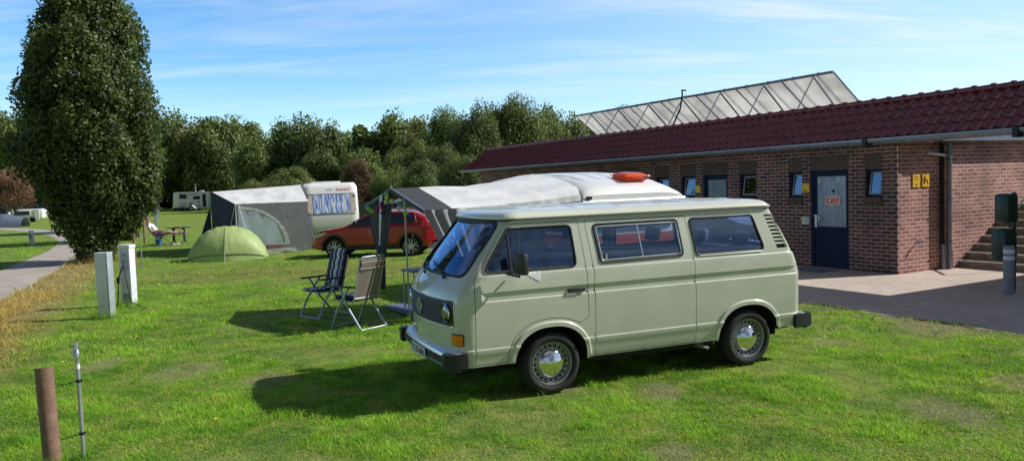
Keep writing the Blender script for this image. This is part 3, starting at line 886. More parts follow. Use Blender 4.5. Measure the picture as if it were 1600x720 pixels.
# windscreen: one sheet across both halves, each half of the curve
def full_front(poly_half_yz, off, m, name, parent, lip=0, ustep=.08, zs=(1.3, 1.4, 1.5, 1.6, 1.7)):
    """region given as (Y signed, z) on the front"""
    def fn(Y, z):
        s, y, th = vplan(u_of_y(abs(Y), z), z); d = vdisp(u_of_y(abs(Y), z), z); s -= sin(th) * d; y += cos(th) * d
        return Vector((s - 2.28, math.copysign(y, Y) if Y else 0, z))
    sf = fsurf(fn, .004)
    def s2(u, v):
        p_, n_ = sf(u, v); return p_, (n_ if n_.x < 0 else -n_)
    return s2, (obj(name, sheet(poly_half_yz, [], s2, [-.85 + ustep * i for i in range(22)], zs, name, off=off, lip=0, olip=lip), m, parent) if m else None)
wsf = rpoly([(-.745, 1.245), (.745, 1.245), (.68, 1.768), (-.68, 1.768)], .09, 6)
FS, wsc = full_front(offset_poly(wsf, -.004), -.006, glass_mat('windscreen_glass', (.80, .88, 1.0), .15, gc=(.42, .64, 1)), 'windscreen', van)
mb = MB(); mb.tube(edge_tube(offset_poly(wsf, -.004), FS, .01, 0.0, step=.05), .016, 6, closed=True); mb.build('rubber_seal', rubber, wsc, 60)
for side, y0 in ((-1, -.42), (1, .18)):
    mb = MB(); a, n_ = FS(y0, 1.215); b, n2 = FS(y0 + .42, 1.30); a += n_ * .012; b += n2 * .018
    mb.tube([a, a + n_ * .03], .016, 8); mb.tube([a + n_ * .03, a * .5 + b * .5 + n_ * .03, b], .007, 6)
    c0, n3 = FS(y0 + .12, 1.262); c1, n4 = FS(y0 + .60, 1.335); mb.tube([c0 + n3 * .014, b, c1 + n4 * .014], .009, 6)
    mb.build('wiper', plast, van, 60)

# grille, headlights, emblem
grp = rpoly([(-.78, .785), (.78, .785), (.78, 1.015), (-.78, 1.015)], .035)
FS2, gr = full_front(grp, .006, plast, 'grille', van, ustep=.06, zs=[.8 + .02 * i for i in range(11)], lip=.02)
mb = MB()
for i in range(9):
    z = .812 + i * .0225
    P = [];
    for k in range(25):
        y = -.552 + k * .046; q, n_ = FS2(y, z); P.append(q + n_ * .014)
    mb.tube(P, .0055, 4)
mb.build('grille_slat', mat('grille_bar', (.10, .105, .115), .4), gr, 60)
mb = MB(); mb.tube(edge_tube(grp, FS2, .01, .008, step=.06), .010, 6, closed=True); mb.build('grille_frame', plast, gr, 60)
mb = MB(); mb.tube(edge_tube(offset_poly(grp, .014), FS2, .01, .004, step=.06), .006, 6, closed=True); mb.build('grille_trim', alu, gr, 60)
for y in (-.665, .665):
    q, n_ = FS2(y, .90); n_ = Vector((-1, .10 * (1 if y > 0 else -1), 0)).normalized(); m4 = frame(q + Vector((-.012, 0, 0)), n_.cross(Vector((0, 0, 1))), (0, 0, 1), n_)
    mb = MB(); mb.lathe([(.096, -.02), (.098, .010), (.090, .016), (.088, .004)], 28, mat=m4)
    h_ = mb.build('headlight', chrome, van, 40)
    mb = MB(); mb.lathe([(.0001, .026), (.04, .023), (.07, .015), (.088, .004)], 28, mat=m4); mb.build('lens', glass_mat('lamp_lens', (.8, .85, .85), .16), h_, 60)
    mb = MB(); mb.lathe([(.088, .0), (.06, -.035), (.0001, -.055)], 28, mat=m4); mb.build('reflector', chrome, h_, 60)
q, n_ = FS2(0, .90)
mb = MB(); m4 = frame(q + n_ * .02, (0, -1, 0), (0, 0, 1), (-1, 0, 0))
ring = [(cos(a) * .078, sin(a) * .078, 0) for a in [2 * pi * i / 32 for i in range(32)]]
mb.tube([m4 @ Vector(p) for p in ring], .0075, 6, closed=True)
def stroke(mb, a, b, w=.012):
    a = Vector(a); b = Vector(b); t = (b - a).normalized(); n = Vector((-t.y, t.x)) * w / 2
    mb.prism([tuple(a + n), tuple(b + n), tuple(b - n), tuple(a - n)], -.002, .008, mat=m4)
for a, b in (((-.026, .068), (0, .008)), ((.026, .068), (0, .008)), ((-.055, .050), (-.030, -.058)), ((-.030, -.058), (0, -.004)), ((0, -.004), (.030, -.058)), ((.030, -.058), (.055, .050))): stroke(mb, a, b)
mb.build('emblem', alu, van)
# turn signals
for y in (-.80, .80):
    sg_ = -1 if y < 0 else 1
    zs = (.595, .705)
    pl = rpoly([(u_of_y(.895, .6) if False else .225, .60), (.085, .61), (.075, .70), (.225, .70)], .01)
    amber = mat('amber_lens', (.85, .22, .01), .18, var=.25, vscale=30, coat=.6)
    t_ = obj('turn_signal', sheet(pl, [], VS[sg_], [.1, .15, .2], [.63, .66], 'turn', off=.016, olip=.02), amber, van)
    mb = MB(); mb.tube(edge_tube(offset_poly(pl, .004), VS[sg_], .01, .006), .007, 5, closed=True); mb.build('lamp_frame', plast, t_, 60)
# bright crease highlight is in the sheet itself; number plate, bumpers
def bumper_pts(front=True):
    P = []
    for i in range(41):
        Y = -.93 + 1.86 * i / 40
        if front: s = .045 + .05 * (Y / .93) ** 2 + max(0, abs(Y) - .82) * .35
        else: s = 4.535 - .03 * (Y / .93) ** 2 - max(0, abs(Y) - .82) * .35
        P.append((s, Y))
    return P
bmetal = mat('bumper_metal', (.66, .69, .74), .26, .6, var=.03)
for fr in (True, False):
    P = bumper_pts(fr); sgn = -1 if fr else 1
    prof = [(.10, .530), (.03, .535), (.0, .515), (-.012, .49), (-.012, .40), (.0, .375), (.03, .36), (.06, .36)]
    mb = MB()
    mb.v = [(s - 2.28 - sgn * dx, Y, z) for s, Y in P for dx, z in prof]; m_ = len(prof)
    mb.f = [(i * m_ + j, (i + 1) * m_ + j, (i + 1) * m_ + j + 1, i * m_ + j + 1) for i in range(len(P) - 1) for j in range(m_ - 1)]; mb.mi = [0] * len(mb.f)
    bp_ = mb.build('front_bumper' if fr else 'rear_bumper', bmetal, van, 30)
    mb = MB(); prof = [(-.013, .485), (-.024, .475), (-.024, .425), (-.013, .415)]
    PP = [p for p in P if abs(p[1]) < .86]
    mb.v = [(s - 2.28 - sgn * dx, Y, z) for s, Y in PP for dx, z in prof]; m_ = 4
    mb.f = [(i * m_ + j, (i + 1) * m_ + j, (i + 1) * m_ + j + 1, i * m_ + j + 1) for i in range(len(PP) - 1) for j in range(3)]; mb.mi = [0] * len(mb.f)
    mb.build('rubber_strip', rubber, bp_, 30)
    for sd_ in (-1, 1):
        mb = MB(); x0, x1 = (.03, .26) if fr else (4.27, 4.55)
        pts = [(x0, .78), (x0 - .0, .90), (x0 + .05, .935), (x1, .935), (x1, .89), (x0 + .09, .88), (x0 + .08, .78)] if fr else [(x1, .78), (x1, .90), (x1 - .05, .935), (x0, .935), (x0, .89), (x1 - .09, .88), (x1 - .08, .78)]
        mb.prism([(x - 2.28, sd_ * y) for x, y in pts], .372, .532)
        e_ = mb.mesh(); bm = bmesh.new(); bm.from_mesh(e_); bmesh.ops.bevel(bm, geom=[e for e in bm.edges if e.calc_face_angle(0) > .3], offset=.012, segments=2, affect='EDGES'); bm.to_mesh(e_); bm.free()
        obj('end_cap', e_, plast, bp_, 40)
q = Vector((.012 - 2.28, 0, .430))
mb = MB(); m4 = frame(q, (0, -1, 0), (0, 0, 1), (-1, 0, 0))
mb.rbox(-.26, .26, -.056, .056, -.004, .004, .004, mat=m4)
pl_ = mb.build('number_plate', mat('plate_white', (.8, .8, .8), .4, var=.02), van)
mb = MB(); text_into(mb, 'FL XX 60H', .098, frame(q + Vector((-.0065, 0, 0)), (0, -1, 0), (0, 0, 1), (-1, 0, 0)), bold=.002); mb.build('plate_text', rubber, pl_, fixn=False)

# wheels
tyre = mat('tyre_rubber', (.022, .021, .021), .8, var=.25, vscale=12, bump=.2, dirt=.0)
rimm = mat('wheel_silver', (.36, .36, .37), .38, .7, var=.04)
def wheel(s, side):
    w_ = empty('wheel', (0, 0, 0)); w_.parent = van
    c = Vector((s - 2.28, side * .845, .318)); m4 = frame(c, (1, 0, 0), (0, 0, 1), (0, side, 0))
    mb = MB()
    T = [(.195, -.17), (.27, -.185), (.305, -.17), (.319, -.14), (.322, -.13)]
    for h in (-.10, -.06, -.02): T += [(.322, h - .008), (.314, h - .006), (.314, h + .006), (.322, h + .008)]
    T += [(.319, .02), (.308, .045), (.292, .060), (.270, .066), (.250, .064), (.236, .055), (.226, .042)]
    mb.lathe(T, 48, mat=m4); mb.build('tyre', tyre, w_, 35)
    mb = MB(); mb.lathe([(.226, .042), (.221, .050), (.212, .048), (.206, .024), (.196, .000), (.178, -.006), (.160, .004), (.145, .014), (.11, .02), (.0001, .02)], 48, mat=m4)
    for k in range(20):
        a = 2 * pi * k / 20; mb.box(-.012, .012, -.013, .013, -.004, .004, mi=1, mat=m4 @ Matrix.Rotation(a, 4, 'Z') @ Matrix.Translation((0, .176, -.002)) )
    r_ = mb.build('rim', [rimm, rubber], w_, 35)
    mb = MB(); mb.lathe([(.146, .010), (.146, .024), (.139, .037), (.120, .055), (.090, .068), (.055, .076), (.048, .082), (.034, .086), (.0001, .087)], 40, mat=m4)
    mb.build('hubcap', chrome, w_, 50)
for s in (1.17, 3.63):
    for side in (-1, 1): wheel(s, side)
# wheel housings and the dark underside
mb = MB()
for cx, _ in ARCH:
    for side in (-1, 1):
        A = arch_poly(cx, .004)
        for i in range(len(A) - 1):
            (x0, z0), (x1, z1) = A[i], A[i + 1]
            yo = lambda z: side * (vW(max(z, .33)) - .012)
            mb.quad((x0 - 2.28, yo(z0), z0), (x1 - 2.28, yo(z1), z1), (x1 - 2.28, side * .55, z1), (x0 - 2.28, side * .55, z0))
        mb.add([(x - 2.28, side * .56, z) for x, z in A], [tuple(range(len(A)))])
mb.box(.25 - 2.28, 4.3 - 2.28, -.56, .56, .24, .44)
mb.box(1.62 - 2.28, 3.18 - 2.28, -.84, .84, .28, .42)
mb.box(.30 - 2.28, .70 - 2.28, -.80, .80, .34, .46); mb.box(4.06 - 2.28, 4.28 - 2.28, -.80, .80, .36, .5)
mb.box(.26 - 2.28, 4.3 - 2.28, -.86, .86, .715, .735)      # cabin floor over the arches
mb.build('underbody', under, van)
mb = MB(); mb.tube([(3.0 - 2.28, -.80, .34), (3.02 - 2.28, -.80, .27), (3.10 - 2.28, -.82, .27)], .014, 6); mb.tube([(3.06 - 2.28, -.82, .27), (3.12 - 2.28, -.84, .25)], .02, 6); mb.build('tow_hook', rimm, van, 50)

# mirrors
for side in (-1, 1):
    mb = MB(); q, n_ = VS[side](.74, 1.262)
    p1 = q + Vector((.0, side * .03, -.005)); p2 = Vector((.77 - 2.28, side * 1.06, 1.25)); p3 = Vector((.77 - 2.28, side * 1.07, 1.29))
    mb.tube([p1, p2, p3], .011, 8); mb.lathe([(.0001, .0), (.035, .0), (.03, .012), (.0001, .014)], 12, mat=frame(q, (1, 0, 0), (0, 0, 1), n_))
    m4 = Matrix.Translation((.775 - 2.28, side * 1.085, 1.375)) @ Matrix.Rotation(side * radians(-24), 4, 'Z')
    mb.rbox(-.035, .035, -.085, .085, -.105, .105, .022, mat=m4)
    mr = mb.build('wing_mirror', plast, van, 40)
    mb = MB(); mb.box(.036, .038, -.07, .07, -.09, .09, mat=m4); mb.build('mirror_glass', chrome, mr)

# interior
x_ = lambda s: s - 2.28
mb = MB()
mb.rbox(x_(.42), x_(.80), -.78, .78, 1.02, 1.20, .05)                       # dashboard
mb.box(x_(.40), x_(.46), -.78, .78, .74, 1.1)
mb.build('dashboard', darkin, van, 40)
mb = MB(); cw = Vector((x_(.98), .38, 1.18)); m4 = frame(cw, (0, 1, 0), (-.85, 0, .5))
mb.tube([m4 @ Vector((cos(a) * .2, sin(a) * .2, 0)) for a in [2 * pi * i / 28 for i in range(28)]], .012, 6, closed=True)
mb.tube([m4 @ Vector((-.19, 0, 0)), m4 @ Vector((0, -.02, -.02)), m4 @ Vector((.19, 0, 0))], .012, 6); mb.tube([cw, Vector((x_(.72), .38, .95))], .02, 8)
mb.build('steering_wheel', plast, van, 50)
def seat(x0, y0, w, back=.62, name='front_seat'):
    mb = MB(); mb.rbox(x0, x0 + .48, y0 - w / 2, y0 + w / 2, .74, 1.0, .06, seg=3)
    m4 = Matrix.Translation((x0 + .46, y0, .98)) @ Matrix.Rotation(radians(14), 4, 'Y')
    mb.rbox(-.05, .08, -w / 2, w / 2, -.05, back - .1, .05, mat=m4, seg=3)
    if w < .7: mb.rbox(-.03, .06, -.13, .13, back - .09, back + .10, .04, mat=m4, seg=3)
    else:
        for yy in (-.4, .4): mb.rbox(-.03, .06, yy - .13, yy + .13, back - .09, back + .08, .04, mat=m4, seg=3)
    mb.build(name, seatm, van, 40)
seat(x_(1.02), -.42, .50); seat(x_(1.02), .42, .50); seat(x_(2.55), -.1, 1.2, .52, 'rear_seat'); seat(x_(3.35), 0, 1.5, .45, 'rear_seat')
mb = MB(); mb.box(x_(1.9), x_(2.4), .35, .80, .74, 1.15); mb.build('cabinet', mat('van_cabinet', (.12, .09, .06), .6), van)
mb = MB()
mb.box(x_(.9), x_(3.9), -.70, .70, 1.782, 1.79)
mb.build('headliner', mat('headliner', (.10, .11, .14), .9), van)
# paper garland hanging behind the windscreen
mb = MB()
rnd = random.Random(3)
for i in range(15):
    z = 1.30 + i * .027; c = Vector((x_(.50 + .019 * i), -.22 + rnd.uniform(-.012, .012), z))
    mb.lathe([(.0001, -.02), (.045 + .02 * sin(i * 1.3) ** 2, -.008), (.055, .008), (.0001, .02)], 9, mat=Matrix.Translation(c))
gl_ = mb.build('hanging_garland', mat('garland_red', (.95, .22, .08), .7, var=.5, vscale=25, trans=.4), van, 30)
# tailgate window with the lettering read from behind
def rearfn(Y, z):
    s, y, th = vplan(u_of_yr(abs(Y), z), z); return Vector((s - 2.28, math.copysign(y, Y) if Y else 0, z))
_rf = fsurf(rearfn, .004)
def RS(u, v):
    p_, n_ = _rf(u, v); return p_, (n_ if n_.x > 0 else -n_)
rwp = rpoly([(-.64, 1.29), (.64, 1.29), (.58, 1.70), (-.58, 1.70)], .07, 5)
rw = obj('tailgate_window', sheet(offset_poly(rwp, -.004), [], RS, [-.6 + .1 * i for i in range(13)], [1.4, 1.5, 1.6], 'rw', off=-.006), glass, van)
mb = MB(); mb.tube(edge_tube(offset_poly(rwp, -.004), RS, .01, 0.0), .014, 6, closed=True); mb.build('rubber_seal', rubber, rw, 60)
mb = MB(); p_, n_ = RS(0, 1.355); mt_ = frame(p_ - n_ * .014, (0, 1, 0), (0, 0, 1), (1, 0, 0)); text_into(mb, 'Das Original 1978', .085, mt_, bold=.002)
mb.lathe([(.0001, 0), (.035, 0)], 16, mat=mt_ @ Matrix.Translation((-.42, 0, 0)))
mb.build('window_lettering', mat('sticker_white', (.8, .8, .8), .5), rw, fixn=False)
# white pennant sticker under the mirror
mb = MB()
obj('door_sticker', sheet([(.885, 1.262), (1.075, 1.272), (1.055, 1.165)], [], VS[-1], [.95, 1.0, 1.05], ZR, 'st', off=.004), mat('sticker_white', (.8, .8, .8), .5), van)
# ------------------------------------------------------------------ brick wash house   (local x = into the building, y = along the facade to the left, z up)
bld = empty('brick_building', BC, ang_b, 'long low brick wash house with dark red tiled roof edge and blue doors', 'building')
brick_f = brick_mat('brick_shaded', (.050, .028, .034), (.170, .070, .062), (.50, .44, .39), 'yz')  # same brick, darkened in colour for the walls in shade
brick_e = brick_mat('brick_sunlit', (.28, .10, .095), (.50, .24, .19), (.80, .75, .68), 'xz')  # same brick, lightened in colour for the sunlit end walls
brick_l = mat('brick_lintel', (.085, .055, .045), .8, var=.35, vscale=14)
zinc = mat('zinc_gutter', (.22, .26, .33), .45, .4, var=.12, vscale=3)
navy = mat('navy_frame', (.010, .018, .055), .65, var=.08, spec=.15)
steel = mat('brushed_steel', (.17, .215, .30), .35, .5, var=.14, vscale=4, rvar=.1)
wglass = glass_mat('window_glass', (.10, .13, .20), .25)
white = mat('white_paint', (.78, .79, .80), .45, var=.04)
H_W = 2.74
DOORS = [(1.18, 2.20, 2.24), (4.86, 5.78, 2.24), (8.6, 9.6, 2.24), (12.4, 13.4, 2.24)]
WINS = [(.36, .76), (2.44, 2.84), (3.86, 4.44), (6.08, 6.68), (7.2, 7.8), (10.2, 10.8), (11.2, 11.8), (14.2, 14.8), (16.2, 16.8)]
def wall_x(y0, y1, z1, holes, x=0.0, depth=.14):
    """wall in the plane x = const with rectangular openings and their reveals"""
    ys = sorted({y0, y1} | {h[0] for h in holes} | {h[1] for h in holes}); zs = sorted({-.3, z1} | {h[2] for h in holes} | {h[3] for h in holes}); zs = [z for z in zs]
    mb = MB()
    for i in range(len(ys) - 1):
        for j in range(len(zs) - 1):
            cy, cz = (ys[i] + ys[i + 1]) / 2, (zs[j] + zs[j + 1]) / 2
            if any(h[0] < cy < h[1] and h[2] < cz < h[3] for h in holes): continue
            mb.quad((x, ys[i], zs[j]), (x, ys[i + 1], zs[j]), (x, ys[i + 1], zs[j + 1]), (x, ys[i], zs[j + 1]))
    for a, b, c, d in holes:
        mb.quad((x, a, c), (x, a, d), (x + depth, a, d), (x + depth, a, c)); mb.quad((x, b, c), (x, b, d), (x + depth, b, d), (x + depth, b, c))
        mb.quad((x, a, d), (x, b, d), (x + depth, b, d), (x + depth, a, d)); mb.quad((x, a, c), (x, b, c), (x + depth, b, c), (x + depth, a, c))
    return mb
holes = [(a, b, -.3, h) for a, b, h in DOORS] + [(a, b, 1.62, 2.22) for a, b in WINS]
mb = wall_x(0, 19.4, 3.3, holes)
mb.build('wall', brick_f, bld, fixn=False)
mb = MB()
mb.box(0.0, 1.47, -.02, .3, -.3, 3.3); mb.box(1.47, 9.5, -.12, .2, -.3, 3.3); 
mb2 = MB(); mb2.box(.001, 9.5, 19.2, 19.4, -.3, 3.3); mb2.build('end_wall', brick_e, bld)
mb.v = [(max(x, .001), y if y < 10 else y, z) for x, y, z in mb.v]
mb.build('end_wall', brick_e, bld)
mb = MB(); mb.box(9.3, 9.6, -.2, 19.3, -.3, 3.4); mb.box(.16, .2, .05, 19.2, -.1, 2.7); mb.build('inner_wall', mat('dark_inside', (.02, .02, .022), .9), bld)
# soldier courses over and under the openings
for a, b, h in DOORS:
    mb = MB(); n = 9
    for k in range(n):
        y0 = a - .02 + (b - a + .04) * k / n; mb.box(-.004, .08, y0 + .005, y0 + (b - a + .04) / n - .005, h + .003, h + .33)
    mb.build('lintel', brick_l, bld)
for a, b in WINS:
    mb = MB(); n = max(4, int((b - a) / .1))
    m2 = MB()
    for k in range(n):
        y0 = a - .02 + (b - a + .04) * k / n; w = (b - a + .04) / n
        mb.box(-.004, .08, y0 + .005, y0 + w - .005, 2.223, 2.55); m2.box(-.035, .08, y0 + .004, y0 + w - .004, 1.42, 1.617)
    mb.build('lintel', brick_l, bld); m2.build('window_sill', brick_l, bld)
# windows: tilted-open sashes
for i, (a, b) in enumerate(WINS):
    mb = MB(); z0, z1 = 1.625, 2.215; t = .045
    for q in ((a, b, z0, z0 + t), (a, b, z1 - t, z1), (a, a + t, z0 + t, z1 - t), (b - t, b, z0 + t, z1 - t)): mb.box(.06, .12, q[0], q[1], q[2], q[3])
    w_ = mb.build('window', navy, bld)
    m4 = Matrix.Translation((.075, 0, z0 + t)) @ Matrix.Rotation(radians(9), 4, 'Y')
    mb = MB(); y0, y1, hh = a + t + .005, b - t - .005, z1 - z0 - 2 * t - .01
    for q in ((y0, y1, 0, .035), (y0, y1, hh - .035, hh), (y0, y0 + .035, .035, hh - .035), (y1 - .035, y1, .035, hh - .035)): mb.box(-.02, .02, q[0], q[1], q[2], q[3], mat=m4)
    mb.build('sash', mat('sash_white', (.25, .28, .34), .4), w_)
    mb = MB(); mb.box(-.003, .003, y0 + .03, y1 - .03, .03, hh - .03, mat=m4); mb.build('pane', glass_mat('window_pane', (.18, .24, .42), .16), w_)
# doors
for i, (a, b, h) in enumerate(DOORS):
    mb = MB(); t = .07
    for q in ((a + .002, a + t, 0, h - .002), (b - t, b - .002, 0, h - .002), (a + t, b - t, h - t, h - .002)): mb.box(.03, .11, q[0], q[1], q[2], q[3])
    fr_ = mb.build('door_frame', navy, bld)
    mb = MB(); mb.box(.05, .10, a + t + .003, b - t - .003, .015, h - t - .003); d_ = mb.build('door', navy, bld)
    mb = MB(); y0, y1 = a + .02 + t, b - .17 + .0
    n = 15; z0, z1 = .95, 2.09
    y0, y1 = a + t + .02, b - t - .10
    for k in range(n):
        yy = y0 + (y1 - y0) * k / n; mb.box(.036 + .003 * (k % 2), .0495, yy, yy + (y1 - y0) / n, z0, z1)
    mb.build('steel_panel', steel, d_)
    mb = MB(); hy = b - t - .045
    mb.rbox(.025, .05, hy - .03, hy + .03, .92, 1.22, .008); mb.tube([(.03, hy, 1.17), (-.03, hy, 1.19), (-.035, hy - .06, 1.20), (-.035, hy - .13, 1.18), (-.035, hy - .14, 1.12), (-.035, hy - .08, 1.06), (.02, hy, 1.06)], .013, 8)
    mb.build('handle', white, d_, 50)
# things fixed to the facade
def sign(name, y0, y1, z0, z1, m, label, x=-.012, cat='sign', group=None, fn=None, plane='f'):
    s_ = empty(name, BC, ang_b, label, cat, group)
    mb = MB()
    if plane == 'f': mb.rbox(x - .008, x + .008, y0, y1, z0, z1, .003)
    else: mb.rbox(y0, y1, x - .008, x + .008, z0, z1, .003)
    mb.build('board', m, s_)
    if fn:
        fn(s_)
    return s_
yel = mat('sign_yellow', (.92, .55, .02), .45, var=.05); redm = mat('sign_red', (.62, .07, .03), .45, var=.04); blk = mat('sign_black', (.015, .015, .015), .5)
wht = mat('sign_white', (.75, .77, .78), .5, var=.03)
def fp(y, z, x=-.022): return frame(BCL(y, z, x), (0, -1, 0), (0, 0, 1), (-1, 0, 0))
def BCL(y, z, x): return Vector((x, y, z))
def yellow_facade(s_):
    mb = MB(); mb.box(-.0225, -.0205, 2.24, 2.42, 1.895, 1.905); mb.box(-.0225, -.0205, 2.24, 2.42, 1.845, 1.85); mb.box(-.0225, -.0205, 2.24, 2.42, 1.825, 1.829); mb.prism([(2.26, 1.765), (2.40, 1.765), (2.37, 1.80), (2.30, 1.79)], .0205, .0225, mat=Matrix(((0, 0, -1, 0), (1, 0, 0, 0), (0, 1, 0, 0), (0, 0, 0, 1))))
    mb.build('print', blk, s_)
sign('notice_sign', 2.225, 2.435, 1.74, 1.94, yel, 'yellow and black notice between the tilted window and the blue door', fn=yellow_facade)
def bluewhite(s_):
    mb = MB(); 
    for k in range(4): mb.box(-.0225, -.0205, 2.26, 2.36, 1.04 + .03 * k, 1.05 + .03 * k)
    mb.build('print', mat('sign_blue', (.10, .25, .55), .5), s_)
    mb = MB(); mb.box(-.023, -.0205, 2.37, 2.44, 1.05, 1.15); mb.build('badge', yel, s_)
sign('notice_sign', 2.235, 2.45, .985, 1.17, mat('sign_pale', (.45, .58, .68), .5), 'pale blue notice with yellow corner left of the door handle', fn=bluewhite)
sign('notice_sign', 5.88, 6.07, 1.76, 1.95, yel, 'plain yellow square sign on the facade behind the white caravan roof')
def door_red(s_):
    mb = MB(); mb.box(.0135, .015, 1.41 + .02, 1.80 - .02, 1.47, 1.63); mb.build('red_field', redm, s_)
    mb = MB(); mb.box(.0115, .013, 1.46, 1.72, 1.585, 1.605); mb.prism([(1.64, 1.52), (1.74, 1.52), (1.73, 1.56), (1.66, 1.565)], -.013, -.0115, mat=Matrix(((0, 0, -1, 0), (1, 0, 0, 0), (0, 1, 0, 0), (0, 0, 0, 1))));
    for k in range(2): mb.box(.0115, .013, 1.45, 1.60, 1.505 + .03 * k, 1.515 + .03 * k)
    mb.build('print', wht, s_)
sign('door_notice', 1.41, 1.80, 1.45, 1.65, wht, 'red and white notice on the steel panel of the blue door', x=.024, fn=door_red)
s_ = empty('prohibition_sign', BC, ang_b, 'small round white sticker in the top corner of the blue door', 'sign')
mb = MB(); mb.lathe([(.0001, 0), (.07, 0)], 20, mat=frame((.030, 1.97, 2.01), (0, -1, 0), (0, 0, 1), (-1, 0, 0))); mb.build('disc', wht, s_, fixn=False)
mb = MB(); m4 = frame((.027, 1.97, 2.01), (0, -1, 0), (0, 0, 1), (-1, 0, 0)); mb.tube([m4 @ Vector((cos(a) * .058, sin(a) * .058, 0)) for a in [2 * pi * i / 20 for i in range(20)]], .006, 5, closed=True); mb.tube([m4 @ Vector((-.04, .04, 0)), m4 @ Vector((.04, -.04, 0))], .006, 5); mb.tube([m4 @ Vector((-.02, -.01, 0)), m4 @ Vector((.02, .012, 0))], .010, 5)
mb.build('print', blk, s_)
s_ = empty('heart_cutout', BC, ang_b, 'dark heart shaped hole cover above the red notice on the door', 'ornament')
mb = MB(); hp = [(.045 * 16 * sin(t) ** 3 / 16, .045 * (13 * cos(t) - 5 * cos(2 * t) - 2 * cos(3 * t) - cos(4 * t)) / 16) for t in [2 * pi * i / 28 for i in range(28)]]
mb.prism(hp, 0, .004, mat=frame((.032, 1.60, 1.76), (0, -1, 0), (0, 0, 1), (-1, 0, 0))); mb.build('heart_plate', blk, s_)
# two orange signs on the end wall
def picto(x0, kind):
    def fn(s_):
        mb = MB(); yy = -.0405
        if kind == 0: mb.box(x0 + .05, x0 + .18, yy - .002, yy, 2.02, 2.03); mb.box(x0 + .04, x0 + .19, yy - .002, yy, 1.97, 1.98); mb.prism([(x0 + .08, 1.87), (x0 + .16, 1.87), (x0 + .12, 1.83)], -yy, -yy + .002, mat=Matrix(((1, 0, 0, 0), (0, 0, -1, 0), (0, 1, 0, 0), (0, 0, 0, 1))))
        else:
            P3 = lambda x, z: Vector((x0 + x, yy - .002, z)); mb.tube([P3(.07, 2.04), P3(.10, 1.96), P3(.16, 1.95), P3(.19, 1.86)], .007, 5); mb.tube([P3(.10, 1.96), P3(.07, 1.87)], .007, 5); mb.tube([P3(.05, 1.98), P3(.05, 1.86)], .005, 5)
        mb.build('pictogram', blk, s_)
    return fn
sign('toilet_sign', .46, .70, 1.80, 2.07, yel, 'orange sign with text lines on the sunlit end wall', x=-.032, plane='e', fn=picto(.46, 0))
sign('toilet_sign', .78, 1.02, 1.80, 2.07, yel, 'orange sign with black figure beside the shaded part of the end wall', x=-.032, plane='e', fn=picto(.78, 1))
# tap
t_ = empty('water_tap', BC, ang_b, 'small metal water tap on the sunlit brick end wall', 'tap')
mb = MB(); mb.tube([(.62, -.02, .66), (.62, -.14, .66), (.62, -.17, .62)], .014, 8); mb.lathe([(.0001, .0), (.03, .0), (.03, .012), (.0001, .012)], 10, mat=Matrix.Translation((.62, -.13, .69))); mb.tube([(.62, -.13, .66), (.62, -.13, .70)], .008, 6); mb.tube([(.58, -.13, .70), (.66, -.13, .70)], .007, 6)
mb.build('spout', steel, t_, 50)

# ---- roof: steep tiled edge with a flat roof behind
RIDX, RIDZ, EAX, EAZ = .22, 3.60, -.62, 2.84
tile = mat('glazed_roof_tile', (.17, .027, .042), .26, var=.25, vscale=5, spec=.6)
Y0, Y1 = -9.0, 19.95
def tiles(name, p0, along, up, L, Hs, parent, cut=None):
    """pantiles on a slope: p0 lower corner, along = direction of the eave, up = slope vector (full)"""
    tw = .235; nc = 4; n = int(L / tw); seg = 8; mb = MB(); al = Vector(along).normalized(); upv = Vector(up); ul_ = upv.length; ud = upv / ul_; nr = al.cross(ud).normalized()
    if nr.z < 0: nr = -nr
    for c in range(nc):
        h0 = ul_ * c / nc - .03; h1 = ul_ * (c + 1) / nc + .02
        rows = []
        for hh, lift in ((h0, .022), (h0 + .002, .036), (h1, .010)):
            row = []
            for k in range(n * seg + 1):
                t = k / seg; ph = t - math.floor(t)
                w = .060 * math.exp(-((ph - .22) / .16) ** 2) 
                if hh == h0: w *= .5; 
                x = t * tw
                row.append(Vector(p0) + al * x + ud * hh + nr * (lift * (1 if hh != h0 else .3) + w))
            rows.append(row)
        b = len(mb.v); m_ = n * seg + 1
        for r_ in rows: mb.v += [tuple(p) for p in r_]
        for i in range(2):
            for k in range(m_ - 1):
                if cut and not cut((k + .5) / seg * tw, (h0 + h1) / 2): continue
                mb.f.append((b + i * m_ + k, b + i * m_ + k + 1, b + (i + 1) * m_ + k + 1, b + (i + 1) * m_ + k)); mb.mi.append(0)
    return mb.build(name, tile, parent, 40)
rf = tiles('roof', (EAX, Y0, EAZ), (0, 1, 0), (RIDX - EAX, 0, RIDZ - EAZ), Y1 - Y0, 0, bld, cut=lambda x, h: x < (Y1 - Y0) - h * .74)
tiles('roof', (EAX, Y1, EAZ), (1, 0, 0), (0, -(RIDX - EAX), RIDZ - EAZ), 9.5, 0, bld, cut=lambda x, h: x > h * .74)
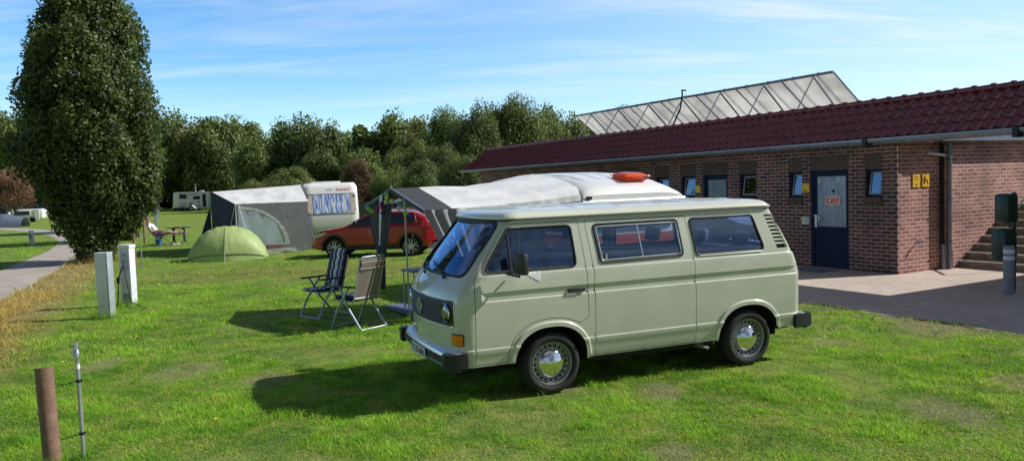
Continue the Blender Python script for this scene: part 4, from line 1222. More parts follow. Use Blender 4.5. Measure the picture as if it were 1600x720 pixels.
# ridge caps
mb = MB(); yr1 = Y1 - (RIDX - EAX)
nn_ = int((yr1 - Y0) / .36)
for k in range(nn_):
    y = Y0 + .36 * k
    mb.tube([(RIDX, y, RIDZ + .055), (RIDX, y + .30, RIDZ + .048), (RIDX, y + .31, RIDZ + .058), (RIDX, y + .37, RIDZ + .058)], [.062, .058, .078, .078], 10)
mb.build('ridge_cap', tile, rf, 40)
mb = MB(); mb.box(RIDX + .0, RIDX + .06, Y0, yr1, 3.3, RIDZ + .02); mb.box(EAX, .0, Y0, 19.9, 2.735, 2.76); mb.box(EAX + .0, EAX + .03, Y0, 19.9, 2.76, EAZ - .0)
mb.build('fascia', zinc, bld)
mb = MB(); mb.box(RIDX + .062, 9.4, -.25, 19.2, 3.32, 3.40); mb.box(.0, 1.0, -.32, -.022, 2.762, 2.80); mb.box(.0, .70, Y0, -.322, 2.76, 2.80); mb.box(.70, .73, Y0, -.28, 2.80, 3.34); mb.box(RIDX + .062, .73, Y0, -.26, 3.34, 3.40)
mb.build('flat_roof', mat('roof_felt', (.12, .12, .12), .9), bld)
mb = MB(); mb.box(1.003, 9.6, -.345, -.123, 2.76, 2.98); mb.build('verge', zinc, bld)
mb = MB()
for k in range(1): 
    prof = [(EAX - .02 - .07 + .07 * cos(a), EAZ - .03 + .07 * sin(a)) for a in [pi + pi * i / 8 for i in range(9)]]
    mb.v = [(x, y, z) for y in (Y0, 19.9) for x, z in prof]; mb.f = [(j, j + 1, 9 + j + 1, 9 + j) for j in range(8)]; mb.mi = [0] * 8
mb.box(EAX - .16, EAX - .145, Y0, 19.9, EAZ - .045, EAZ - .015)
gut = mb.build('gutter', zinc, bld, 40)
# downpipe and post at the step in the end wall
dp = empty('downpipe', BC, ang_b, 'grey metal downpipe at the corner of the two end walls', 'pipe')
mb = MB(); mb.tube([(1.53, -.165, .0), (1.53, -.165, 2.70)], .042, 12); mb.build('pipe', zinc, dp, 50)
mb = MB(); mb.tube([(1.41, -.10, .0), (1.41, -.10, .55)], .05, 12); mb.build('standpipe_sleeve', zinc, dp, 50)
mb = MB(); mb.box(1.38, 1.44, -.09, -.022, .5, 2.72); mb.build('cable_duct', rubber, dp)
for z in (.6, 1.5, 2.4):
    mb = MB(); mb.box(1.48, 1.58, -.215, -.121, z, z + .03); mb.build('bracket', steel, dp)
lp = empty('wall_lamp', BC, ang_b, 'thin white tube lamp arm beside the downpipe under the roof', 'lamp')
mb = MB(); mb.tube([(.95, -.06, 2.52), (1.36, -.16, 2.46)], .028, 8); mb.build('lamp_tube', white, lp, 50)
mb = MB(); mb.tube([(1.34, -.16, 2.46), (1.40, -.27, 2.44)], .012, 6); mb.build('bracket', steel, lp)

# ---- solar panels on the flat roof, seen from behind
sol = empty('solar_array', BC, ang_b, 'row of tilted solar panels with aluminium struts on the flat roof', 'solar panels')
solb = mat('panel_back', (.84, .83, .81), .5, .0, var=.14, vscale=.7, rvar=.12, trans=.58)
alum = mat('aluminium_strut', (.62, .66, .72), .3, .8, var=.05)
top, bot = Vector((4.0, 0, 5.02)), Vector((6.15, 0, 3.42))
n = 7; ya, yb = 4.75, 18.0
for k in range(n):
    y0 = ya + (yb - ya) * k / n; y1 = ya + (yb - ya) * (k + 1) / n
    mb = MB(); 
    nrm = Vector((bot.z - top.z, 0, -(bot.x - top.x))).normalized() * .04
    a, b = top, bot
    P = [Vector((a.x, y0 + .01, a.z)), Vector((a.x, y1 - .01, a.z)), Vector((b.x, y1 - .01, b.z)), Vector((b.x, y0 + .01, b.z))]
    mb.add(P + [p - nrm for p in P], [(0, 1, 2, 3), (7, 6, 5, 4), (0, 4, 5, 1), (1, 5, 6, 2), (2, 6, 7, 3), (3, 7, 4, 0)])
    pn = mb.build('solar_panel', solb, sol)
    mb = MB()
    for yy in (y0 + .012, y1 - .012):
        for p, q in ((Vector((a.x, yy, a.z)), Vector((b.x, yy, b.z))),): mb.tube([p - nrm * .5, q - nrm * .5], .028, 4)
    mb.tube([Vector((a.x, y0, a.z + .01)), Vector((a.x, y1, a.z + .01))], .04, 4)
    mb.build('panel_frame', alum, pn)
    mb = MB(); yy = y0 + .35 * (y1 - y0)
    off_ = Vector((-.03, 0, -.05))
    mb.tube([Vector((a.x, yy, a.z)) + off_, Vector((2.85, yy, 3.42))], .03, 4)
    mb.tube([Vector((a.x, yy, a.z)) + off_, Vector((b.x - .5, yy, b.z + .02))], .035, 4)
    mb.build('strut', alum, sol)
    mb = MB()
    for q_ in (.30, .78):
        y_ = y0 + q_ * (y1 - y0); mb.tube([Vector((a.x, y_, a.z)) - nrm * 2, Vector((b.x, y_, b.z)) - nrm * 2], .035, 4)
    mb.build('panel_beam', mat('beam_grey', (.34, .35, .36), .5, .5), pn)
mb = MB(); yy = 11.0
mb.tube([(3.75, yy - .35, 5.22), (3.8, yy - .1, 5.26), (3.9, yy, 5.1), (3.8, yy + .02, 4.6), (3.4, yy + .05, 3.9), (3.3, yy + .05, 3.45)], .03, 6); mb.build('cable', rubber, sol, 50)

# ---- unseen wing added on the right to cast shadow over the paving
wg = empty('shadow_wing', BC, ang_b, 'unseen low brick wing added to cast shadow over the paving', 'building')
mb = MB(); mb.box(.0, 7.5, -9.0, -3.4, -.3, 3.3); mb.build('wall', brick_f, wg)
mb = MB(); mb.box(.75, 7.6, -9.0, -3.3, 3.31, 3.6); mb.build('roof', zinc, wg)
# ---- steps climbing along the wall
st = empty('outdoor_stairs', BC, ang_b, 'weathered stone steps rising along the brick wall', 'stairs')
stone = mat('step_stone', (.27, .24, .18), .85, var=.3, vscale=5, bump=.4)
stonet = mat('step_edge', (.40, .37, .31), .8, var=.2, vscale=5)
for k in range(8):
    mb = MB(); x0 = 1.93 + .285 * k; z1 = .165 * (k + 1); mb.box(x0 + .02, x0 + .6 if k < 7 else 8.0, -3.3, -.123, (z1 - .165) - (.02 if k == 0 else 0), z1 - .03); s_ = mb.build('step', stone, st)
    mb = MB(); mb.box(x0, x0 + .34 if k < 7 else 8.0, -3.3, -.122, z1 - .03, z1); mb.build('tread', stonet, s_)
hr = empty('handrail', BC, ang_b, 'black steel handrail on the left of the stone steps', 'railing')
mb = MB(); mb.tube([(1.9, -1.2, 1.15), (4.6, -1.2, 2.75)], .025, 6)
mb.tube([(1.9, -1.2, .2), (1.9, -1.2, 1.15)], .02, 6); mb.tube([(4.6, -1.2, 1.7), (4.6, -1.2, 2.75)], .02, 6)
mb.build('rail', rubber, hr, 50)
# ---- bollard and green bins
bo = empty('bollard', (8.39, 13.0, 0), 0, 'round blue grey bollard with white bands on the dark paving', 'bollard')
mb = MB(); mb.lathe([(.085, 0), (.085, .80), (.08, .825), (.06, .835), (.0001, .838)], 20); mb.build('post', mat('bollard_blue', (.22, .25, .31), .55, var=.12), bo, 40)
mb = MB(); mb.lathe([(.0865, .60), (.0865, .66)], 20); mb.lathe([(.0865, .70), (.0865, .77)], 20); mb.build('reflective_band', mat('band_white', (.75, .76, .78), .5, var=.15), bo, 40, fixn=False)
gp = empty('waste_bin_post', (8.70, 13.35, 0), radians(24), 'dark green double waste bin hanging on a post by the steps', 'waste bin')
gmt = mat('bin_green', (.012, .045, .035), .4, var=.1)
mb = MB(); mb.tube([(0, 0, 0), (0, 0, 1.72)], .035, 10); mb.build('post', gmt, gp, 50)
for i, (z0, z1, xx) in enumerate(((1.20, 1.70, -.25), (.55, 1.10, -.33))):
    mb = MB(); mb.rbox(xx, xx + .30 + .05 * i, -.06, .20, z0, z1, .05, seg=2); b_ = mb.build('bin', gmt, gp, 40)
    mb = MB();
    for z in (z0 + .08, z1 - .08): mb.lathe([(.042, -.02), (.046, -.015), (.046, .015), (.042, .02)], 12, mat=Matrix.Translation((0, 0, z)))
    mb.build('clamp', steel, b_, 40)

dm = empty('doormat', BC, ang_b, 'flat grey doormat on the paving before the blue door', 'mat')
mb = MB(); mb.rbox(-.95, -.25, 1.25, 2.15, .010, .03, .006); mb.build('mat_surface', mat('mat_grey', (.20, .21, .24), .9, var=.2, vscale=20, bump=.4), dm)
for y_ in (.18, -2.75):
    mb = MB(); mb.rbox(EAX - .19, EAX + .02, y_ - .05, y_ + .05, 2.66, 2.86, .015); mb.build('gutter_bracket', rubber, bld)
dmat = mat('dandelion_yellow', (.85, .60, .02), .6); dst = mat('dandelion_stem', (.12, .25, .04), .7)
hm = MB(); hm.lathe([(.0001, .012), (.010, .010), (.019, .003), (.017, .0), (.0001, -.004)], 12); hm = hm.mesh('head'); hm.materials.append(dmat)
sm_ = MB(); sm_.tube([(0, 0, 0), (.004, .002, .03), (0, 0, .058)], .0018, 5); sm_ = sm_.mesh('stem'); sm_.materials.append(dst)
for i, (px, py, lab) in enumerate(((177, 529, 'yellow dandelion in the lawn, left of a close pair'), (213, 526, 'yellow dandelion in the lawn, right of a close pair'), (97, 566, 'yellow dandelion between the standpipe and the dry strip'), (122, 572, 'yellow dandelion just right of the standpipe top'), (336, 655, 'single dandelion in the lawn before the van shadow'))):
    q = at(px, py, 10) - Vector((0, 0, CAM_H)); t = -(CAM_H - .05) / q.z; P_ = Vector((0, 0, CAM_H)) + q * t
    f_ = empty('dandelion', (P_.x, P_.y, 0), i, lab, 'flower', 'dandelions in the lawn')
    obj('flower_head', hm, None, f_, loc=(0, 0, .058)); obj('stem', sm_, None, f_)
# ------------------------------------------------------------------ trees
def leaf_cloud(name, pts, size, rng, tone, elong=1.6, flat=.0, out=None):
    """pts: (n,3) leaf centres -> one mesh of n folded leaf quads"""
    n = len(pts); sz = size * (.6 + .8 * rng.random(n))
    nv = rng.normal(0, 1, (n, 3)); 
    if out is not None: nv = nv * .75 + out * 1.0
    nv /= np.linalg.norm(nv, axis=1)[:, None] + 1e-9
    t = np.cross(nv, rng.normal(0, 1, (n, 3))); t /= np.linalg.norm(t, axis=1)[:, None] + 1e-9
    b = np.cross(nv, t)
    V = np.zeros((n, 4, 3), np.float32)
    V[:, 0] = pts - t * (sz * elong / 2)[:, None]; V[:, 2] = pts + t * (sz * elong / 2)[:, None]
    V[:, 1] = pts + b * (sz / 2)[:, None] + nv * (sz * .12)[:, None]; V[:, 3] = pts - b * (sz / 2)[:, None] + nv * (sz * .12)[:, None]
    me = bpy.data.meshes.new(name); me.vertices.add(n * 4); me.vertices.foreach_set('co', V.reshape(-1))
    me.loops.add(n * 4); me.loops.foreach_set('vertex_index', np.arange(n * 4, dtype=np.int32))
    me.polygons.add(n); me.polygons.foreach_set('loop_start', np.arange(n, dtype=np.int32) * 4); me.polygons.foreach_set('loop_total', np.full(n, 4, np.int32))
    me.update(calc_edges=True)
    a = me.attributes.new('tone', 'FLOAT', 'POINT'); a.data.foreach_set('value', np.repeat(tone, 4).astype(np.float32))
    return me

def crown_round(seed, n, leaf, clusters=46, squash=1.0, shape='round'):
    """crown in unit space: radius 1 in x/y, z from 0 to 1 (times height)"""
    rng = np.random.default_rng(seed)
    d = rng.normal(0, 1, (clusters, 3)); d /= np.linalg.norm(d, axis=1)[:, None]
    d[:, 2] = np.where(d[:, 2] < -.35, -d[:, 2], d[:, 2])
    r = .55 + .38 * rng.random(clusters)
    c = d * r[:, None]
    cr = .20 + .20 * rng.random(clusters)
    k = rng.integers(0, clusters, n)
    o = rng.normal(0, 1, (n, 3)); o /= np.linalg.norm(o, axis=1)[:, None]; rad = cr[k] * (rng.random(n) ** .35)
    P = c[k] + o * rad[:, None]
    out = o * .8 + d[k] * .5
    P[:, 2] = (P[:, 2] + .62) / 1.55 * 1.8
    # stray twigs
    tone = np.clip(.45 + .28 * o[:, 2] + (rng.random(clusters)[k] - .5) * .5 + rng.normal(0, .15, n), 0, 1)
    return P, out, tone, rng

def trunk_mesh(h, r, rng, limbs=6, spread=.35, top=.6):
    mb = MB(); pts = [Vector((0, 0, -.1))]
    for i in range(1, 6): pts.append(Vector((rng.normal(0, .02) * h, rng.normal(0, .02) * h, h * top * i / 5)))
    mb.tube(pts, [r * (1.25 - .2 * i) * (1 if i else 1.2) for i in range(6)], 8)
    for k in range(limbs):
        a = 2 * pi * k / limbs + rng.random(); i = 2 + k % 3; p = pts[i]; L = h * spread * (.5 + .5 * rng.random())
        q = p + Vector((cos(a) * L * .5, sin(a) * L * .5, L * .5)); e = q + Vector((cos(a) * L * .35, sin(a) * L * .35, L * .5))
        mb.tube([p, q, e], [r * .45, r * .28, r * .08], 6)
    return mb.mesh('trunk')
bark = mat('bark', (.10, .08, .06), .9, var=.3, vscale=3, bump=.6, bscale=12)
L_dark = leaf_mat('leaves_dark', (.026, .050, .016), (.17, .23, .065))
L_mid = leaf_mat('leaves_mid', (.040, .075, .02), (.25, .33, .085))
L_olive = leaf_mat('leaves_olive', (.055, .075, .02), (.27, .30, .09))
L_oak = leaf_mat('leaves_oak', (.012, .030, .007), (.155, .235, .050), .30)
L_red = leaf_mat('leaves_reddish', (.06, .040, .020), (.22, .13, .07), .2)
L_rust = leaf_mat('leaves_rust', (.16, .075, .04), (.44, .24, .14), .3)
CORE = mat('crown_shade', (.010, .016, .007), 1.0, var=.3, vscale=1)

def tree(loc, rx, h, base, crown_me, trunk_me, m, label, group=None, rz=0, name='broadleaf_tree', core=True, cat='tree'):
    t = empty(name, loc, rz, label, cat, group)
    c = obj('crown', crown_me, None, t); c.scale = (rx, rx, (h - base) / 1.8); c.location = (0, 0, base)
    if not crown_me.materials: crown_me.materials.append(m)
    if c.material_slots[0].material != m:
        c.material_slots[0].link = 'OBJECT'; c.material_slots[0].material = m
    k = obj('trunk', trunk_me, None, t); k.scale = (h / 10, h / 10, h / 10)
    if not trunk_me.materials: trunk_me.materials.append(bark)
    return t
# shared crown meshes
crowns = []
for sd_ in range(6):
    P, out, tone, rng = crown_round(100 + sd_, 15000, .05, clusters=40 + 6 * sd_)
    # dark inside so the middle reads solid
    me = leaf_cloud('crown_leaves', P, .052, rng, tone, 1.3, out=out)
    crowns.append(me)
crowns_fine = []
for sd_ in range(3):
    P, out, tone, rng = crown_round(200 + sd_, 32000, .05, clusters=60 + 10 * sd_)
    crowns_fine.append(leaf_cloud('crown_leaves', P, .034, rng, tone, 1.4, out=out))
for me in crowns + crowns_fine: me.materials.append(L_mid)
trunks = [trunk_mesh(10, .22, np.random.default_rng(50 + i)) for i in range(3)]
rt = random.Random(11)
# far wood: px, depth, top px, half width px, material
far = [(-70, 140, 178, 60, 0), (-15, 128, 186, 52, 0), (28, 120, 186, 46, 1), (75, 132, 192, 50, 0), (120, 126, 200, 50, 0), (175, 128, 195, 55, 0), (230, 122, 198, 46, 0), (268, 126, 196, 40, 1), (305, 120, 193, 38, 2), (342, 118, 192, 40, 1), (385, 124, 198, 42, 1),
       (398, 98, 222, 32, 1), (430, 112, 205, 30, 1), (462, 100, 190, 44, 0), (500, 96, 196, 38, 0), (545, 110, 206, 36, 1), (590, 104, 196, 38, 1), (622, 98, 188, 36, 1), (662, 92, 186, 34, 2), (560, 84, 232, 30, 1), (500, 84, 240, 26, 0),
       (700, 74, 172, 42, 1), (738, 64, 166, 38, 0), (775, 78, 178, 34, 2), (812, 76, 168, 34, 1), (852, 84, 176, 34, 1), (888, 88, 184, 32, 2), (925, 92, 186, 34, 1), (640, 66, 222, 36, 1), (690, 60, 225, 36, 0), (965, 96, 190, 34, 1), (300, 124, 215, 34, 0), (350, 120, 222, 30, 0)]
words_tone = {0: 'dark green', 1: 'mid green', 2: 'olive green'}
for i, (px, d, ty, hw, k) in enumerate(far):
    ty += rt.uniform(-8, 8) + (6 if 540 < px < 760 else 0); top = at(px, ty, d); w = hw * d / F_PX * rt.uniform(1.1, 1.5); h = top.z
    m = (L_dark, L_mid, L_olive)[k]
    me = crowns[i % 6] if d > 80 else crowns_fine[i % 3]
    tree((top.x, d, 0), w, h, h * .04, me, trunks[i % 3], m, words_tone[k] + ' broadleaf tree in the wood behind the campsite', words_tone[k] + ' trees of the wood behind the campsite', rz=rt.random() * 6)
# undergrowth wall behind and between the trees so that no sky shows under the crowns
rng = np.random.default_rng(5); n = 60000
px = rng.random(n) * 1150 - 150; d = 134 + rng.random(n) * 12; d = np.where(px > 560, 98 + rng.random(n) * 8, d)
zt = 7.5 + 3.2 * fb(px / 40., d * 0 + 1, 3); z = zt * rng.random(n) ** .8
X = (px - 800) / F_PX * d
P = np.stack([X, d, z], 1)
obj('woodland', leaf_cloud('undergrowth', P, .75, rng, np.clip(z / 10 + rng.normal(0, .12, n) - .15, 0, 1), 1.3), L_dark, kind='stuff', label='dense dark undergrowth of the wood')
# bushes in front of the wood
def bush(px, d, ty, hw, m, label, me=None, name='bush', by=None):
    top = at(px, ty, d); w = hw * d / F_PX
    t = empty(name, (top.x, d, 0), rt.random() * 6, label, 'bush')
    c = obj('crown', me or crowns[2], None, t); c.scale = (w, w, top.z * 1.02 / 1.8); c.location = (0, 0, -.05)
    c.material_slots[0].link = 'OBJECT'; c.material_slots[0].material = m
    k = obj('stem', trunks[0], None, t); k.scale = (top.z / 16,) * 3
bush(455, 78, 268, 46, L_olive, 'broad olive green bush behind the caravan roof', crowns_fine[0])
bush(405, 84, 282, 34, L_olive, 'low yellowish bush left of the caravan roof', crowns_fine[1])
bush(558, 62, 254, 28, L_red, 'reddish brown bush behind the dark tent gable', crowns_fine[2])
bush(610, 58, 262, 34, L_mid, 'green bush beside the reddish bush', crowns_fine[1])
bush(660, 50, 258, 40, L_dark, 'dark bush behind the awning ridge', crowns_fine[0])
bush(720, 44, 250, 40, L_dark, 'dark bush at the left end of the tiled roof', crowns_fine[2])
# copper leaved tree at the far left
p = at(18, 262, 70)
ct = tree((p.x, 70, 0), 1.9, p.z, 1.3, crowns_fine[1], trunks[1], L_rust, 'small rust coloured tree with bare pale trunk at the far left', name='copper_tree')

# ---- the big columnar oak
def columnar(seed, n, H, R, leafs):
    rng = np.random.default_rng(seed)
    nc = 420
    zc = rng.random(nc); ac = rng.random(nc) * 2 * pi
    def prof(z):  # radius over height 0..1
        return np.interp(z, [0, .04, .10, .20, .32, .45, .62, .80, .92, 1.0], [.06, .20, .44, .80, .98, 1.0, .80, .36, .17, .03])
    rr = prof(zc) * (.35 + .60 * rng.random(nc) ** .5) * R * (1 + .10 * np.sin(ac * 3 + zc * 9))
    C = np.stack([np.cos(ac) * rr, np.sin(ac) * rr, zc * H], 1); cr = .28 + .30 * rng.random(nc)
    C[:, 0] += .22 * np.clip(zc - .45, 0, 1) / .4 * (R / 2.3)
    k = rng.integers(0, nc, n); o = rng.normal(0, 1, (n, 3)); o /= np.linalg.norm(o, axis=1)[:, None]
    # clusters stretched upwards like upright branches
    off = o * (cr[k] * rng.random(n) ** .4)[:, None]; off[:, 2] *= 1.5
    P = C[k] + off
    out = o * .7 + np.stack([np.cos(ac[k]), np.sin(ac[k]), .25 * np.ones(n)], 1) * .6
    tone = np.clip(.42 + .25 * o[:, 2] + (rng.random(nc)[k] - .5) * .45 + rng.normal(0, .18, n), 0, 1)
    return leaf_cloud('oak_leaves', P, leafs, rng, tone, 1.7, out=out)
def oak(loc, H, base, R, n, label, seed, leafs=.078):
    t = empty('oak_tree', loc, 0, label, 'tree')
    obj('crown', columnar(seed, n, H - base, R, leafs), L_oak, t, loc=(0, 0, base))
    mb = MB(); mb.tube([(0, 0, -.1), (.03, 0, 1.5), (.0, .05, 5), (0, 0, H * .9)], [.19, .15, .10, .02], 10)
    rg = random.Random(seed)
    for k in range(34):
        z = base + .3 + (H - base - 2) * k / 34; a = k * 2.4; L = R * (.5 + .4 * rg.random())
        mb.tube([(0, 0, z), (cos(a) * L * .5, sin(a) * L * .5, z + L * .45), (cos(a) * L * .85, sin(a) * L * .85, z + L * 1.2)], [.05, .03, .01], 5)
    mb.build('trunk', bark, t, 50)
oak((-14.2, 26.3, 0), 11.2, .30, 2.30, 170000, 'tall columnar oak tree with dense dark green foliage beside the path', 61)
oak((-19.6, 39, 0), 9.0, .3, 2.0, 22000, 'columnar oak half hidden behind the big oak', 62, .17)
oak((-26.0, 52, 0), 9.0, .6, 2.1, 16000, 'third columnar oak in the row further along the path', 63, .22)
# ------------------------------------------------------------------ camping things
def cloth_mat(name, col, rough=.8, trans=.15, var=.1, wr=3.0, bump=.14, bscale=1.8):
    if name in MATS: return MATS[name]
    m = bpy.data.materials.new(name); g = N(m)
    co = g.n('ShaderNodeTexCoord').outputs['Object']
    c = g.mix(g.ramp(g.noise(co, wr, 4), .3, .7), tuple(x * (1 - var) for x in col), tuple(x * (1 + var) for x in col))
    p = g.n('ShaderNodeBsdfPrincipled', Base_Color=c, Roughness=rough)
    st = g.n('ShaderNodeMapping', Vector=co, Scale=(1, 1, .35)).outputs[0]
    h = g.math('ADD', g.noise(st, bscale, 3, .5, 1.2), g.math('MULTIPLY', g.noise(co, bscale * 3, 3), .3))
    g.set(p.inputs['Normal'], g.n('ShaderNodeBump', Strength=bump, Distance=.12, Height=h))
    g.out(g.n('ShaderNodeMixShader', i0=trans, i1=p, i2=g.n('ShaderNodeBsdfTranslucent', Color=c))); MATS[name] = m
    return m
t_light = cloth_mat('awning_light_grey', (.80, .81, .83)); t_dark = cloth_mat('awning_charcoal', (.055, .058, .068), trans=.05)
t_grey = cloth_mat('awning_mid_grey', (.25, .255, .275), trans=.1); t_navy = cloth_mat('awning_navy', (.035, .05, .10), trans=.08)
t_green = cloth_mat('tent_green', (.47, .60, .24), rough=.5, trans=.25, bump=.25, var=.06)
m = bpy.data.materials.new('clear_foil'); g = N(m)
co = g.n('ShaderNodeTexCoord').outputs['Object']; kf = g.ramp(g.noise(g.n('ShaderNodeMapping', Vector=co, Rotation=(0, .6, 0), Scale=(3.5, 1, .8)).outputs[0], 1.4, 4), .35, .65, .60, .92)
pf = g.n('ShaderNodeBsdfPrincipled', Base_Color=(.50, .57, .70), Roughness=.15)
g.out(g.n('ShaderNodeMixShader', i0=kf, i1=g.n('ShaderNodeBsdfTransparent', Color=(.5, .58, .75)), i2=pf)); clear = m
gel = mat('white_gelcoat', (.80, .81, .80), .3, var=.03, coat=.4, dirt=.1)
polew = mat('tent_pole', (.45, .47, .50), .4, .6)
def bil(A, B, C, D, u, v):
    """A-B bottom edge, D-C top edge"""
    return (Vector(A) * (1 - u) + Vector(B) * u) * (1 - v) + (Vector(D) * (1 - u) + Vector(C) * u) * v
def cloth(mb, A, B, C, D, nu=16, nv=10, sag=.0, wr=.012, seed=0, mi=0, sagdir=(0, 0, -1), freq=9):
    rg = random.Random(seed); ph = [rg.random() * 6 for _ in range(6)]
    nr = (Vector(B) - Vector(A)).cross(Vector(D) - Vector(A)).normalized(); sd_ = Vector(sagdir)
    def fn(u, v):
        p = bil(A, B, C, D, u, v)
        k = 16 * u * (1 - u) * v * (1 - v)
        e = min(1, 6 * min(u, 1 - u)) * min(1, 6 * min(v, 1 - v))
        return p + sd_ * sag * k + nr * wr * e * (sin(freq * u + 3 * v + ph[0]) + .6 * sin(freq * 2.3 * u - 4 * v + ph[1]) + .5 * sin(7 * v + freq * .5 * u + ph[2]))
    mb.grid(fn, nu, nv, mi)

# ---- white roofed caravan behind the van with the tunnel awning
K0 = Vector((1.22, 13.38, 0))     # near left corner
krz = atan2(EE.y, EE.x)
kar = empty('touring_caravan', K0, krz, 'white ribbed roof caravan with orange belt and red roof hatch behind the green van', 'caravan')
KW, KL = 2.32, 4.3
def kprof(y):   # roof height along the length (y away from camera)
    return lerp_tab([(0, 1.90), (.03, 1.98), (.10, 2.04), (.5, 2.16), (1.2, 2.28), (2.0, 2.33), (3.0, 2.33), (3.9, 2.25), (4.3, 2.05)], y)
korange = mat('belt_orange', (.62, .10, .03), .35, var=.06, coat=.4); kdark = mat('camper_grey', (.16, .17, .19), .5)
mb = MB()
mb.rbox(0, KW, 0, KL, .38, 1.80, .09, seg=3)
bd_ = mb.build('body', gel, kar, 40)
mb = MB()
def kroof(u, v):
    y = v * KL
    # u across; plan narrows and rounds toward the near right corner
    h = kprof(y) - 1.80; a = (u - .5) * 2
    edge = (1 - abs(a) ** 5) ** (1 / 2.6) if abs(a) < 1 else 0
    endk = min(1, (v / .05)) ** .5 if v < .05 else 1
    x = KW * (.5 + a * .5 * (.985))
    rib = 0
    for c in (.18, .34, .50, .66, .82):
        q = abs(u - c) * KW
        if q < .05 and .12 < v < .9: rib -= .022 * (1 - smooth(q, .018, .045)) * smooth(v, .12, .16)
    right = 1 - .30 * smooth(u, .80, 1.0)
    return Vector((x, y, 1.80 + (h * edge + .02) * right + rib * edge))
mb.grid(kroof, 60, 60)
mb.grid(lambda u, v: kroof(u, 0) * (1 - v) + Vector((KW * (.5 + (u - .5) * .985), -.004, 1.79)) * v, 60, 3)
mb.grid(lambda u, v: kroof(0, u) * (1 - v) + Vector((.008, KL * u, 1.79)) * v, 60, 2)
rf_ = mb.build('roof', mat('roof_white', (.80, .81, .80), .35, var=.02, coat=.3), kar, 40)
mb = MB(); mb.tube([(.02, -.012, 1.80), (KW - .02, -.012, 1.80)], .022, 6); mb.tube([(-.012, .02, 1.80), (-.012, KL - .1, 1.80)], .022, 6)
mb.build('edge_rail', alu, kar, 50)
mb = MB(); mb.box(-.006, .0, .1, KL - .1, 1.0, 1.2); mb.box(.1, KW - .1, -.006, .0, 1.0, 1.2); mb.build('orange_belt', korange, kar)
mb = MB(); mb.box(-.006, .0, .1, KL - .1, .45, .99); mb.box(.1, KW - .1, -.006, .0, .45, .99); mb.build('lower_panel', kdark, kar)
def kwin(x0, x1, z0, z1, side='n', name='window'):
    pl = rpoly([(x0, z0), (x1, z0), (x1, z1), (x0, z1)], .07)
    m4 = Matrix(((1, 0, 0, 0), (0, 0, 1, -.010), (0, 1, 0, 0), (0, 0, 0, 1))) if side == 'n' else Matrix(((0, 0, 1, -.010), (1, 0, 0, 0), (0, 1, 0, 0), (0, 0, 0, 1)))
    mb = MB(); mb.prism(pl, 0, .006, mat=m4); w_ = mb.build(name, mat('caravan_window', (.03, .04, .06), .08, var=.2, coat=.5), kar)
    mb = MB(); mb.tube([m4 @ Vector((a, b, 0)) for a, b in densify(pl, .1)], .018, 6, closed=True); mb.build('window_seal', rubber, w_, 50)
kwin(.35, 1.95, 1.28, 1.66, 'n'); kwin(.5, 1.4, 1.28, 1.66, 's'); kwin(2.9, 3.9, 1.28, 1.66, 's')
mb = MB(); mb.rbox(-.02, .0, 1.65, 2.4, .5, 1.72, .008); mb.build('door', gel, kar, 40)
mb = MB(); m4 = Matrix(((0, 0, 1, 0), (1, 0, 0, 0), (0, 1, 0, 0), (0, 0, 0, 1)))
for x in (.03, KW - .2):
    w_ = empty('wheel'); w_.parent = kar
    mb = MB(); T = [(.18, 0), (.29, 0), (.30, .03), (.30, .14), (.29, .17), (.18, .17)]; mb.lathe(T, 24, mat=Matrix.Translation((x, 2.3, .30)) @ m4); mb.build('tyre', tyre, w_, 40)
    mb = MB(); mb.lathe([(.18, .01), (.12, .03), (.0001, .02)], 24, mat=Matrix.Translation((x, 2.3, .30)) @ m4); mb.build('rim', rimm, w_, 40)
# small latch on the near left corner
mb = MB(); mb.rbox(.10, .20, -.045, .0, 1.84, 1.90, .01); mb.build('corner_latch', plast, kar)
# open roof hatch
acr = mat('red_acrylic', (.85, .14, .02), .12, var=.15, vscale=8, coat=.8, trans=.35)
hx, hy = 1.42, .50; hz = kprof(hy) + .03
hh_ = empty('roof_hatch'); hh_.parent = kar; hh_.location = (hx, hy, hz); hh_.rotation_euler = (radians(10), 0, 0); hh_.scale = (.82, .82, .72)
mb = MB(); mb.rbox(-.30, .30, -.26, .26, -.02, .035, .015); mb.build('hatch_frame', mat('hatch_orange', (.72, .09, .02), .3, coat=.4), hh_, 40)
mb = MB(); m4 = Matrix.Translation((0, .24, .05)) @ Matrix.Rotation(radians(-5), 4, 'X')
def lidf(u, v):
    a, b = u * 2 - 1, v * 2 - 1; hgt = .085 * (1 - a ** 4) * (1 - b ** 4) + .01
    return m4 @ Vector((a * .35, -.27 + b * .29, hgt))
mb.grid(lidf, 16, 16); mb.tube([m4 @ Vector((x, y, .01)) for x, y in densify(rpoly([(-.36, -.57), (.36, -.57), (.36, .03), (-.36, .03)], .06), .08)], .016, 6, closed=True)
mb.build('hatch_lid', acr, hh_, 40)

# ---- tunnel awning
G_near, G_far = Vector((-1.35, 12.0, 1.80)), Vector((-2.72, 14.42, 1.84)); G_top = (G_near + G_far) / 2; G_top.z = 2.15
aw = empty('tunnel_awning', (-2.04, 13.2, 0), 0, 'light grey tunnel awning with charcoal gable stretched to the white roofed caravan', 'awning')
AO = Vector((-2.04, 13.2, 0))
L_ = 3.05
def loc(p): return Vector(p) - AO
K_near = K0 + Vector((-.02, 0, 1.80)); 
def kar_pt(y, dz=.03): return K0 + FD * y - EE * .03 + Vector((0, 0, kprof(y) + dz))
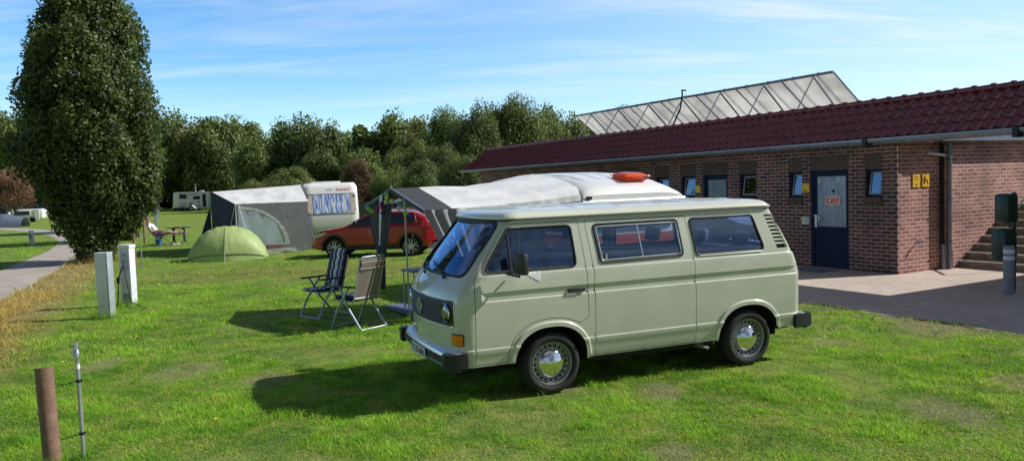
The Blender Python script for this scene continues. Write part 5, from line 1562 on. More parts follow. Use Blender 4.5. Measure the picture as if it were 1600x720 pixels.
# roof: sections from the gable profile to the caravan's curved side
def gable_pt(t):   # t 0 near eave .. .5 ridge .. 1 far eave
    if t < .5: k = t / .5; p = G_near.lerp(G_top, k)
    else: k = (t - .5) / .5; p = G_top.lerp(G_far, k)
    return p
def car_pt(t):
    return kar_pt(t * 1.75)
def roof_pt(s, t, wr=1.0):
    a, b = gable_pt(t), car_pt(t * .93)
    p = a.lerp(b, s)
    sag = -.05 * sin(pi * s) * (1 if t < .5 else .6)
    # tension lift toward the caravan curve
    p.z += sag + wr * .012 * sin(14 * s + 9 * t) * sin(pi * s) + wr * .010 * sin(5 * s - 22 * t) * s * (1 - s) * 4
    return p
mb = MB(); mb.grid(lambda u, v: loc(roof_pt(.16 + .84 * u, v)), 40, 40)
mb.build('roof', t_light, aw, 60)
mb = MB(); mb.grid(lambda u, v: loc(roof_pt(.16 * u, v, 0) + Vector((0, 0, .004))), 4, 24)
# valance flap hanging under the gable edge
mb.grid(lambda u, v: loc(roof_pt(0, v, 0) - Vector((0, 0, .07 * u)) - EE * .01), 2, 24)
mb.build('gable_band', t_dark, aw, 60)
# pleated eave strip
mb = MB()
def strip(u, v):
    s = .20 + .80 * u; p = roof_pt(s, 0, 0); return loc(p + Vector((0, 0, .012 - .11 * v)) - FD * (.005 * sin(u * 60) * v + .02))
mb.grid(strip, 120, 3); mb.build('eave_strip', t_light, aw, 60)
# near side: grey panel at the gable end drawn back, then a wall panel with an arched opening
mb = MB()
gp1 = lambda s: roof_pt(s, 0, 0)
def drape(u, v):
    a = gp1(.0 + .20 * u); b = G_near + EE * (.95 + .10 * u) - FD * .02; b.z = .12
    p = a.lerp(b, v ** 1.15); return loc(p - FD * (.03 * sin(u * 16 + v * 2) * (1 - v * .5) + .03))
mb.grid(drape, 20, 12); mb.build('side_drape', t_grey, aw, 50)
mb = MB()
def drape2(u, v):
    a = gp1(.0 + .05 * u) - FD * .0; b = G_near + EE * (.86 + .05 * u); b.z = .12
    p = a.lerp(b, v ** 1.15); return loc(p - FD * .075 + EE * (-.06))
mb.grid(drape2, 4, 10); mb.build('drape_edge', t_dark, aw, 50)
mb = MB()
A_ = roof_pt(.24, 0, 0); B_ = roof_pt(.62, 0, 0); A0_ = A_.copy(); A0_.z = .05; B0_ = B_.copy(); B0_.z = .05
cloth(mb, loc(A0_), loc(B0_), loc(B_), loc(A_), 24, 8, wr=.018, freq=30)
mb.build('side_panel', t_grey, aw, 50)
arch = [(.42 * cos(a), .95 + .62 * sin(a) if a > 0 else .95) for a in [pi * i / 20 for i in range(21)]]
m4 = frame(loc(A0_.lerp(B0_, .62)) - FD * .06, EE, (0, 0, 1), -FD)
mb = MB(); mb.prism([(.42, .45)] + arch + [(-.42, .45)], 0, .006, mat=m4); mb.build('arched_window', mat('foil_black', (.012, .013, .016), .25), aw)
# far side wall and far gable drape
mb = MB(); A_ = roof_pt(.0, 1, 0); B_ = roof_pt(.98, 1, 0); A0_ = A_.copy(); A0_.z = .02; B0_ = B_.copy(); B0_.z = .02
C1 = roof_pt(.42, 1, 0); C0_ = C1.copy(); C0_.z = .02
cloth(mb, loc(C0_), loc(B0_), loc(B_), loc(C1), 20, 8, wr=.02, freq=20); mb.build('side_panel', t_grey, aw, 50)
mb = MB()
def fdrape(u, v):
    a = G_far.lerp(G_top, .04 + .90 * u); bb = G_far.lerp(G_top, .36 + .22 * u); bb.z = .92
    if v < .75:
        k = (v / .75); w_ = k ** 1.5; p = a.lerp(bb, w_); p.z = a.z + (bb.z - a.z) * k
    else:
        k = (v - .75) / .25; b2 = G_far.lerp(G_top, .34 + .2 * u); b2.z = .35; p = bb.lerp(b2, k)
    return loc(p + EE * (.03 + .03 * sin(u * 15)))
mb.grid(fdrape, 24, 24); mb.build('door_drape', t_dark, aw, 50)
mb = MB(); mb.grid(lambda u, v: loc(G_far.lerp(G_top, .60 + .12 * u - .01 * v) * (1 - v) + (G_far.lerp(G_top, .50 + .05 * u) - Vector((0, 0, .86))) * v - EE * .02), 3, 6); mb.build('drape_lining', t_light, aw, 50)
for p in (G_near.lerp(G_top, .58),):
    mb = MB(); q = loc(p); mb.tube([(q.x, q.y, 0), (q.x, q.y, q.z)], .014, 8); mb.build('pole', polew if p is not G_far else plast, aw, 50)
mb = MB(); mb.tube([loc(G_near), loc(G_near + EE * .80 - Vector((0, 0, 1.75)))], .014, 6); mb.build('pole', polew, aw, 50)
mb = MB(); mb.tube([loc(G_near), loc(G_top), loc(G_far)], .014, 6); mb.tube([loc(G_top + Vector((0, 0, .0))), loc(G_top + Vector((0, 0, .05)))], .012, 6); mb.build('gable_pole', polew, aw, 50)
# ground sheet, table
mb = MB(); cloth(mb, G_near + FD * .4 - Vector((0, 0, 1.77)), G_near + EE * 2.6 + FD * .4 - Vector((0, 0, 1.77)), G_near + EE * 2.6 + FD * 2.3 - Vector((0, 0, 1.77)), G_near + FD * 2.3 - Vector((0, 0, 1.77)), 20, 20, wr=.008, freq=12)
mb.v = [(x, y, max(z, .03)) for x, y, z in mb.v]
mb.build('groundsheet', cloth_mat('mat_blue', (.10, .13, .24), trans=0), None, 50, label='blue grey ground mat under the tunnel awning', cat='mat')
ft = empty('folding_table', (-1.55, 13.15, 0), krz, 'small grey folding table under the charcoal gable edge', 'table')
mb = MB(); mb.rbox(-.3, .45, -.28, .28, .74, .765, .008); mb.build('tabletop', mat('table_grey', (.16, .19, .25), .5), ft, 40)
for x in (-.26, .41):
    for y in (-.24, .24):
        mb = MB(); mb.tube([(x, y, 0), (x, y, .74)], .014, 6); mb.build('leg', polew, ft, 50)
# balloons on a string along the gable edge
gl = empty('balloon_garland', (-2.04, 13.0, 0), 0, 'string of small coloured balloons hung along the charcoal gable of the tunnel awning', 'garland')
bc = {'p': (.16, .04, .30), 'g': (.30, .62, .12), 'y': (.60, .72, .20), 'o': (.75, .20, .05), 'b': (.12, .42, .62), 'l': (.45, .60, .45)}
bal = [(158, 85, 'g'), (150, 79, 'p'), (160, 104, 'y'), (155, 128, 'l'), (187, 125, 'y'), (133, 140, 'p'), (130, 158, 'o'), (137, 190, 'p'), (109, 172, 'p'), (90, 182, 'o'), (73, 180, 'g'), (59, 167, 'g'), (50, 158, 'b'), (178, 142, 'p'), (204, 148, 'p'), (229, 163, 'l'), (264, 190, 'g'), (297, 200, 'p')]
GO = Vector((-2.04, 13.0, 0)); pts_s = []
bme = {}
for k, c_ in bc.items():
    mb = MB(); mb.lathe([(.0001, -.058), (.008, -.052), (.004, -.047), (.022, -.036), (.037, -.014), (.040, .006), (.034, .026), (.020, .040), (.0001, .046)], 14); me = mb.mesh('balloon'); sm(me, 60); me.materials.append(mat('balloon_' + {'p': 'purple', 'g': 'green', 'y': 'lime', 'o': 'orange', 'b': 'blue', 'l': 'pale'}[k], tuple(min(1, x * 1.5) for x in c_), .25, trans=.55, coat=.4, var=.03)); bme[k] = me
for zx, zy, k in bal:
    u, v = 560 + zx / 3.6, 280 + zy / 3.6
    # intersect with the gable plane
    r = at(u, v, 10) - Vector((0, 0, CAM_H)); nn = Vector((EE.x, EE.y, 0)); t = (G_near - EE * .07 - Vector((0, 0, CAM_H))).dot(nn) / r.dot(nn); p = Vector((0, 0, CAM_H)) + r * t
    o_ = obj('balloon', bme[k], None, gl); o_.location = p - GO; o_.rotation_euler = (rt.uniform(-.5, .5), rt.uniform(-.5, .5), rt.random() * 6); pts_s.append(p - GO + Vector((0, 0, .05)))
mb = MB(); mb.tube(sorted(pts_s, key=lambda q: q.y), .003, 4); mb.build('string', plast, gl)

# ---- camping chairs
def chair(name, loc_, rz, label, fabric, cushion, seatcol, BL=.66, recline=20):
    """local x = forward"""
    t = empty(name, loc_, rz, label, 'camping chair', 'high back folding chairs on the lawn')
    fr = mat('chair_aluminium', (.40, .44, .52), .4, .5, var=.05)
    ra = radians(recline); ux, uz = -sin(ra), cos(ra); sx, sz = -.20, .44
    w = .27
    for s in (-1, 1):
        y = s * w
        mb = MB(); mb.tube([(.30, y, .02), (.16, y, .30), (-.12, y, .66)], .018, 8); mb.build('leg', fr, t, 60)
        mb = MB(); mb.tube([(-.36, y * .96, .02), (-.10, y * .96, .32), (.10, y * .96, .66)], .018, 8); mb.build('leg', fr, t, 60)
        mb = MB(); mb.rbox(-.26, .26, y - .025, y + .025, .655, .685, .01); mb.build('armrest', plast, t, 50)
    mb = MB(); mb.tube([(.30, -w, .025), (.30, w, .025)], .014, 8); mb.tube([(-.36, -w, .025), (-.36, w, .025)], .014, 8); mb.build('foot_bar', fr, t, 60)
    mb = MB()
    P = lambda k, y, o=0: (sx + ux * k + o * uz, y, sz + uz * k - o * ux)
    mb.tube([P(0, -w + .02), P(BL, -w + .03), P(BL + .02, -w + .07), P(BL + .02, w - .07), P(BL, w - .03), P(0, w - .02)], .013, 8)
    mb.tube([(.26, -w + .02, .46), (sx, -w + .02, sz)], .012, 8); mb.tube([(.26, w - .02, .46), (sx, w - .02, sz)], .012, 8); mb.tube([(.26, -w + .02, .46), (.26, w - .02, .46)], .012, 8)
    mb.tube([P(BL - .12, -w + .02, -.012), P(BL - .12, w - .02, -.012)], .010, 6); mb.tube([P(.06, -w + .02, -.012), P(.06, w - .02, -.012)], .010, 6)
    mb.build('frame', fr, t, 60)
    mb = MB(); mb.grid(lambda u, v: Vector(P(.02 + (BL - .03) * v, (u - .5) * 2 * (w - .025), .0 - .02 * sin(pi * u))), 8, 10); mb.build('backrest', fabric, t, 60)
    mb = MB(); mb.grid(lambda u, v: Vector((sx + (.26 - sx) * v, (u - .5) * 2 * (w - .03), sz + .02 * v - .02 * sin(pi * u) * sin(pi * v))), 8, 8); mb.build('seat', seatcol, t, 60)
    if cushion:
        mb = MB()
        def cu(u, v):
            CL_ = BL + .12; L = v * (CL_ + .46); y = (u - .5) * 2 * (w - .035); puff = .025 + .022 * abs(sin(pi * v * 7)) * (1 - (2 * u - 1) ** 4) ** .5
            if L < CL_: return Vector(P(CL_ - L, y, .014 + puff))
            k = L - CL_; return Vector((sx + .03 + k, y, sz + .03 + puff))
        mb.grid(cu, 24, 90); mb.grid(lambda u, v: Vector(P((BL + .12) * (1 - v), (u - .5) * 2 * (w - .035), .006)), 4, 6)
        mb.grid(lambda u, v: (lambda p: p)(Vector(P(BL + .12, (u - .5) * 2 * (w - .035), .006 + .03 * v))), 4, 2)
        mb.build('cushion', cushion, t, 60)
    return t
m = bpy.data.materials.new('striped_cushion'); g = N(m)
y = g.n('ShaderNodeSeparateXYZ', Vector=g.n('ShaderNodeTexCoord').outputs['Object']).outputs[1]
def band(a, b): return g.math('MULTIPLY', g.math('GREATER_THAN', y, a), g.math('LESS_THAN', y, b))
wh_ = g.math('ADD', g.math('ADD', band(-.105, -.075), band(-.01, .055)), band(.14, .165)); lb = band(.055, .085)
lb2 = g.math('ADD', lb, band(-.20, -.185))
c = g.mix(wh_, (.020, .022, .062), (.72, .74, .78)); c = g.mix(lb2, c, (.20, .34, .62))
c = g.mix(g.math('ADD', band(.19, .20), band(-.165, -.155)), c, (.25, .08, .10))
g.out(g.n('ShaderNodeBsdfPrincipled', Base_Color=c, Roughness=.85)); MATS['stripe'] = m
taupe = mat('chair_taupe', (.21, .175, .155), .8, var=.06)
chair('camping_chair', (-3.27, 13.18, 0), atan2(-.74, -.67), 'folding chair with navy and white striped cushion, its seat front showing', mat('chair_navy', (.03, .035, .07), .8), MATS['stripe'], taupe, BL=.60, recline=16)
chair('camping_chair', (-2.46, 12.02, 0), atan2(.61, -.79), 'folding chair seen from behind with taupe cloth back', taupe, None, taupe, BL=.70, recline=16)
ch2 = [o for o in bpy.data.objects if o.name.startswith('camping_chair') and o.get('label', '').startswith('folding chair seen')][0]
mb = MB(); mb.rbox(-.16, .26, -.23, .23, .47, .52, .02); mb.build('cushion', MATS['stripe'], ch2, 50)
mb = MB(); 
sxx, szz, ra = -.20, .44, radians(16)
PB = lambda k, y, o=0: Vector((sxx - sin(ra) * k + o * cos(ra), y, szz + cos(ra) * k + o * sin(ra)))
mb.grid(lambda u, v: PB(.54 + .17 * v, (u - .5) * .46, -.028 - .01 * sin(pi * v)), 6, 4); mb.build('headrest', taupe, ch2, 60)
mb = MB()
for k in (.54, .64): mb.grid(lambda u, v, k=k: PB(k + .018 * v, (u - .5) * .50, -.042), 6, 1)
mb.build('strap', mat('strap_grey', (.45, .44, .43), .7), ch2)

# ---- green tent
T0 = Vector((-9.5, 25.75, 0))
tn = empty('dome_tent', T0, radians(14), 'small pale green tent with a centre seam in front of the grey awning', 'tent')
mb = MB()
def tent(u, v):
    # u along width -1..1, v 0 = near ground edge .. 1 = far ground edge
    a = (u - .5) * 2; b = v
    hgt = 1.10 * max(0, (1 - abs(a) ** 2.3)) ** .62
    ang = b * pi; y = -.80 * cos(ang) * (.55 + .45 * (1 - a * a) ** .5); z = hgt * sin(ang) ** .62
    if abs(a) < .04: pass
    y -= .16 * (1 - min(1, abs(a))) * (1 - b) * (1 if b < .5 else 0)
    w = .010 * sin(a * 30 + b * 7) * sin(ang) + .008 * sin(a * 17 - b * 16) * sin(ang)
    return Vector((a * 1.26, y + w, max(z + w, 0)))
mb.grid(tent, 56, 30); mb.build('canopy', t_green, tn, 70)
mb = MB(); mb.tube([tent(.5, v / 20) + Vector((0, -.008, .006)) for v in range(21)], .012, 6); mb.build('seam', mat('seam_green', (.30, .42, .15), .6), tn, 60)
mb = MB(); mb.tube([tent(u / 30, .02) + Vector((0, -.01, .02)) for u in range(31)], .012, 5); mb.build('hem', mat('hem_dark', (.05, .07, .04), .7), tn)
for sx_ in (-1.22, 1.24):
    mb = MB(); mb.tube([(sx_, -.3, .22), (sx_ * 1.02, -.34, .0)], .012, 6); mb.build('tent_peg', polew, tn)

for a_, b_ in (((-1.26, -.1, .25), (-1.9, -.3, .0)), ((1.26, -.1, .25), (1.85, -.35, .0)), ((0, -.9, .5), (.05, -1.75, 0))):
    mb = MB(); mb.tube([a_, b_], .005, 4); mb.build('guy_line', mat('guy_line', (.6, .6, .5), .7), tn)

# ---- large caravan with awning
CA = at(479, 392, 29.2); CA.z = 0
ca_rz = radians(20)
cv = empty('large_caravan', CA, ca_rz, 'large white caravan with blue and white patterned curtains in its front window', 'caravan')
mb = MB()
CW, CH = 2.05, 2.55
prof = lambda z: lerp_tab([(.35, .25), (.6, .05), (1.2, 0), (1.35, .02), (1.95, .17), (2.02, .19), (2.35, .30), (2.47, .46)], z)
zsC = [.35, .5, .8, 1.2, 1.27, 1.35, 1.55, 1.75, 1.95, 2.02, 2.15, 2.28, 2.36, 2.42, 2.46]
def cvf(u, v):
    z = zsC[int(round(v * (len(zsC) - 1)))]; y = prof(z); a = (u - .5) * 2
    ex = 1 if abs(a) < .93 else 1
    inset = .10 * max(0, (z - 2.25) / .22) ** 2
    return Vector((CW / 2 + a * (CW / 2 - inset) * 1.0, y + .10 * max(0, abs(a) - .85) / .15, z))
mb.grid(cvf, 20, len(zsC) - 1)
for sx_ in (0, 1):
    b = len(mb.v); f = [cvf(sx_, k / (len(zsC) - 1)) for k in range(len(zsC))]; bk = [Vector((p.x, 5.2, p.z)) for p in f]
    mb.v += [tuple(p) for p in f + bk]; n_ = len(zsC); mb.f += [(b + i, b + i + 1, b + n_ + i + 1, b + n_ + i) for i in range(n_ - 1)]; mb.mi += [0] * (n_ - 1)
mb.quad(cvf(0, 1), cvf(1, 1), Vector((CW - .1, 5.2, 2.46)), Vector((.1, 5.2, 2.46)))
mb.quad(Vector((0, 5.2, .35)), Vector((CW, 5.2, .35)), Vector((CW, 5.2, 2.46)), Vector((0, 5.2, 2.46)))
mb.build('body', gel, cv, 35)
mb = MB(); mb.rbox(.4, 1.55, 1.2, 2.4, 2.45, 2.53, .03); mb.build('roof_box', gel, cv, 40)
m = bpy.data.materials.new('curtain_blue'); g = N(m)
co = g.n('ShaderNodeTexCoord').outputs['Object']; st = g.n('ShaderNodeMapping', Vector=co, Scale=(11, 1, .9)).outputs[0]
k = g.ramp(g.noise(st, 1.6, 4, .6, .8), .46, .56); c = g.mix(k, (.10, .22, .58), (.74, .77, .84))
g.out(g.n('ShaderNodeBsdfPrincipled', Base_Color=c, Roughness=.5)); MATS['curtain'] = m
fnC = lambda x, z, o=0: Vector((x, prof(z) - o, z))
mb = MB(); P = [fnC(.36, 1.30, .012), fnC(1.70, 1.34, .012), fnC(1.72, 2.02, .012), fnC(.32, 2.02, .012)]
mb.grid(lambda u, v: bil(P[0], P[1], P[2], P[3], u, v) * 1.0 + Vector((0, -.0, 0)), 20, 6)
for i, (x, y, z) in enumerate(mb.v): mb.v[i] = (x, prof(z) - .015 - .006 * sin(x * 40), z)
mb.build('curtain', MATS['curtain'], cv, 60)
mb = MB(); 
for i, x0 in enumerate((.12, 1.74)):
    mb = MB(); mb.grid(lambda u, v: (lambda z, x: Vector((x, prof(z) - .012, z)))(1.34 + .66 * v, x0 + .20 * u), 2, 8)
    mb.build('beige_panel', mat('caravan_beige', (.55, .48, .41), .6), cv, 60)
mb = MB(); mb.tube([fnC(.08, 2.035, .01), fnC(1.97, 2.035, .01)], .012, 6); mb.tube([fnC(.1, 1.27, .01), fnC(1.95, 1.27, .01)], .010, 6); mb.build('trim_line', plast, cv)
for x in (.10, 1.86):
    mb = MB(); mb.rbox(x, x + .09, prof(1.95) - .04, prof(1.95), 1.93, 1.97, .01); mb.build('marker_lamp', plast, cv)
pz = 2.20; q = fnC(1.50, pz, .012); nrmC = Vector((0, -(2.45 - 2.02), -(prof(2.45) - prof(2.02)))).normalized()
mb = MB(); text_into(mb, 'Beyerland', .13, frame(q, (1, 0, 0), (0, .28, .96)), bold=.002); mb.build('lettering', mat('letter_red', (.55, .06, .07), .5), cv, fixn=False)
mb = MB(); mb.add([fnC(.85, 2.17, .008), fnC(1.10, 2.17, .008), fnC(1.10, 2.23, .008), fnC(.85, 2.23, .008)], [(0, 1, 2, 3)]); mb.build('grey_stripe', mat('stripe_grey', (.5, .5, .5), .5), cv)
mb = MB(); mb.tube([(1.0, .2, .45), (1.0, -1.2, .45)], .04, 6); mb.tube([(1.0, -1.1, .45), (1.0, -1.1, .05)], .03, 6); mb.build('drawbar', plast, cv)
# its awning
ab = empty('caravan_awning', CA, ca_rz, 'grey and navy awning with big arched clear window beside the large caravan', 'awning')
AL = 2.74      # width to the left
x1, x0 = -.02, -AL
yN, yR = -1.15, .45
mb = MB(); cloth(mb, (x0 + .28, yN, 1.80), (x1 + .05, yN, 1.80), (x1 - .05, yR, 2.42), (x0 - .55, yR, 2.26), 30, 10, sag=.04, wr=.014, seed=2)
cloth(mb, (x0 - .55, yR, 2.26), (x1 - .05, yR, 2.42), (x1, 3.6, 2.40), (x0 - .55, 3.6, 2.24), 10, 8, sag=.04, wr=.01)
mb.build('roof', t_light, ab, 60)
# front panel (grey) with arched foil window
pl = [(x0 + .28, .02), (x1 - .05, .02), (x1 + .05, 1.80), (x0 + .28, 1.80)]
xl = x0 + .34
archo = [(xl, .30)] + [(xl + .02 + 1.70 * sin(a), .30 + 1.42 * cos(a)) for a in [pi / 2 * i / 16 for i in range(17)]]
archi = [(xl + .10, .36)] + [(xl + .08 + 1.50 * sin(a), .36 + 1.24 * cos(a)) for a in [pi / 2 * i / 16 for i in range(17)]]
sf = lambda u, v: (Vector((u, yN - .005 + .012 * sin(u * 14 + v * 4) , v)), Vector((0, -1, 0)))
obj('front_panel', sheet(pl, [archo], sf, [x0 + .1 * i for i in range(30)], [.1 * i for i in range(19)], 'panel'), t_grey, ab)
obj('window_border', sheet(archo, [archi], sf, [x0 + .1 * i for i in range(30)], [.1 * i for i in range(19)], 'border'), mat('border_white', (.50, .52, .56), .7, var=.35, vscale=14), ab)
obj('arched_window', sheet(archi, [], sf, [x0 + .1 * i for i in range(30)], [.1 * i for i in range(19)], 'foil', off=-.01), clear, ab)
mb = MB(); cloth(mb, (x0 + .3, yN - .03, .0), (x1 - .4, yN - .03, .0), (x1 - .45, yN - .02, .16), (x0 + .3, yN - .02, .16), 20, 3, wr=.02); mb.build('skirt', mat('skirt_grey', (.42, .43, .45), .8, var=.2), ab, 60)
mb = MB(); mb.box(xl + .9, xl + 1.5, yN - .035, yN - .03, .22, .27); mb.build('check_strip', mat('strip_red', (.35, .05, .06), .8), ab)
# left end wall
mb = MB(); cloth(mb, (x0 - .55, yR + .2, 0), (x0 + .28, yN, 0), (x0 + .28, yN, 1.80), (x0 - .55, yR, 2.30), 10, 8, wr=.01); mb.build('end_panel', t_navy, ab, 60)
mb = MB(); cloth(mb, (x0 - .55, yR + .1, 0), (x0 - .55, 3.6, 0), (x0 - .55, 3.6, 2.28), (x0 - .55, yR, 2.30), 6, 6, wr=.01); mb.build('rear_panel', t_navy, ab, 60)
for a, b in ((Vector((x0 + .28, yN - .03, 0)), Vector((x0 + .28, yN - .03, 1.80))), (Vector((x0 + .75, yN - .05, 0)), Vector((x0 + .38, yN - .05, 1.78))), (Vector((x0 - .15, -.2, 0)), Vector((x0 + .25, yN - .02, 1.7)))):
    mb = MB(); mb.tube([a, b], .018, 6); mb.build('pole', mat('pole_white', (.6, .62, .66), .5), ab)
# open door flap to the left
mb = MB(); cloth(mb, (x0 - 1.15, 1.2, .15), (x0 - .58, .9, .1), (x0 - .58, .7, 1.6), (x0 - .62, .75, 1.65), 6, 6, wr=.02); mb.build('door_flap', t_navy, ab, 60)
# dark cloth sheet between awning and caravan
mb = MB(); cloth(mb, (x1 - .62, yN - .02, .02), (x1 + .42, -.05, .02), (x1 + .06, -.12, 1.78), (x1 + .04, yN + .1, 1.80), 8, 8, wr=.03); mb.build('side_sheet', t_dark, ab, 60)
# ------------------------------------------------------------------ red hatchback
car_red = mat('car_red', (.37, .004, .012), .25, var=.03, coat=.9, dirt=.0); carblk = mat('car_cladding', (.018, .018, .020), .5)
cglass = mat('car_glass', (.02, .035, .05), .06, var=.2, coat=.6)
alloy = mat('alloy_wheel', (.62, .63, .65), .3, .7)
RC = empty('red_hatchback', (-5.46, 25.45, 0), radians(-4), 'small red hatchback with black wheel arch trim parked behind the gable of the tunnel awning', 'car')
CL, CWd = 4.0, .85
top = pchip([(0, .60), (.06, .72), (.3, .83), (.9, .93), (1.15, .98), (1.85, 1.33), (2.3, 1.42), (2.9, 1.42), (3.4, 1.37), (3.72, 1.25), (3.93, 1.0), (4.0, .75)])
bot = pchip([(0, .42), (.1, .28), (.4, .24), (3.6, .26), (3.9, .32), (4.0, .5)])
def cY(x, z):
    W_ = CWd * (1 - .30 * max(0, 1 - x / .55) ** 2.2 - .18 * max(0, 1 - (CL - x) / .4) ** 2.2)
    W_ -= .03 * max(0, (.5 - z) / .25) ** 2
    if z > .92: W_ -= (z - .92) * .36
    d = top(x) - z; r = .07
    if d < r: W_ -= r * (1 - sqrt(max(0, 1 - ((r - max(d, 0)) / r) ** 2)))
    return W_
ox = .98   # axle reference: local x=0 at front wheel
def csurf(side):
    def fn(x, z): return Vector((x - ox, side * cY(x, z), z + .02))
    f = fsurf(fn, .004)
    def s(u, v):
        p, n = f(u, v); return p, (n if n.y * side > -.01 and n.dot(Vector((0, side, .3))) > 0 else -n)
    return s
def cwheelarch(cx, r, n=22): return [(cx - r * cos(pi * i / n), .31 + r * sin(pi * i / n)) for i in range(n + 1)]
FW_, RW_ = .80, 3.27
outer = [(x, bot(x)) for x in [.02, .1, .2, .3]] + [(FW_ - .39, .26)] + cwheelarch(FW_, .36) + [(FW_ + .39, .26), (2, .25), (RW_ - .39, .26)] + cwheelarch(RW_, .36) + [(RW_ + .38, .28)] + [(x, bot(x)) for x in [3.8, 3.9, 3.98]]
outer += [(x, top(x)) for x in [3.99, 3.96, 3.93, 3.88, 3.8, 3.72, 3.6, 3.5, 3.4, 3.2, 3.0, 2.8, 2.6, 2.4, 2.2, 2.0, 1.85, 1.75, 1.65, 1.5, 1.4, 1.3, 1.15, 1.05, .9, .7, .5, .4, .3, .2, .12, .06, .03]]
wfr = rpoly([(1.35, .985), (2.28, 1.0), (2.22, 1.345), (1.95, 1.30)], .04); wre = rpoly([(2.36, 1.005), (3.12, 1.03), (3.05, 1.34), (2.31, 1.35)], .04); wq = rpoly([(3.2, 1.05), (3.42, 1.08), (3.38, 1.26), (3.13, 1.31)], .03)
USC = [.05 * i for i in range(81)]; ZSC = [.3, .4, .5, .55, .6, .7, .8, .88, .92, .96, 1.0, 1.1, 1.2, 1.3, 1.4]
ms = []
for sd_ in (-1, 1): ms.append(sheet(outer, [wfr, wre, wq], csurf(sd_), USC, ZSC, 'car', lip=.02, step=.06))
mb = MB(); xs_ = [.0 + i * .05 for i in range(81)]
def crown_(x): return .035 if 1.2 < x < 3.7 else .02
mb.grid(lambda u, v: (lambda x, a: Vector((x - ox, a * cY(x, top(x)), top(x) + .02 + crown_(x) * (1 - a * a))))(.03 + 3.94 * u, 2 * v - 1), 80, 10)
mb.grid(lambda u, v: (lambda z, a: Vector((.02 - ox + .10 * a * a * 0, a * cY(.03, z), z + .02)))(.42 + .22 * u, 2 * v - 1), 3, 8)
mb.grid(lambda u, v: (lambda z, a: Vector((3.985 - ox, a * cY(3.98, z), z + .02)))(.45 + .4 * u, 2 * v - 1), 3, 8)
me_t = mb.mesh(); sm(me_t, 30)
cb = obj('body', join_meshes([ms[0], ms[1]]), car_red, RC); obj('bonnet_and_roof', me_t, car_red, RC)
for sd_ in (-1, 1):
    S = csurf(sd_)
    for pl in (wfr, wre, wq):
        w_ = obj('side_window', sheet(pl, [], S, USC[::3], ZSC, 'w', off=-.008), cglass, RC)
    mb = MB(); mb.tube(edge_tube(offset_poly([(1.29, .965), (3.47, 1.05), (3.42, 1.285), (3.05, 1.365), (2.25, 1.375), (1.92, 1.33)], .0), S, .01, .002), .012, 5, closed=True); mb.build('window_trim', carblk, RC, 60)
    # cladding: arches and sill
    for cx in (FW_, RW_):
        pl = cwheelarch(cx, .355) + [(cx + .355, .27), (cx + .43, .28)] + [(cx + .43 * cos(pi * i / 18), .31 + .43 * sin(pi * i / 18)) for i in range(19)] + [(cx - .43, .28), (cx - .355, .27)]
        o_ = cwheelarch(cx, .352); q_ = [(cx + .425 * cos(pi * i / 22), .31 + .425 * sin(pi * i / 22)) for i in range(23)]
        obj('arch_trim', sheet(o_ + q_, [], S, [], [], 'arch', off=.012, olip=.02), carblk, RC)
    obj('sill_trim', sheet([(FW_ + .40, .25), (RW_ - .40, .26), (RW_ - .42, .40), (FW_ + .42, .38)], [], S, USC[::4], [.3, .35], 'sill', off=.014, olip=.02), carblk, RC)
    for xd in (1.30, 2.33, 3.18):
        mb = MB(); mb.tube([S(xd + (.03 if z > .9 else 0), z)[0] for z in (.42, .6, .8, .98)], .004, 4); mb.build('door_gap', carblk, RC)
    for xh in (2.08, 2.98):
        mb = MB(); q, n_ = S(xh, .93); mb.rbox(q.x - .09, q.x + .09, min(q.y, q.y + sd_ * .03), max(q.y, q.y + sd_ * .03), q.z - .012, q.z + .012, .006); mb.build('door_handle', carblk if sd_ < 0 else car_red, RC)
    mb = MB(); q, n_ = S(1.55, 1.02); mb.rbox(q.x - .07, q.x + .05, min(q.y + sd_ * .05, q.y + sd_ * .22), max(q.y + sd_ * .05, q.y + sd_ * .22), q.z, q.z + .13, .03); mb.tube([q, q + Vector((0, sd_ * .1, .03))], .015, 5); mb.build('wing_mirror', carblk, RC, 50)
    hl = rpoly([(.09, .60), (.42, .70), (.62, .82), (.35, .78), (.12, .70)], .02)
    obj('headlight', sheet(hl, [], S, [.1, .2, .3, .4, .5], [.65, .7, .75], 'hl', off=.008, olip=.01), mat('headlight_glass', (.45, .50, .55), .08, .4, var=.5, vscale=30, coat=.8), RC)
    obj('tail_light', sheet(rpoly([(3.75, .86), (3.93, .84), (3.90, 1.05), (3.76, 1.04)], .02), [], S, [3.8, 3.85], [.9, 1.0], 'tl', off=.006), mat('tail_red', (.35, .01, .01), .15, coat=.5), RC)
    for cx in (FW_, RW_):
        w_ = empty('wheel'); w_.parent = RC
        m4 = frame((cx - ox, sd_ * .70, .315), (1, 0, 0), (0, 0, 1), (0, sd_, 0))
        mb = MB(); mb.lathe([(.23, -.1), (.30, -.1), (.315, -.08), (.315, .06), (.305, .10), (.28, .115), (.235, .11), (.23, .09)], 36, mat=m4); mb.build('tyre', tyre, w_, 40)
        mb = MB()
        mb.lathe([(.235, .10), (.228, .112), (.215, .10), (.21, .02)], 36, mat=m4)
        for k in range(5):
            R_ = m4 @ Matrix.Rotation(2 * pi * k / 5, 4, 'Z')
            for d in (-.05, .05): mb.prism([(-.018 + d * .25, .03), (.018 + d * .25, .03), (.014 + d * 1.15, .222), (-.014 + d * 1.15, .222)], .085, .105, mat=R_)
        mb.lathe([(.05, .10), (.045, .112), (.0001, .112)], 16, mat=m4)
        mb.build('rim', alloy, w_, 40)
        mb = MB(); mb.lathe([(.215, .03), (.0001, .03)], 20, mat=m4); mb.lathe([(.37, -.15), (.37, .06)], 24, mat=m4, a0=0, a1=pi); mb.build('brake_shade', under, w_, fixn=False)
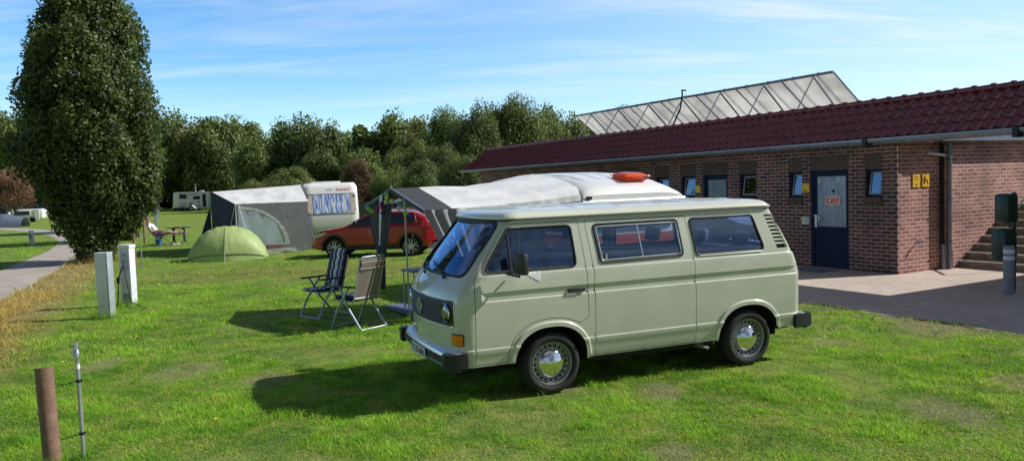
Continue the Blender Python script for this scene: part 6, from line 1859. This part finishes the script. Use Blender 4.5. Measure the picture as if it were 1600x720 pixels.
# windscreen sheet on top surface, grille, plate, lower bumper
mb = MB(); mb.grid(lambda u, v: (lambda x, a: Vector((x - ox, a * (cY(x, top(x)) - .05), top(x) + .026 + .03 * (1 - a * a))))(1.22 + .64 * u, 2 * v - 1), 10, 8); mb.build('windscreen', cglass, RC, 60)
mb = MB(); mb.grid(lambda u, v: (lambda x, a: Vector((x - ox, a * (cY(x, top(x)) - .05), top(x) + .026 + .03 * (1 - a * a))))(3.68 + .26 * u, 2 * v - 1), 6, 8); mb.build('rear_window', cglass, RC, 60)
mb = MB(); mb.rbox(-.01 - ox, .12 - ox, -.42, .42, .62, .70, .01); mb.rbox(-.03 - ox, .2 - ox, -.55, .55, .30, .46, .03); mb.build('grille', carblk, RC, 40)
mb = MB(); mb.box(-.045 - ox, -.03 - ox, -.26, .26, .50, .61); mb.build('number_plate', mat('plate_white', (.8, .8, .8), .4), RC)
mb = MB(); mb.box(.3 - ox, 3.8 - ox, -.62, .62, .22, .5); mb.build('underbody', under, RC)
for yy in (-.56, .56): mb = MB(); mb.tube([(x - ox, yy, top(x) + .07) for x in (1.95, 2.1, 2.6, 3.2, 3.5)], .012, 5); mb.build('roof_rail', alu, RC, 50)

# dark estate car mostly hidden behind
p = at(582, 322, 46); dc = empty('dark_car', (p.x, 46, 0), radians(-20), 'dark parked car just visible between the large caravan and the dark gable', 'car')
mb = MB(); pr = [(-2.1, .45), (-2.15, .8), (-1.9, .95), (-1.0, 1.02), (-.4, 1.45), (1.3, 1.5), (1.9, 1.05), (2.1, .9), (2.1, .4)]
mb.prism(pr, -.82, .82, mat=Matrix(((1, 0, 0, 0), (0, 0, 1, 0), (0, 1, 0, 0), (0, 0, 0, 1)))); me = mb.mesh(); bm = bmesh.new(); bm.from_mesh(me); bmesh.ops.bevel(bm, geom=bm.edges[:], offset=.08, segments=3, affect='EDGES'); bm.to_mesh(me); bm.free(); obj('body', me, mat('car_dark_blue', (.02, .025, .04), .2, coat=.8), dc, 40)
mb = MB()
for y0 in (-.815, .80): mb.prism([(-.75, 1.0), (-.35, 1.38), (1.2, 1.42), (1.6, 1.05)], y0, y0 + .015, mat=Matrix(((1, 0, 0, 0), (0, 0, 1, 0), (0, 1, 0, 0), (0, 0, 0, 1))))
mb.build('windows', cglass, dc)
for x in (-1.35, 1.35):
    for y in (-.72, .72):
        mb = MB(); mb.lathe([(.18, -.1), (.31, -.1), (.31, .1), (.18, .1), (.0001, .05)], 20, mat=frame((x, y, .31), (1, 0, 0), (0, 0, 1))); mb.build('wheel', tyre, dc, 40)

# ------------------------------------------------------------------ motorhome far away
MH = Vector((-49.2, 112.5, 0))
mh = empty('motorhome', MH, radians(0), 'white motorhome with open door and dark windows at the far edge of the field', 'motorhome')
mb = MB(); pr = rpoly([(0, .5), (5.6, .45), (6.95, .45), (7.1, 1.05), (6.35, 1.35), (5.75, 2.35), (5.0, 2.72), (.15, 2.75)], [.1, .1, .2, .2, .2, .3, .4, .25])
mb.prism(pr, 0, 2.2, mat=Matrix(((1, 0, 0, 0), (0, 0, 1, 0), (0, 1, 0, 0), (0, 0, 0, 1)))); mb.build('body', gel, mh, 40)
wd = mat('mh_window_dark', (.025, .035, .06), .35, spec=.3)
def mrect(x0, x1, z0, z1, m, name, y=-.02, r=.06): mb = MB(); mb.prism(rpoly([(x0, z0), (x1, z0), (x1, z1), (x0, z1)], r), 0, .03, mat=Matrix(((1, 0, 0, 0), (0, 0, 1, y), (0, 1, 0, 0), (0, 0, 0, 1)))); return mb.build(name, m, mh)
mrect(1.0, 2.05, 1.75, 2.45, wd, 'window'); mrect(3.0, 4.0, 1.6, 2.1, wd, 'window'); mrect(4.35, 5.0, .55, 2.35, mat('doorway_dark', (.02, .02, .025), .8), 'doorway', r=.02)
mrect(5.02, 5.35, .5, 2.3, gel, 'open_door', y=-.4, r=.04); mrect(3.6, 4.0, 1.22, 1.36, wd, 'vent'); mrect(3.6, 4.0, .66, .8, wd, 'vent'); mrect(1.0, 2.0, .6, 1.35, mat('panel_line', (.6, .6, .6), .5), 'locker', y=-.01)
mb = MB(); mb.prism([(5.9, 1.35), (6.55, 1.32), (6.0, 2.1), (5.8, 2.2)], -.02, .0, mat=Matrix(((1, 0, 0, 0), (0, 0, 1, 0), (0, 1, 0, 0), (0, 0, 0, 1)))); mb.build('cab_window', wd, mh)
mb = MB(); mb.tube([(2.25, -.02, 1.95), (2.3, -.02, 2.25), (2.6, -.02, 2.38), (3.6, -.02, 2.4)], .05, 5); mb.build('decal', mat('decal_red', (.30, .05, .06), .5), mh)
mb = MB(); mb.tube([(3.0, 1.1, 2.7), (3.0, 1.1, 3.25), (3.0, 1.1, 3.9)], [.12, .10, .09], 8); mb.rbox(3.6, 4.2, .8, 1.4, 2.72, 2.9, .05); mb.build('roof_aerial', white, mh, 40)
for x in (1.3, 5.9):
    for y in (.02, 2.0):
        mb = MB(); mb.lathe([(.0001, -.02), (.2, -.02), (.34, 0), (.34, .2)], 20, mat=frame((x, y, .34), (1, 0, 0), (0, 0, 1))); mb.build('wheel', tyre, mh, 40)
q = at(294, 328, 106); dch = empty('camping_chair', (q.x, 106, 0), radians(160), 'dark folding chair in front of the far motorhome', 'camping chair')
mb = MB(); mb.rbox(-.3, .35, -.3, .3, .4, .5, .03); mb.build('seat', plast, dch); mb = MB(); mb.rbox(-.42, -.28, -.3, .3, .5, 1.35, .05, mat=Matrix.Rotation(radians(-12), 4, 'Y')); mb.build('backrest', plast, dch, 40)
for x in (-.25, .25):
    for y in (-.25, .25): mb = MB(); mb.tube([(x, y, 0), (x, y, .42)], .03, 5); mb.build('leg', plast, dch)
q = at(309, 327, 105); dl = empty('sun_lounger', (q.x, 105, 0), 0, 'pale sun lounger beside the dark chair at the far motorhome', 'lounger')
mb = MB(); mb.grid(lambda u, v: Vector((-.7 + 1.6 * u, -.3 + .6 * v, .42 + (.5 * (1 - u / .3) if u < .3 else 0))), 10, 2); mb.build('sling', mat('lounger_grey', (.45, .46, .5), .7), dl)
mb = MB(); mb.tube([(-.4, -.3, 0), (-.2, -.3, .42), (.9, -.3, .42), (.7, -.3, 0)], .03, 5); mb.tube([(-.4, .3, 0), (-.2, .3, .42), (.9, .3, .42), (.7, .3, 0)], .03, 5); mb.build('frame', polew, dl)

# low white trailer tent, blue grey tunnel tent, small white posts at the far left
q = at(42, 348, 80); tt = empty('trailer_tent', (q.x, 80, 0), radians(15), 'low white trailer caravan on the far lawn left of the path', 'caravan')
mb = MB(); mb.rbox(-1.4, 1.5, 0, 2, .35, 1.35, .12); mb.build('body', gel, tt, 40)
mb = MB(); mb.rbox(-1.0, .3, -.03, .0, .75, 1.15, .01); mb.build('window', wd, tt); mb = MB(); mb.rbox(.75, 1.2, -.05, .0, .2, 1.3, .01); mb.build('door', white, tt)
for x in (-.5, .6):
    mb = MB(); mb.lathe([(.0001, -.02), (.28, 0), (.28, .2)], 16, mat=frame((x, .0, .28), (1, 0, 0), (0, 0, 1))); mb.build('wheel', tyre, tt, 40)
q = at(8, 353, 66); t2 = empty('tunnel_tent', (q.x, 66, 0), radians(10), 'blue grey tunnel tent at the far left edge', 'tent')
mb = MB(); mb.grid(lambda u, v: Vector(((u - .5) * 3.2, -1.1 * cos(pi * v) * (1 - .2 * abs(2 * u - 1)), 1.15 * sin(pi * v) ** .8 * (1 - .35 * max(0, 2 * u - 1.1)))), 16, 14); mb.build('canopy', cloth_mat('tent_bluegrey', (.13, .16, .24)), t2, 60)
mb = MB(); mb.grid(lambda u, v: Vector((-.9 + .8 * u, -1.16, .05 + .5 * v)), 4, 4); mb.build('window', mat('tent_window', (.5, .53, .6), .5), t2)
q = at(14, 333, 82); ms_ = empty('camp_marker', (q.x, 82, 0), 0, 'tiny white marker post behind the blue grey tent', 'post'); mb = MB(); mb.lathe([(.12, 0), (.12, 1.0), (.09, 1.1), (.0001, 1.1)], 10); mb.build('post', white, ms_)
q = at(50, 383, 38.4); sp_ = empty('lawn_bollard', (q.x, 38.4, 0), 0, 'small white supply post with grey face on the lawn left of the path', 'post')
mb = MB(); mb.rbox(-.09, .09, -.09, .09, 0, .70, .015); mb.build('post', white, sp_, 40); mb = MB(); mb.box(-.06, .06, -.095, -.088, .3, .55); mb.build('socket_panel', zinc, sp_)
q = at(91, 312, 72); n_ = empty('path_sign', (q.x, 72, 0), 0, 'tiny pale sign on a thin pole left of the oak', 'sign'); mb = MB(); mb.tube([(0, 0, 0), (0, 0, 2)], .03, 6); mb.build('pole', polew, n_); mb = MB(); mb.box(-.16, .16, -.03, -.01, 1.5, 2.0); mb.build('board', white, n_)

# ------------------------------------------------------------------ supply cabinets, posts
cabm = mat('cabinet_paint', (.74, .77, .83), .5, var=.05, vscale=3, dirt=.35)
c1 = empty('supply_cabinet', (-7.36, 13.85, 0), radians(-8), 'plain pale grey metal cabinet in front of the big oak', 'cabinet'); c1.scale = (.78, .62, 1)
mb = MB(); mb.rbox(-.165, .130, -.12, .12, 0, 1.17, .008); mb.build('housing', cabm, c1, 40)
mb = MB(); mb.rbox(-.158, .122, -.132, -.1205, .06, 1.15, .004); mb.build('door', cabm, c1, 40)
mb = MB(); mb.rbox(.132, .160, -.135, .12, .0, 1.19, .004); mb.build('side_rail', mat('cabinet_rail', (.42, .46, .52), .45, .3), c1, 40)
mb = MB(); mb.rbox(-.17, .165, -.138, .13, 1.172, 1.185, .004); mb.build('cap', cabm, c1)
c2 = empty('power_cabinet', (-7.68, 15.35, 0), radians(-6), 'pale grey power pillar with sockets and hanging black cable', 'cabinet'); c2.scale = (.84, .70, 1)
mb = MB(); mb.rbox(-.13, .13, -.12, .12, 0, 1.15, .006); mb.build('housing', cabm, c2, 40)
mb = MB(); mb.rbox(.09, .135, -.165, .10, 0, 1.15, .004); mb.rbox(-.135, -.09, -.165, .10, 0, 1.15, .004); mb.build('side_rail', cabm, c2, 40)
mb = MB(); mb.rbox(-.155, .155, -.185, .13, 1.15, 1.225, .02); mb.build('cap', cabm, c2, 40)
for z in (.78, .90, 1.02):
    mb = MB(); mb.rbox(-.05, .05, -.18, -.12, z - .045, z + .045, .012); s_ = mb.build('socket', mat('socket_white', (.62, .66, .74), .4), c2, 40)
    mb = MB(); mb.lathe([(.035, 0), (.035, .01), (.0001, .012)], 12, mat=frame((0, -.182, z), (1, 0, 0), (0, 0, 1))); mb.build('socket_lid', mat('socket_blue', (.25, .33, .50), .4), s_, 40)
mb = MB(); mb.box(-.095, .095, -.135, -.121, .03, .25); mb.build('vent_plate', mat('vent_grey', (.30, .33, .38), .6), c2)
pc = empty('power_cable', (-7.68, 15.35, 0), 0, 'black power cable with plug hanging from the power pillar into the grass', 'cable')
mb = MB(); mb.tube([(.0, -.2, .80), (-.03, -.24, .72), (-.08, -.26, .55), (-.09, -.25, .40), (-.11, -.24, .2), (-.13, -.25, .02)], .012, 6)
mb.tube([(.01, -.2, .88), (.06, -.26, .70), (.12, -.30, .40), (.20, -.36, .12), (.42, -.42, .03), (.60, -.60, .03), (.62, -.85, .02)], .011, 6); mb.build('cable', rubber, pc, 60)
mb = MB(); mb.tube([(-.075, -.26, .60), (-.085, -.26, .48)], .032, 8); mb.build('plug', rubber, pc, 60)
# rusty pipe and galvanised standpipe, bottom left
pp = empty('rusty_pipe_post', (-3.80, 6.17, 0), 0, 'thick rusty brown steel pipe standing open topped in the lower left corner', 'post')
m = bpy.data.materials.new('rusty_steel'); g = N(m); co = g.n('ShaderNodeTexCoord').outputs['Object']
c = g.mix(g.ramp(g.noise(co, 14, 5, .7), .35, .7), (.19, .105, .075), (.27, .165, .125)); c = g.mix(g.ramp(g.noise(co, 60, 3), .68, .74), c, (.5, .45, .4))
p_ = g.n('ShaderNodeBsdfPrincipled', Base_Color=c, Roughness=.75); g.set(p_.inputs['Normal'], g.n('ShaderNodeBump', Strength=.35, Distance=.004, Height=g.noise(co, 90, 3))); g.out(p_); MATS['rust'] = m
HP = .80
mb = MB(); n = 32; R_ = .066
vs = []
for k in range(n):
    a = 2 * pi * k / n; zt = HP - .012 * sin(a) + (.02 * max(0, cos(a - .5)) ** 3)
    vs.append((a, zt))
b = 0
mb.v = [(R_ * cos(a), R_ * sin(a), -.05) for a, z in vs] + [(R_ * cos(a), R_ * sin(a), z) for a, z in vs] + [((R_ - .008) * cos(a), (R_ - .008) * sin(a), z) for a, z in vs] + [((R_ - .008) * cos(a), (R_ - .008) * sin(a), HP - .25) for a, z in vs]
mb.f = [(j * n + k, j * n + (k + 1) % n, (j + 1) * n + (k + 1) % n, (j + 1) * n + k) for j in range(3) for k in range(n)] + [tuple(3 * n + k for k in range(n))]; mb.mi = [0] * len(mb.f)
pp.rotation_euler = (0, radians(-1.5), 0)
mb.build('pipe', MATS['rust'], pp, 50)
galv = mat('galvanised', (.42, .45, .48), .42, .6, var=.15, vscale=12)
sw = empty('standpipe', (-3.62, 6.30, 0), 0, 'thin galvanised standpipe with small tap wired to the rusty pipe', 'pipe')
HS = .985
mb = MB(); mb.tube([(0, 0, -.05), (0, 0, HS - .12)], .0165, 10); mb.build('pipe', galv, sw, 60)
mb = MB(); mb.lathe([(.018, HS - .16), (.021, HS - .155), (.021, HS - .09), (.017, HS - .085), (.017, HS - .03), (.013, HS - .028), (.013, HS - .004), (.0001, HS - .003)], 12); mb.tube([(-.060, 0, HS - .045), (.03, 0, HS - .045)], .008, 6); mb.tube([(-.022, -.01, HS - .07), (-.022, -.01, HS - .13)], .012, 6); mb.build('valve', mat('valve_metal', (.60, .62, .64), .3, .8), sw, 50)
mb = MB(); mb.lathe([(.0172, HS - .23), (.0172, HS - .19)], 12); mb.build('white_tape', white, sw, fixn=False)
for z in (.655, .215):
    mb = MB(); mb.lathe([(.017, z - .014), (.023, z - .008), (.023, z + .008), (.017, z + .014)], 10); mb.tube([(0, -.02, z), (-.09, -.06, z - .015), (-.15, -.12, z - .03)], .0035, 5); mb.tube([(.0, -.01, z), (.035, .0, z + .01)], .006, 5); mb.build('wire_tie', rubber, sw, 50)
# stakes by the oak and along the row
for (px, py, d, h, r, lab) in ((211, 405, 24.6, 1.02, .05, 'brown wooden stake behind the power pillar'), (222, 411, 23.6, 1.05, .016, 'thin grey stake right of the brown stake'), (226, 375, 36, 1.25, .05, 'wooden post at the right edge of the oak crown')):
    q = at(px, py, d); s_ = empty('wooden_stake', (q.x, d, 0), 0, lab, 'stake'); mb = MB(); mb.tube([(0, 0, -.05), (0, 0, h)], r, 8); mb.build('post', mat('stake_wood', (.20, .13, .08), .85, var=.3) if r > .03 else galv, s_, 50)
# mesh fence running away along the right of the oak row
fe = empty('wire_fence', (0, 0, 0), 0, 'low grey wire fence running away beside the far oaks', 'fence')
for k in range(9):
    d = 44 + k * 8; px_ = 243 + (270 - 243) * 0 + k * .8; q = at(px_, 340, d)
    mb = MB(); mb.tube([(q.x, d, 0), (q.x, d, 1.15)], .03, 5); mb.build('post', zinc, fe)
mb = MB()
for z in (.3, .7, 1.1): a = at(243, 340, 44); b = at(243 + 6.4, 340, 108); mb.tube([(a.x, 44, z), (b.x, 108, z)], .015, 4)
mb.build('wire', zinc, fe)
# far dark fence on the left
fb_ = empty('field_fence', (0, 0, 0), 0, 'dark slatted fence along the wood at the far left', 'fence')
a = at(-40, 322, 112); b = at(130, 322, 116); mb = MB(); d_ = (b - a)
mb.quad((a.x, 112, 0), (b.x, 116, 0), (b.x, 116, 1.7), (a.x, 112, 1.7)); mb.build('panel', mat('fence_dark', (.03, .04, .05), .8), fb_)
for k in range(8): q = a.lerp(b, k / 7); mb = MB(); mb.box(q.x - .06, q.x + .06, 111.8 + 4 * k / 7, 112.0 + 4 * k / 7, 0, 1.8); mb.build('post', mat('fence_dark', (.03, .04, .05), .8), fb_)

# ------------------------------------------------------------------ table, bucket, recliner and the person on it
TB_ = at(280, 378, 35.2); tb = empty('camping_table', (TB_.x, 35.2, 0), radians(8), 'dark oval camping table beside the reclining person', 'table')
mb = MB(); mb.lathe([(.0001, .70), (.5, .70), (.54, .715), (.54, .735), (.0001, .74)], 28, mat=Matrix.Diagonal((1.0, .75, 1, 1))); mb.build('tabletop', plast, tb, 50)
for x in (-.22, .22): mb = MB(); mb.rbox(x - .05, x + .05, -.06, .06, .08, .70, .02); mb.tube([(x, -.3, .02), (x, -.2, .10), (x, .2, .10), (x, .3, .02)], .03, 6); mb.build('leg', plast, tb, 50)
q = at(275, 346, 35.2); bw = empty('plate', (TB_.x - .05, 35.15, .74), 0, 'orange plate on the dark oval table', 'plate'); mb = MB(); mb.lathe([(.0001, .0), (.10, .0), (.16, .03), (.155, .035), (.1, .01), (.0001, .01)], 20); mb.build('dish', mat('dish_orange', (.6, .22, .10), .4), bw, 50)
q = at(248, 379, 34.4); bu = empty('bucket', (q.x, 34.4, 0), 0, 'small bright blue bucket under the recliner', 'bucket'); mb = MB(); mb.lathe([(.0001, .01), (.11, .01), (.15, .26), (.158, .265), (.15, .27), (.14, .25), (.10, .03), (.0001, .03)], 18); mb.build('pail', mat('bucket_blue', (.03, .22, .60), .4), bu, 50); mb = MB(); mb.tube([(-.15, 0, .25), (-.12, 0, .38), (0, 0, .43), (.12, 0, .38), (.15, 0, .25)], .008, 5); mb.build('handle', polew, bu)
# recliner, local x = towards the feet
RO = at(254, 379, 34.0); rc = empty('recliner_chair', (RO.x, 34.0, 0), radians(6), 'silver framed recliner with dark sling holding the person beside the oak', 'recliner')
slg = mat('sling_dark', (.04, .05, .09), .8)
RX = [(-.62, 1.02), (-.50, .80), (-.30, .50), (-.16, .38), (.30, .42), (.62, .44), (1.02, .46)]
mb = MB(); mb.grid(lambda u, v: Vector((lerp_tab([(i / 6, RX[i][0]) for i in range(7)], u), -.26 + .52 * v, lerp_tab([(i / 6, RX[i][1]) for i in range(7)], u) - .01)), 24, 4); mb.build('sling', slg, rc, 60)
mb = MB()
for y in (-.28, .28):
    mb.tube([(x, y, z) for x, z in RX], .014, 6); mb.tube([(-.45, y, .02), (.15, y, .62)], .014, 6); mb.tube([(.32, y, .02), (-.42, y, .66)], .014, 6); mb.tube([(-.42, y, .66), (.16, y, .66)], .018, 6)
mb.tube([(-.45, -.28, .02), (-.45, .28, .02)], .014, 6); mb.tube([(.32, -.28, .02), (.32, .28, .02)], .014, 6)
mb.tube([(.95, -.24, .02), (.95, -.24, .45)], .014, 6); mb.tube([(.95, .24, .02), (.95, .24, .45)], .014, 6)
mb.build('frame', polew, rc, 50)

def skin_body(name, verts, edges, radii, root, m, parent, sub=2):
    me = bpy.data.meshes.new(name); me.from_pydata(verts, edges, []); me.update()
    o = bpy.data.objects.new(name, me); COL.objects.link(o)
    s_ = o.modifiers.new('skin', 'SKIN'); s_.use_smooth_shade = True
    for i, r in enumerate(radii):
        me.skin_vertices[0].data[i].radius = (r, r) if not isinstance(r, tuple) else r
        me.skin_vertices[0].data[i].use_root = (i == root)
    u = o.modifiers.new('sub', 'SUBSURF'); u.levels = sub; u.render_levels = sub
    bpy.context.view_layer.update()
    me2 = bpy.data.meshes.new_from_object(o.evaluated_get(bpy.context.evaluated_depsgraph_get()))
    bpy.data.objects.remove(o)
    me2.materials.clear(); me2.materials.append(m)
    me2.polygons.foreach_set('use_smooth', np.ones(len(me2.polygons), dtype=bool))
    o2 = bpy.data.objects.new(name, me2); COL.objects.link(o2); o2.parent = parent
    return o2
skin = mat('skin', (.56, .33, .25), .55, var=.06); shirt = mat('shirt_white', (.72, .75, .80), .8, var=.06); shorts = mat('shorts_plum', (.14, .05, .14), .85, var=.3, vscale=20); hair = mat('hair_grey', (.22, .16, .12), .9, var=.2)
pr_ = empty('person', (RO.x, 34.0, 0), radians(6), 'person in white shirt and dark shorts lying back in the recliner with legs up', 'person')
V_ = []; E_ = []; R2 = []
def av(p, r, par=None):
    V_.append(p); R2.append(r); i = len(V_) - 1
    if par is not None: E_.append((par, i))
    return i
pel = av((-.20, 0, .52), (.125, .17)); abd = av((-.30, 0, .64), (.12, .15), pel); chs = av((-.43, 0, .84), (.12, .175), abd); nk0 = av((-.52, 0, .98), .075, chs); nk = av((-.545, 0, 1.06), .052, nk0); hd0 = av((-.55, 0, 1.15), .085, nk); hd = av((-.545, 0, 1.24), .075, hd0)
for s in (-1, 1):
    hp_ = av((-.12, s * .11, .50), .10, pel); kn = av((.30, s * .12, .60 if s < 0 else .56), .068, hp_); cf = av((.52, s * .11, .55), .060, kn); an = av((.76, s * .10, .53), .038, cf); ft_ = av((.84, s * .10, .54), .040, an); te = av((.86, s * .12, .66), .026, ft_)
    sh = av((-.48, s * .19, .90), .062, chs); el = av((-.34 if s < 0 else -.30, s * .32, .66), .045, sh); wr_ = av((-.14, s * .20, .70), .032, el); hn = av((-.06, s * .15, .71), .036, wr_)
# bare feet up on the leg rest; shirt and shorts as clothing over the same figure
skin_body('body', V_, E_, R2, 0, skin, pr_)
ix = [pel, abd, chs, nk0]
def sub_body(name, pts, edges, radii, m): skin_body(name, pts, edges, radii, 0, m, pr_)
sub_body('shirt', [(-.22, 0, .55), (-.30, 0, .64), (-.43, 0, .84), (-.505, 0, .955), (-.48, -.19, .90), (-.48, .19, .90), (-.40, -.27, .77), (-.38, .27, .76)], [(0, 1), (1, 2), (2, 3), (2, 4), (2, 5), (4, 6), (5, 7)], [(.140, .19), (.137, .168), (.136, .192), .09, .078, .078, .066, .066], shirt)
sub_body('shorts', [(-.20, 0, .52), (-.12, -.11, .50), (-.12, .11, .50), (.12, -.12, .56), (.12, .12, .54)], [(0, 1), (0, 2), (1, 3), (2, 4)], [(.14, .185), .115, .115, .098, .098], shorts)
mb = MB(); mb.lathe([(.0001, .10), (.045, .09), (.082, .05), (.098, .0), (.095, -.04), (.085, -.08)], 18, mat=Matrix.Translation((-.575, 0, 1.215)) @ Matrix.Rotation(radians(-22), 4, 'Y')); mb.build('hair', hair, pr_, 60, fixn=False)
mb = MB()
for s in (-1, 1): mb.lathe([(.0001, .008), (.010, .004), (.012, 0)], 8, mat=frame((-.478, s * .032, 1.215), (0, 1, 0), (0, 0, 1), (1, 0, 0)))
mb.build('eye', blk, pr_); mb = MB(); mb.add([(-.475, -.014, 1.17), (-.475, .014, 1.17), (-.445, 0, 1.175), (-.472, 0, 1.215)], [(0, 1, 2), (0, 2, 3), (1, 3, 2), (0, 3, 1)]); mb.build('nose', skin, pr_, 60); mb = MB(); mb.rbox(-.478, -.466, -.024, .024, 1.138, 1.146, .003); mb.build('mouth', mat('lips', (.35, .12, .10), .6), pr_)
for s in (-1, 1): mb = MB(); mb.lathe([(.0001, .012), (.020, .008), (.026, 0)], 10, mat=frame((-.555, s * .088, 1.18), (1, 0, 0), (0, 0, 1), (0, s, 0))); mb.build('ear', skin, pr_, 60)
# five fingers on each hand
for s in (-1, 1):
    for k in range(5):
        b0 = Vector((-.045, s * (.15 + .018 * (k - 2)), .712)) if k < 4 else Vector((-.08, s * .185, .72))
        L = (.055, .065, .062, .05, .045)[k]; mb = MB(); mb.tube([b0, b0 + Vector((L * .6, -s * .01, .006)), b0 + Vector((L, -s * .02, -.012))], [.0095, .0085, .006], 6); mb.build('finger', skin, pr_, 60)
# small sandals under the recliner
for k, (dx, dy) in enumerate(((.55, -.20), (.66, -.05))):
    o_ = empty('sandal', (RO.x + dx, 34.0 + dy, 0), .3 * k, ('white sandal in the grass under the leg rest', 'second white sandal nearer the table')[k], 'shoe'); mb = MB(); mb.rbox(-.13, .13, -.045, .045, .02, .06, .015); mb.build('sole', white, o_, 40); mb = MB(); mb.tube([(.04, -.045, .05), (.05, 0, .10), (.04, .045, .05)], .014, 6); mb.build('strap', white, o_, 40)
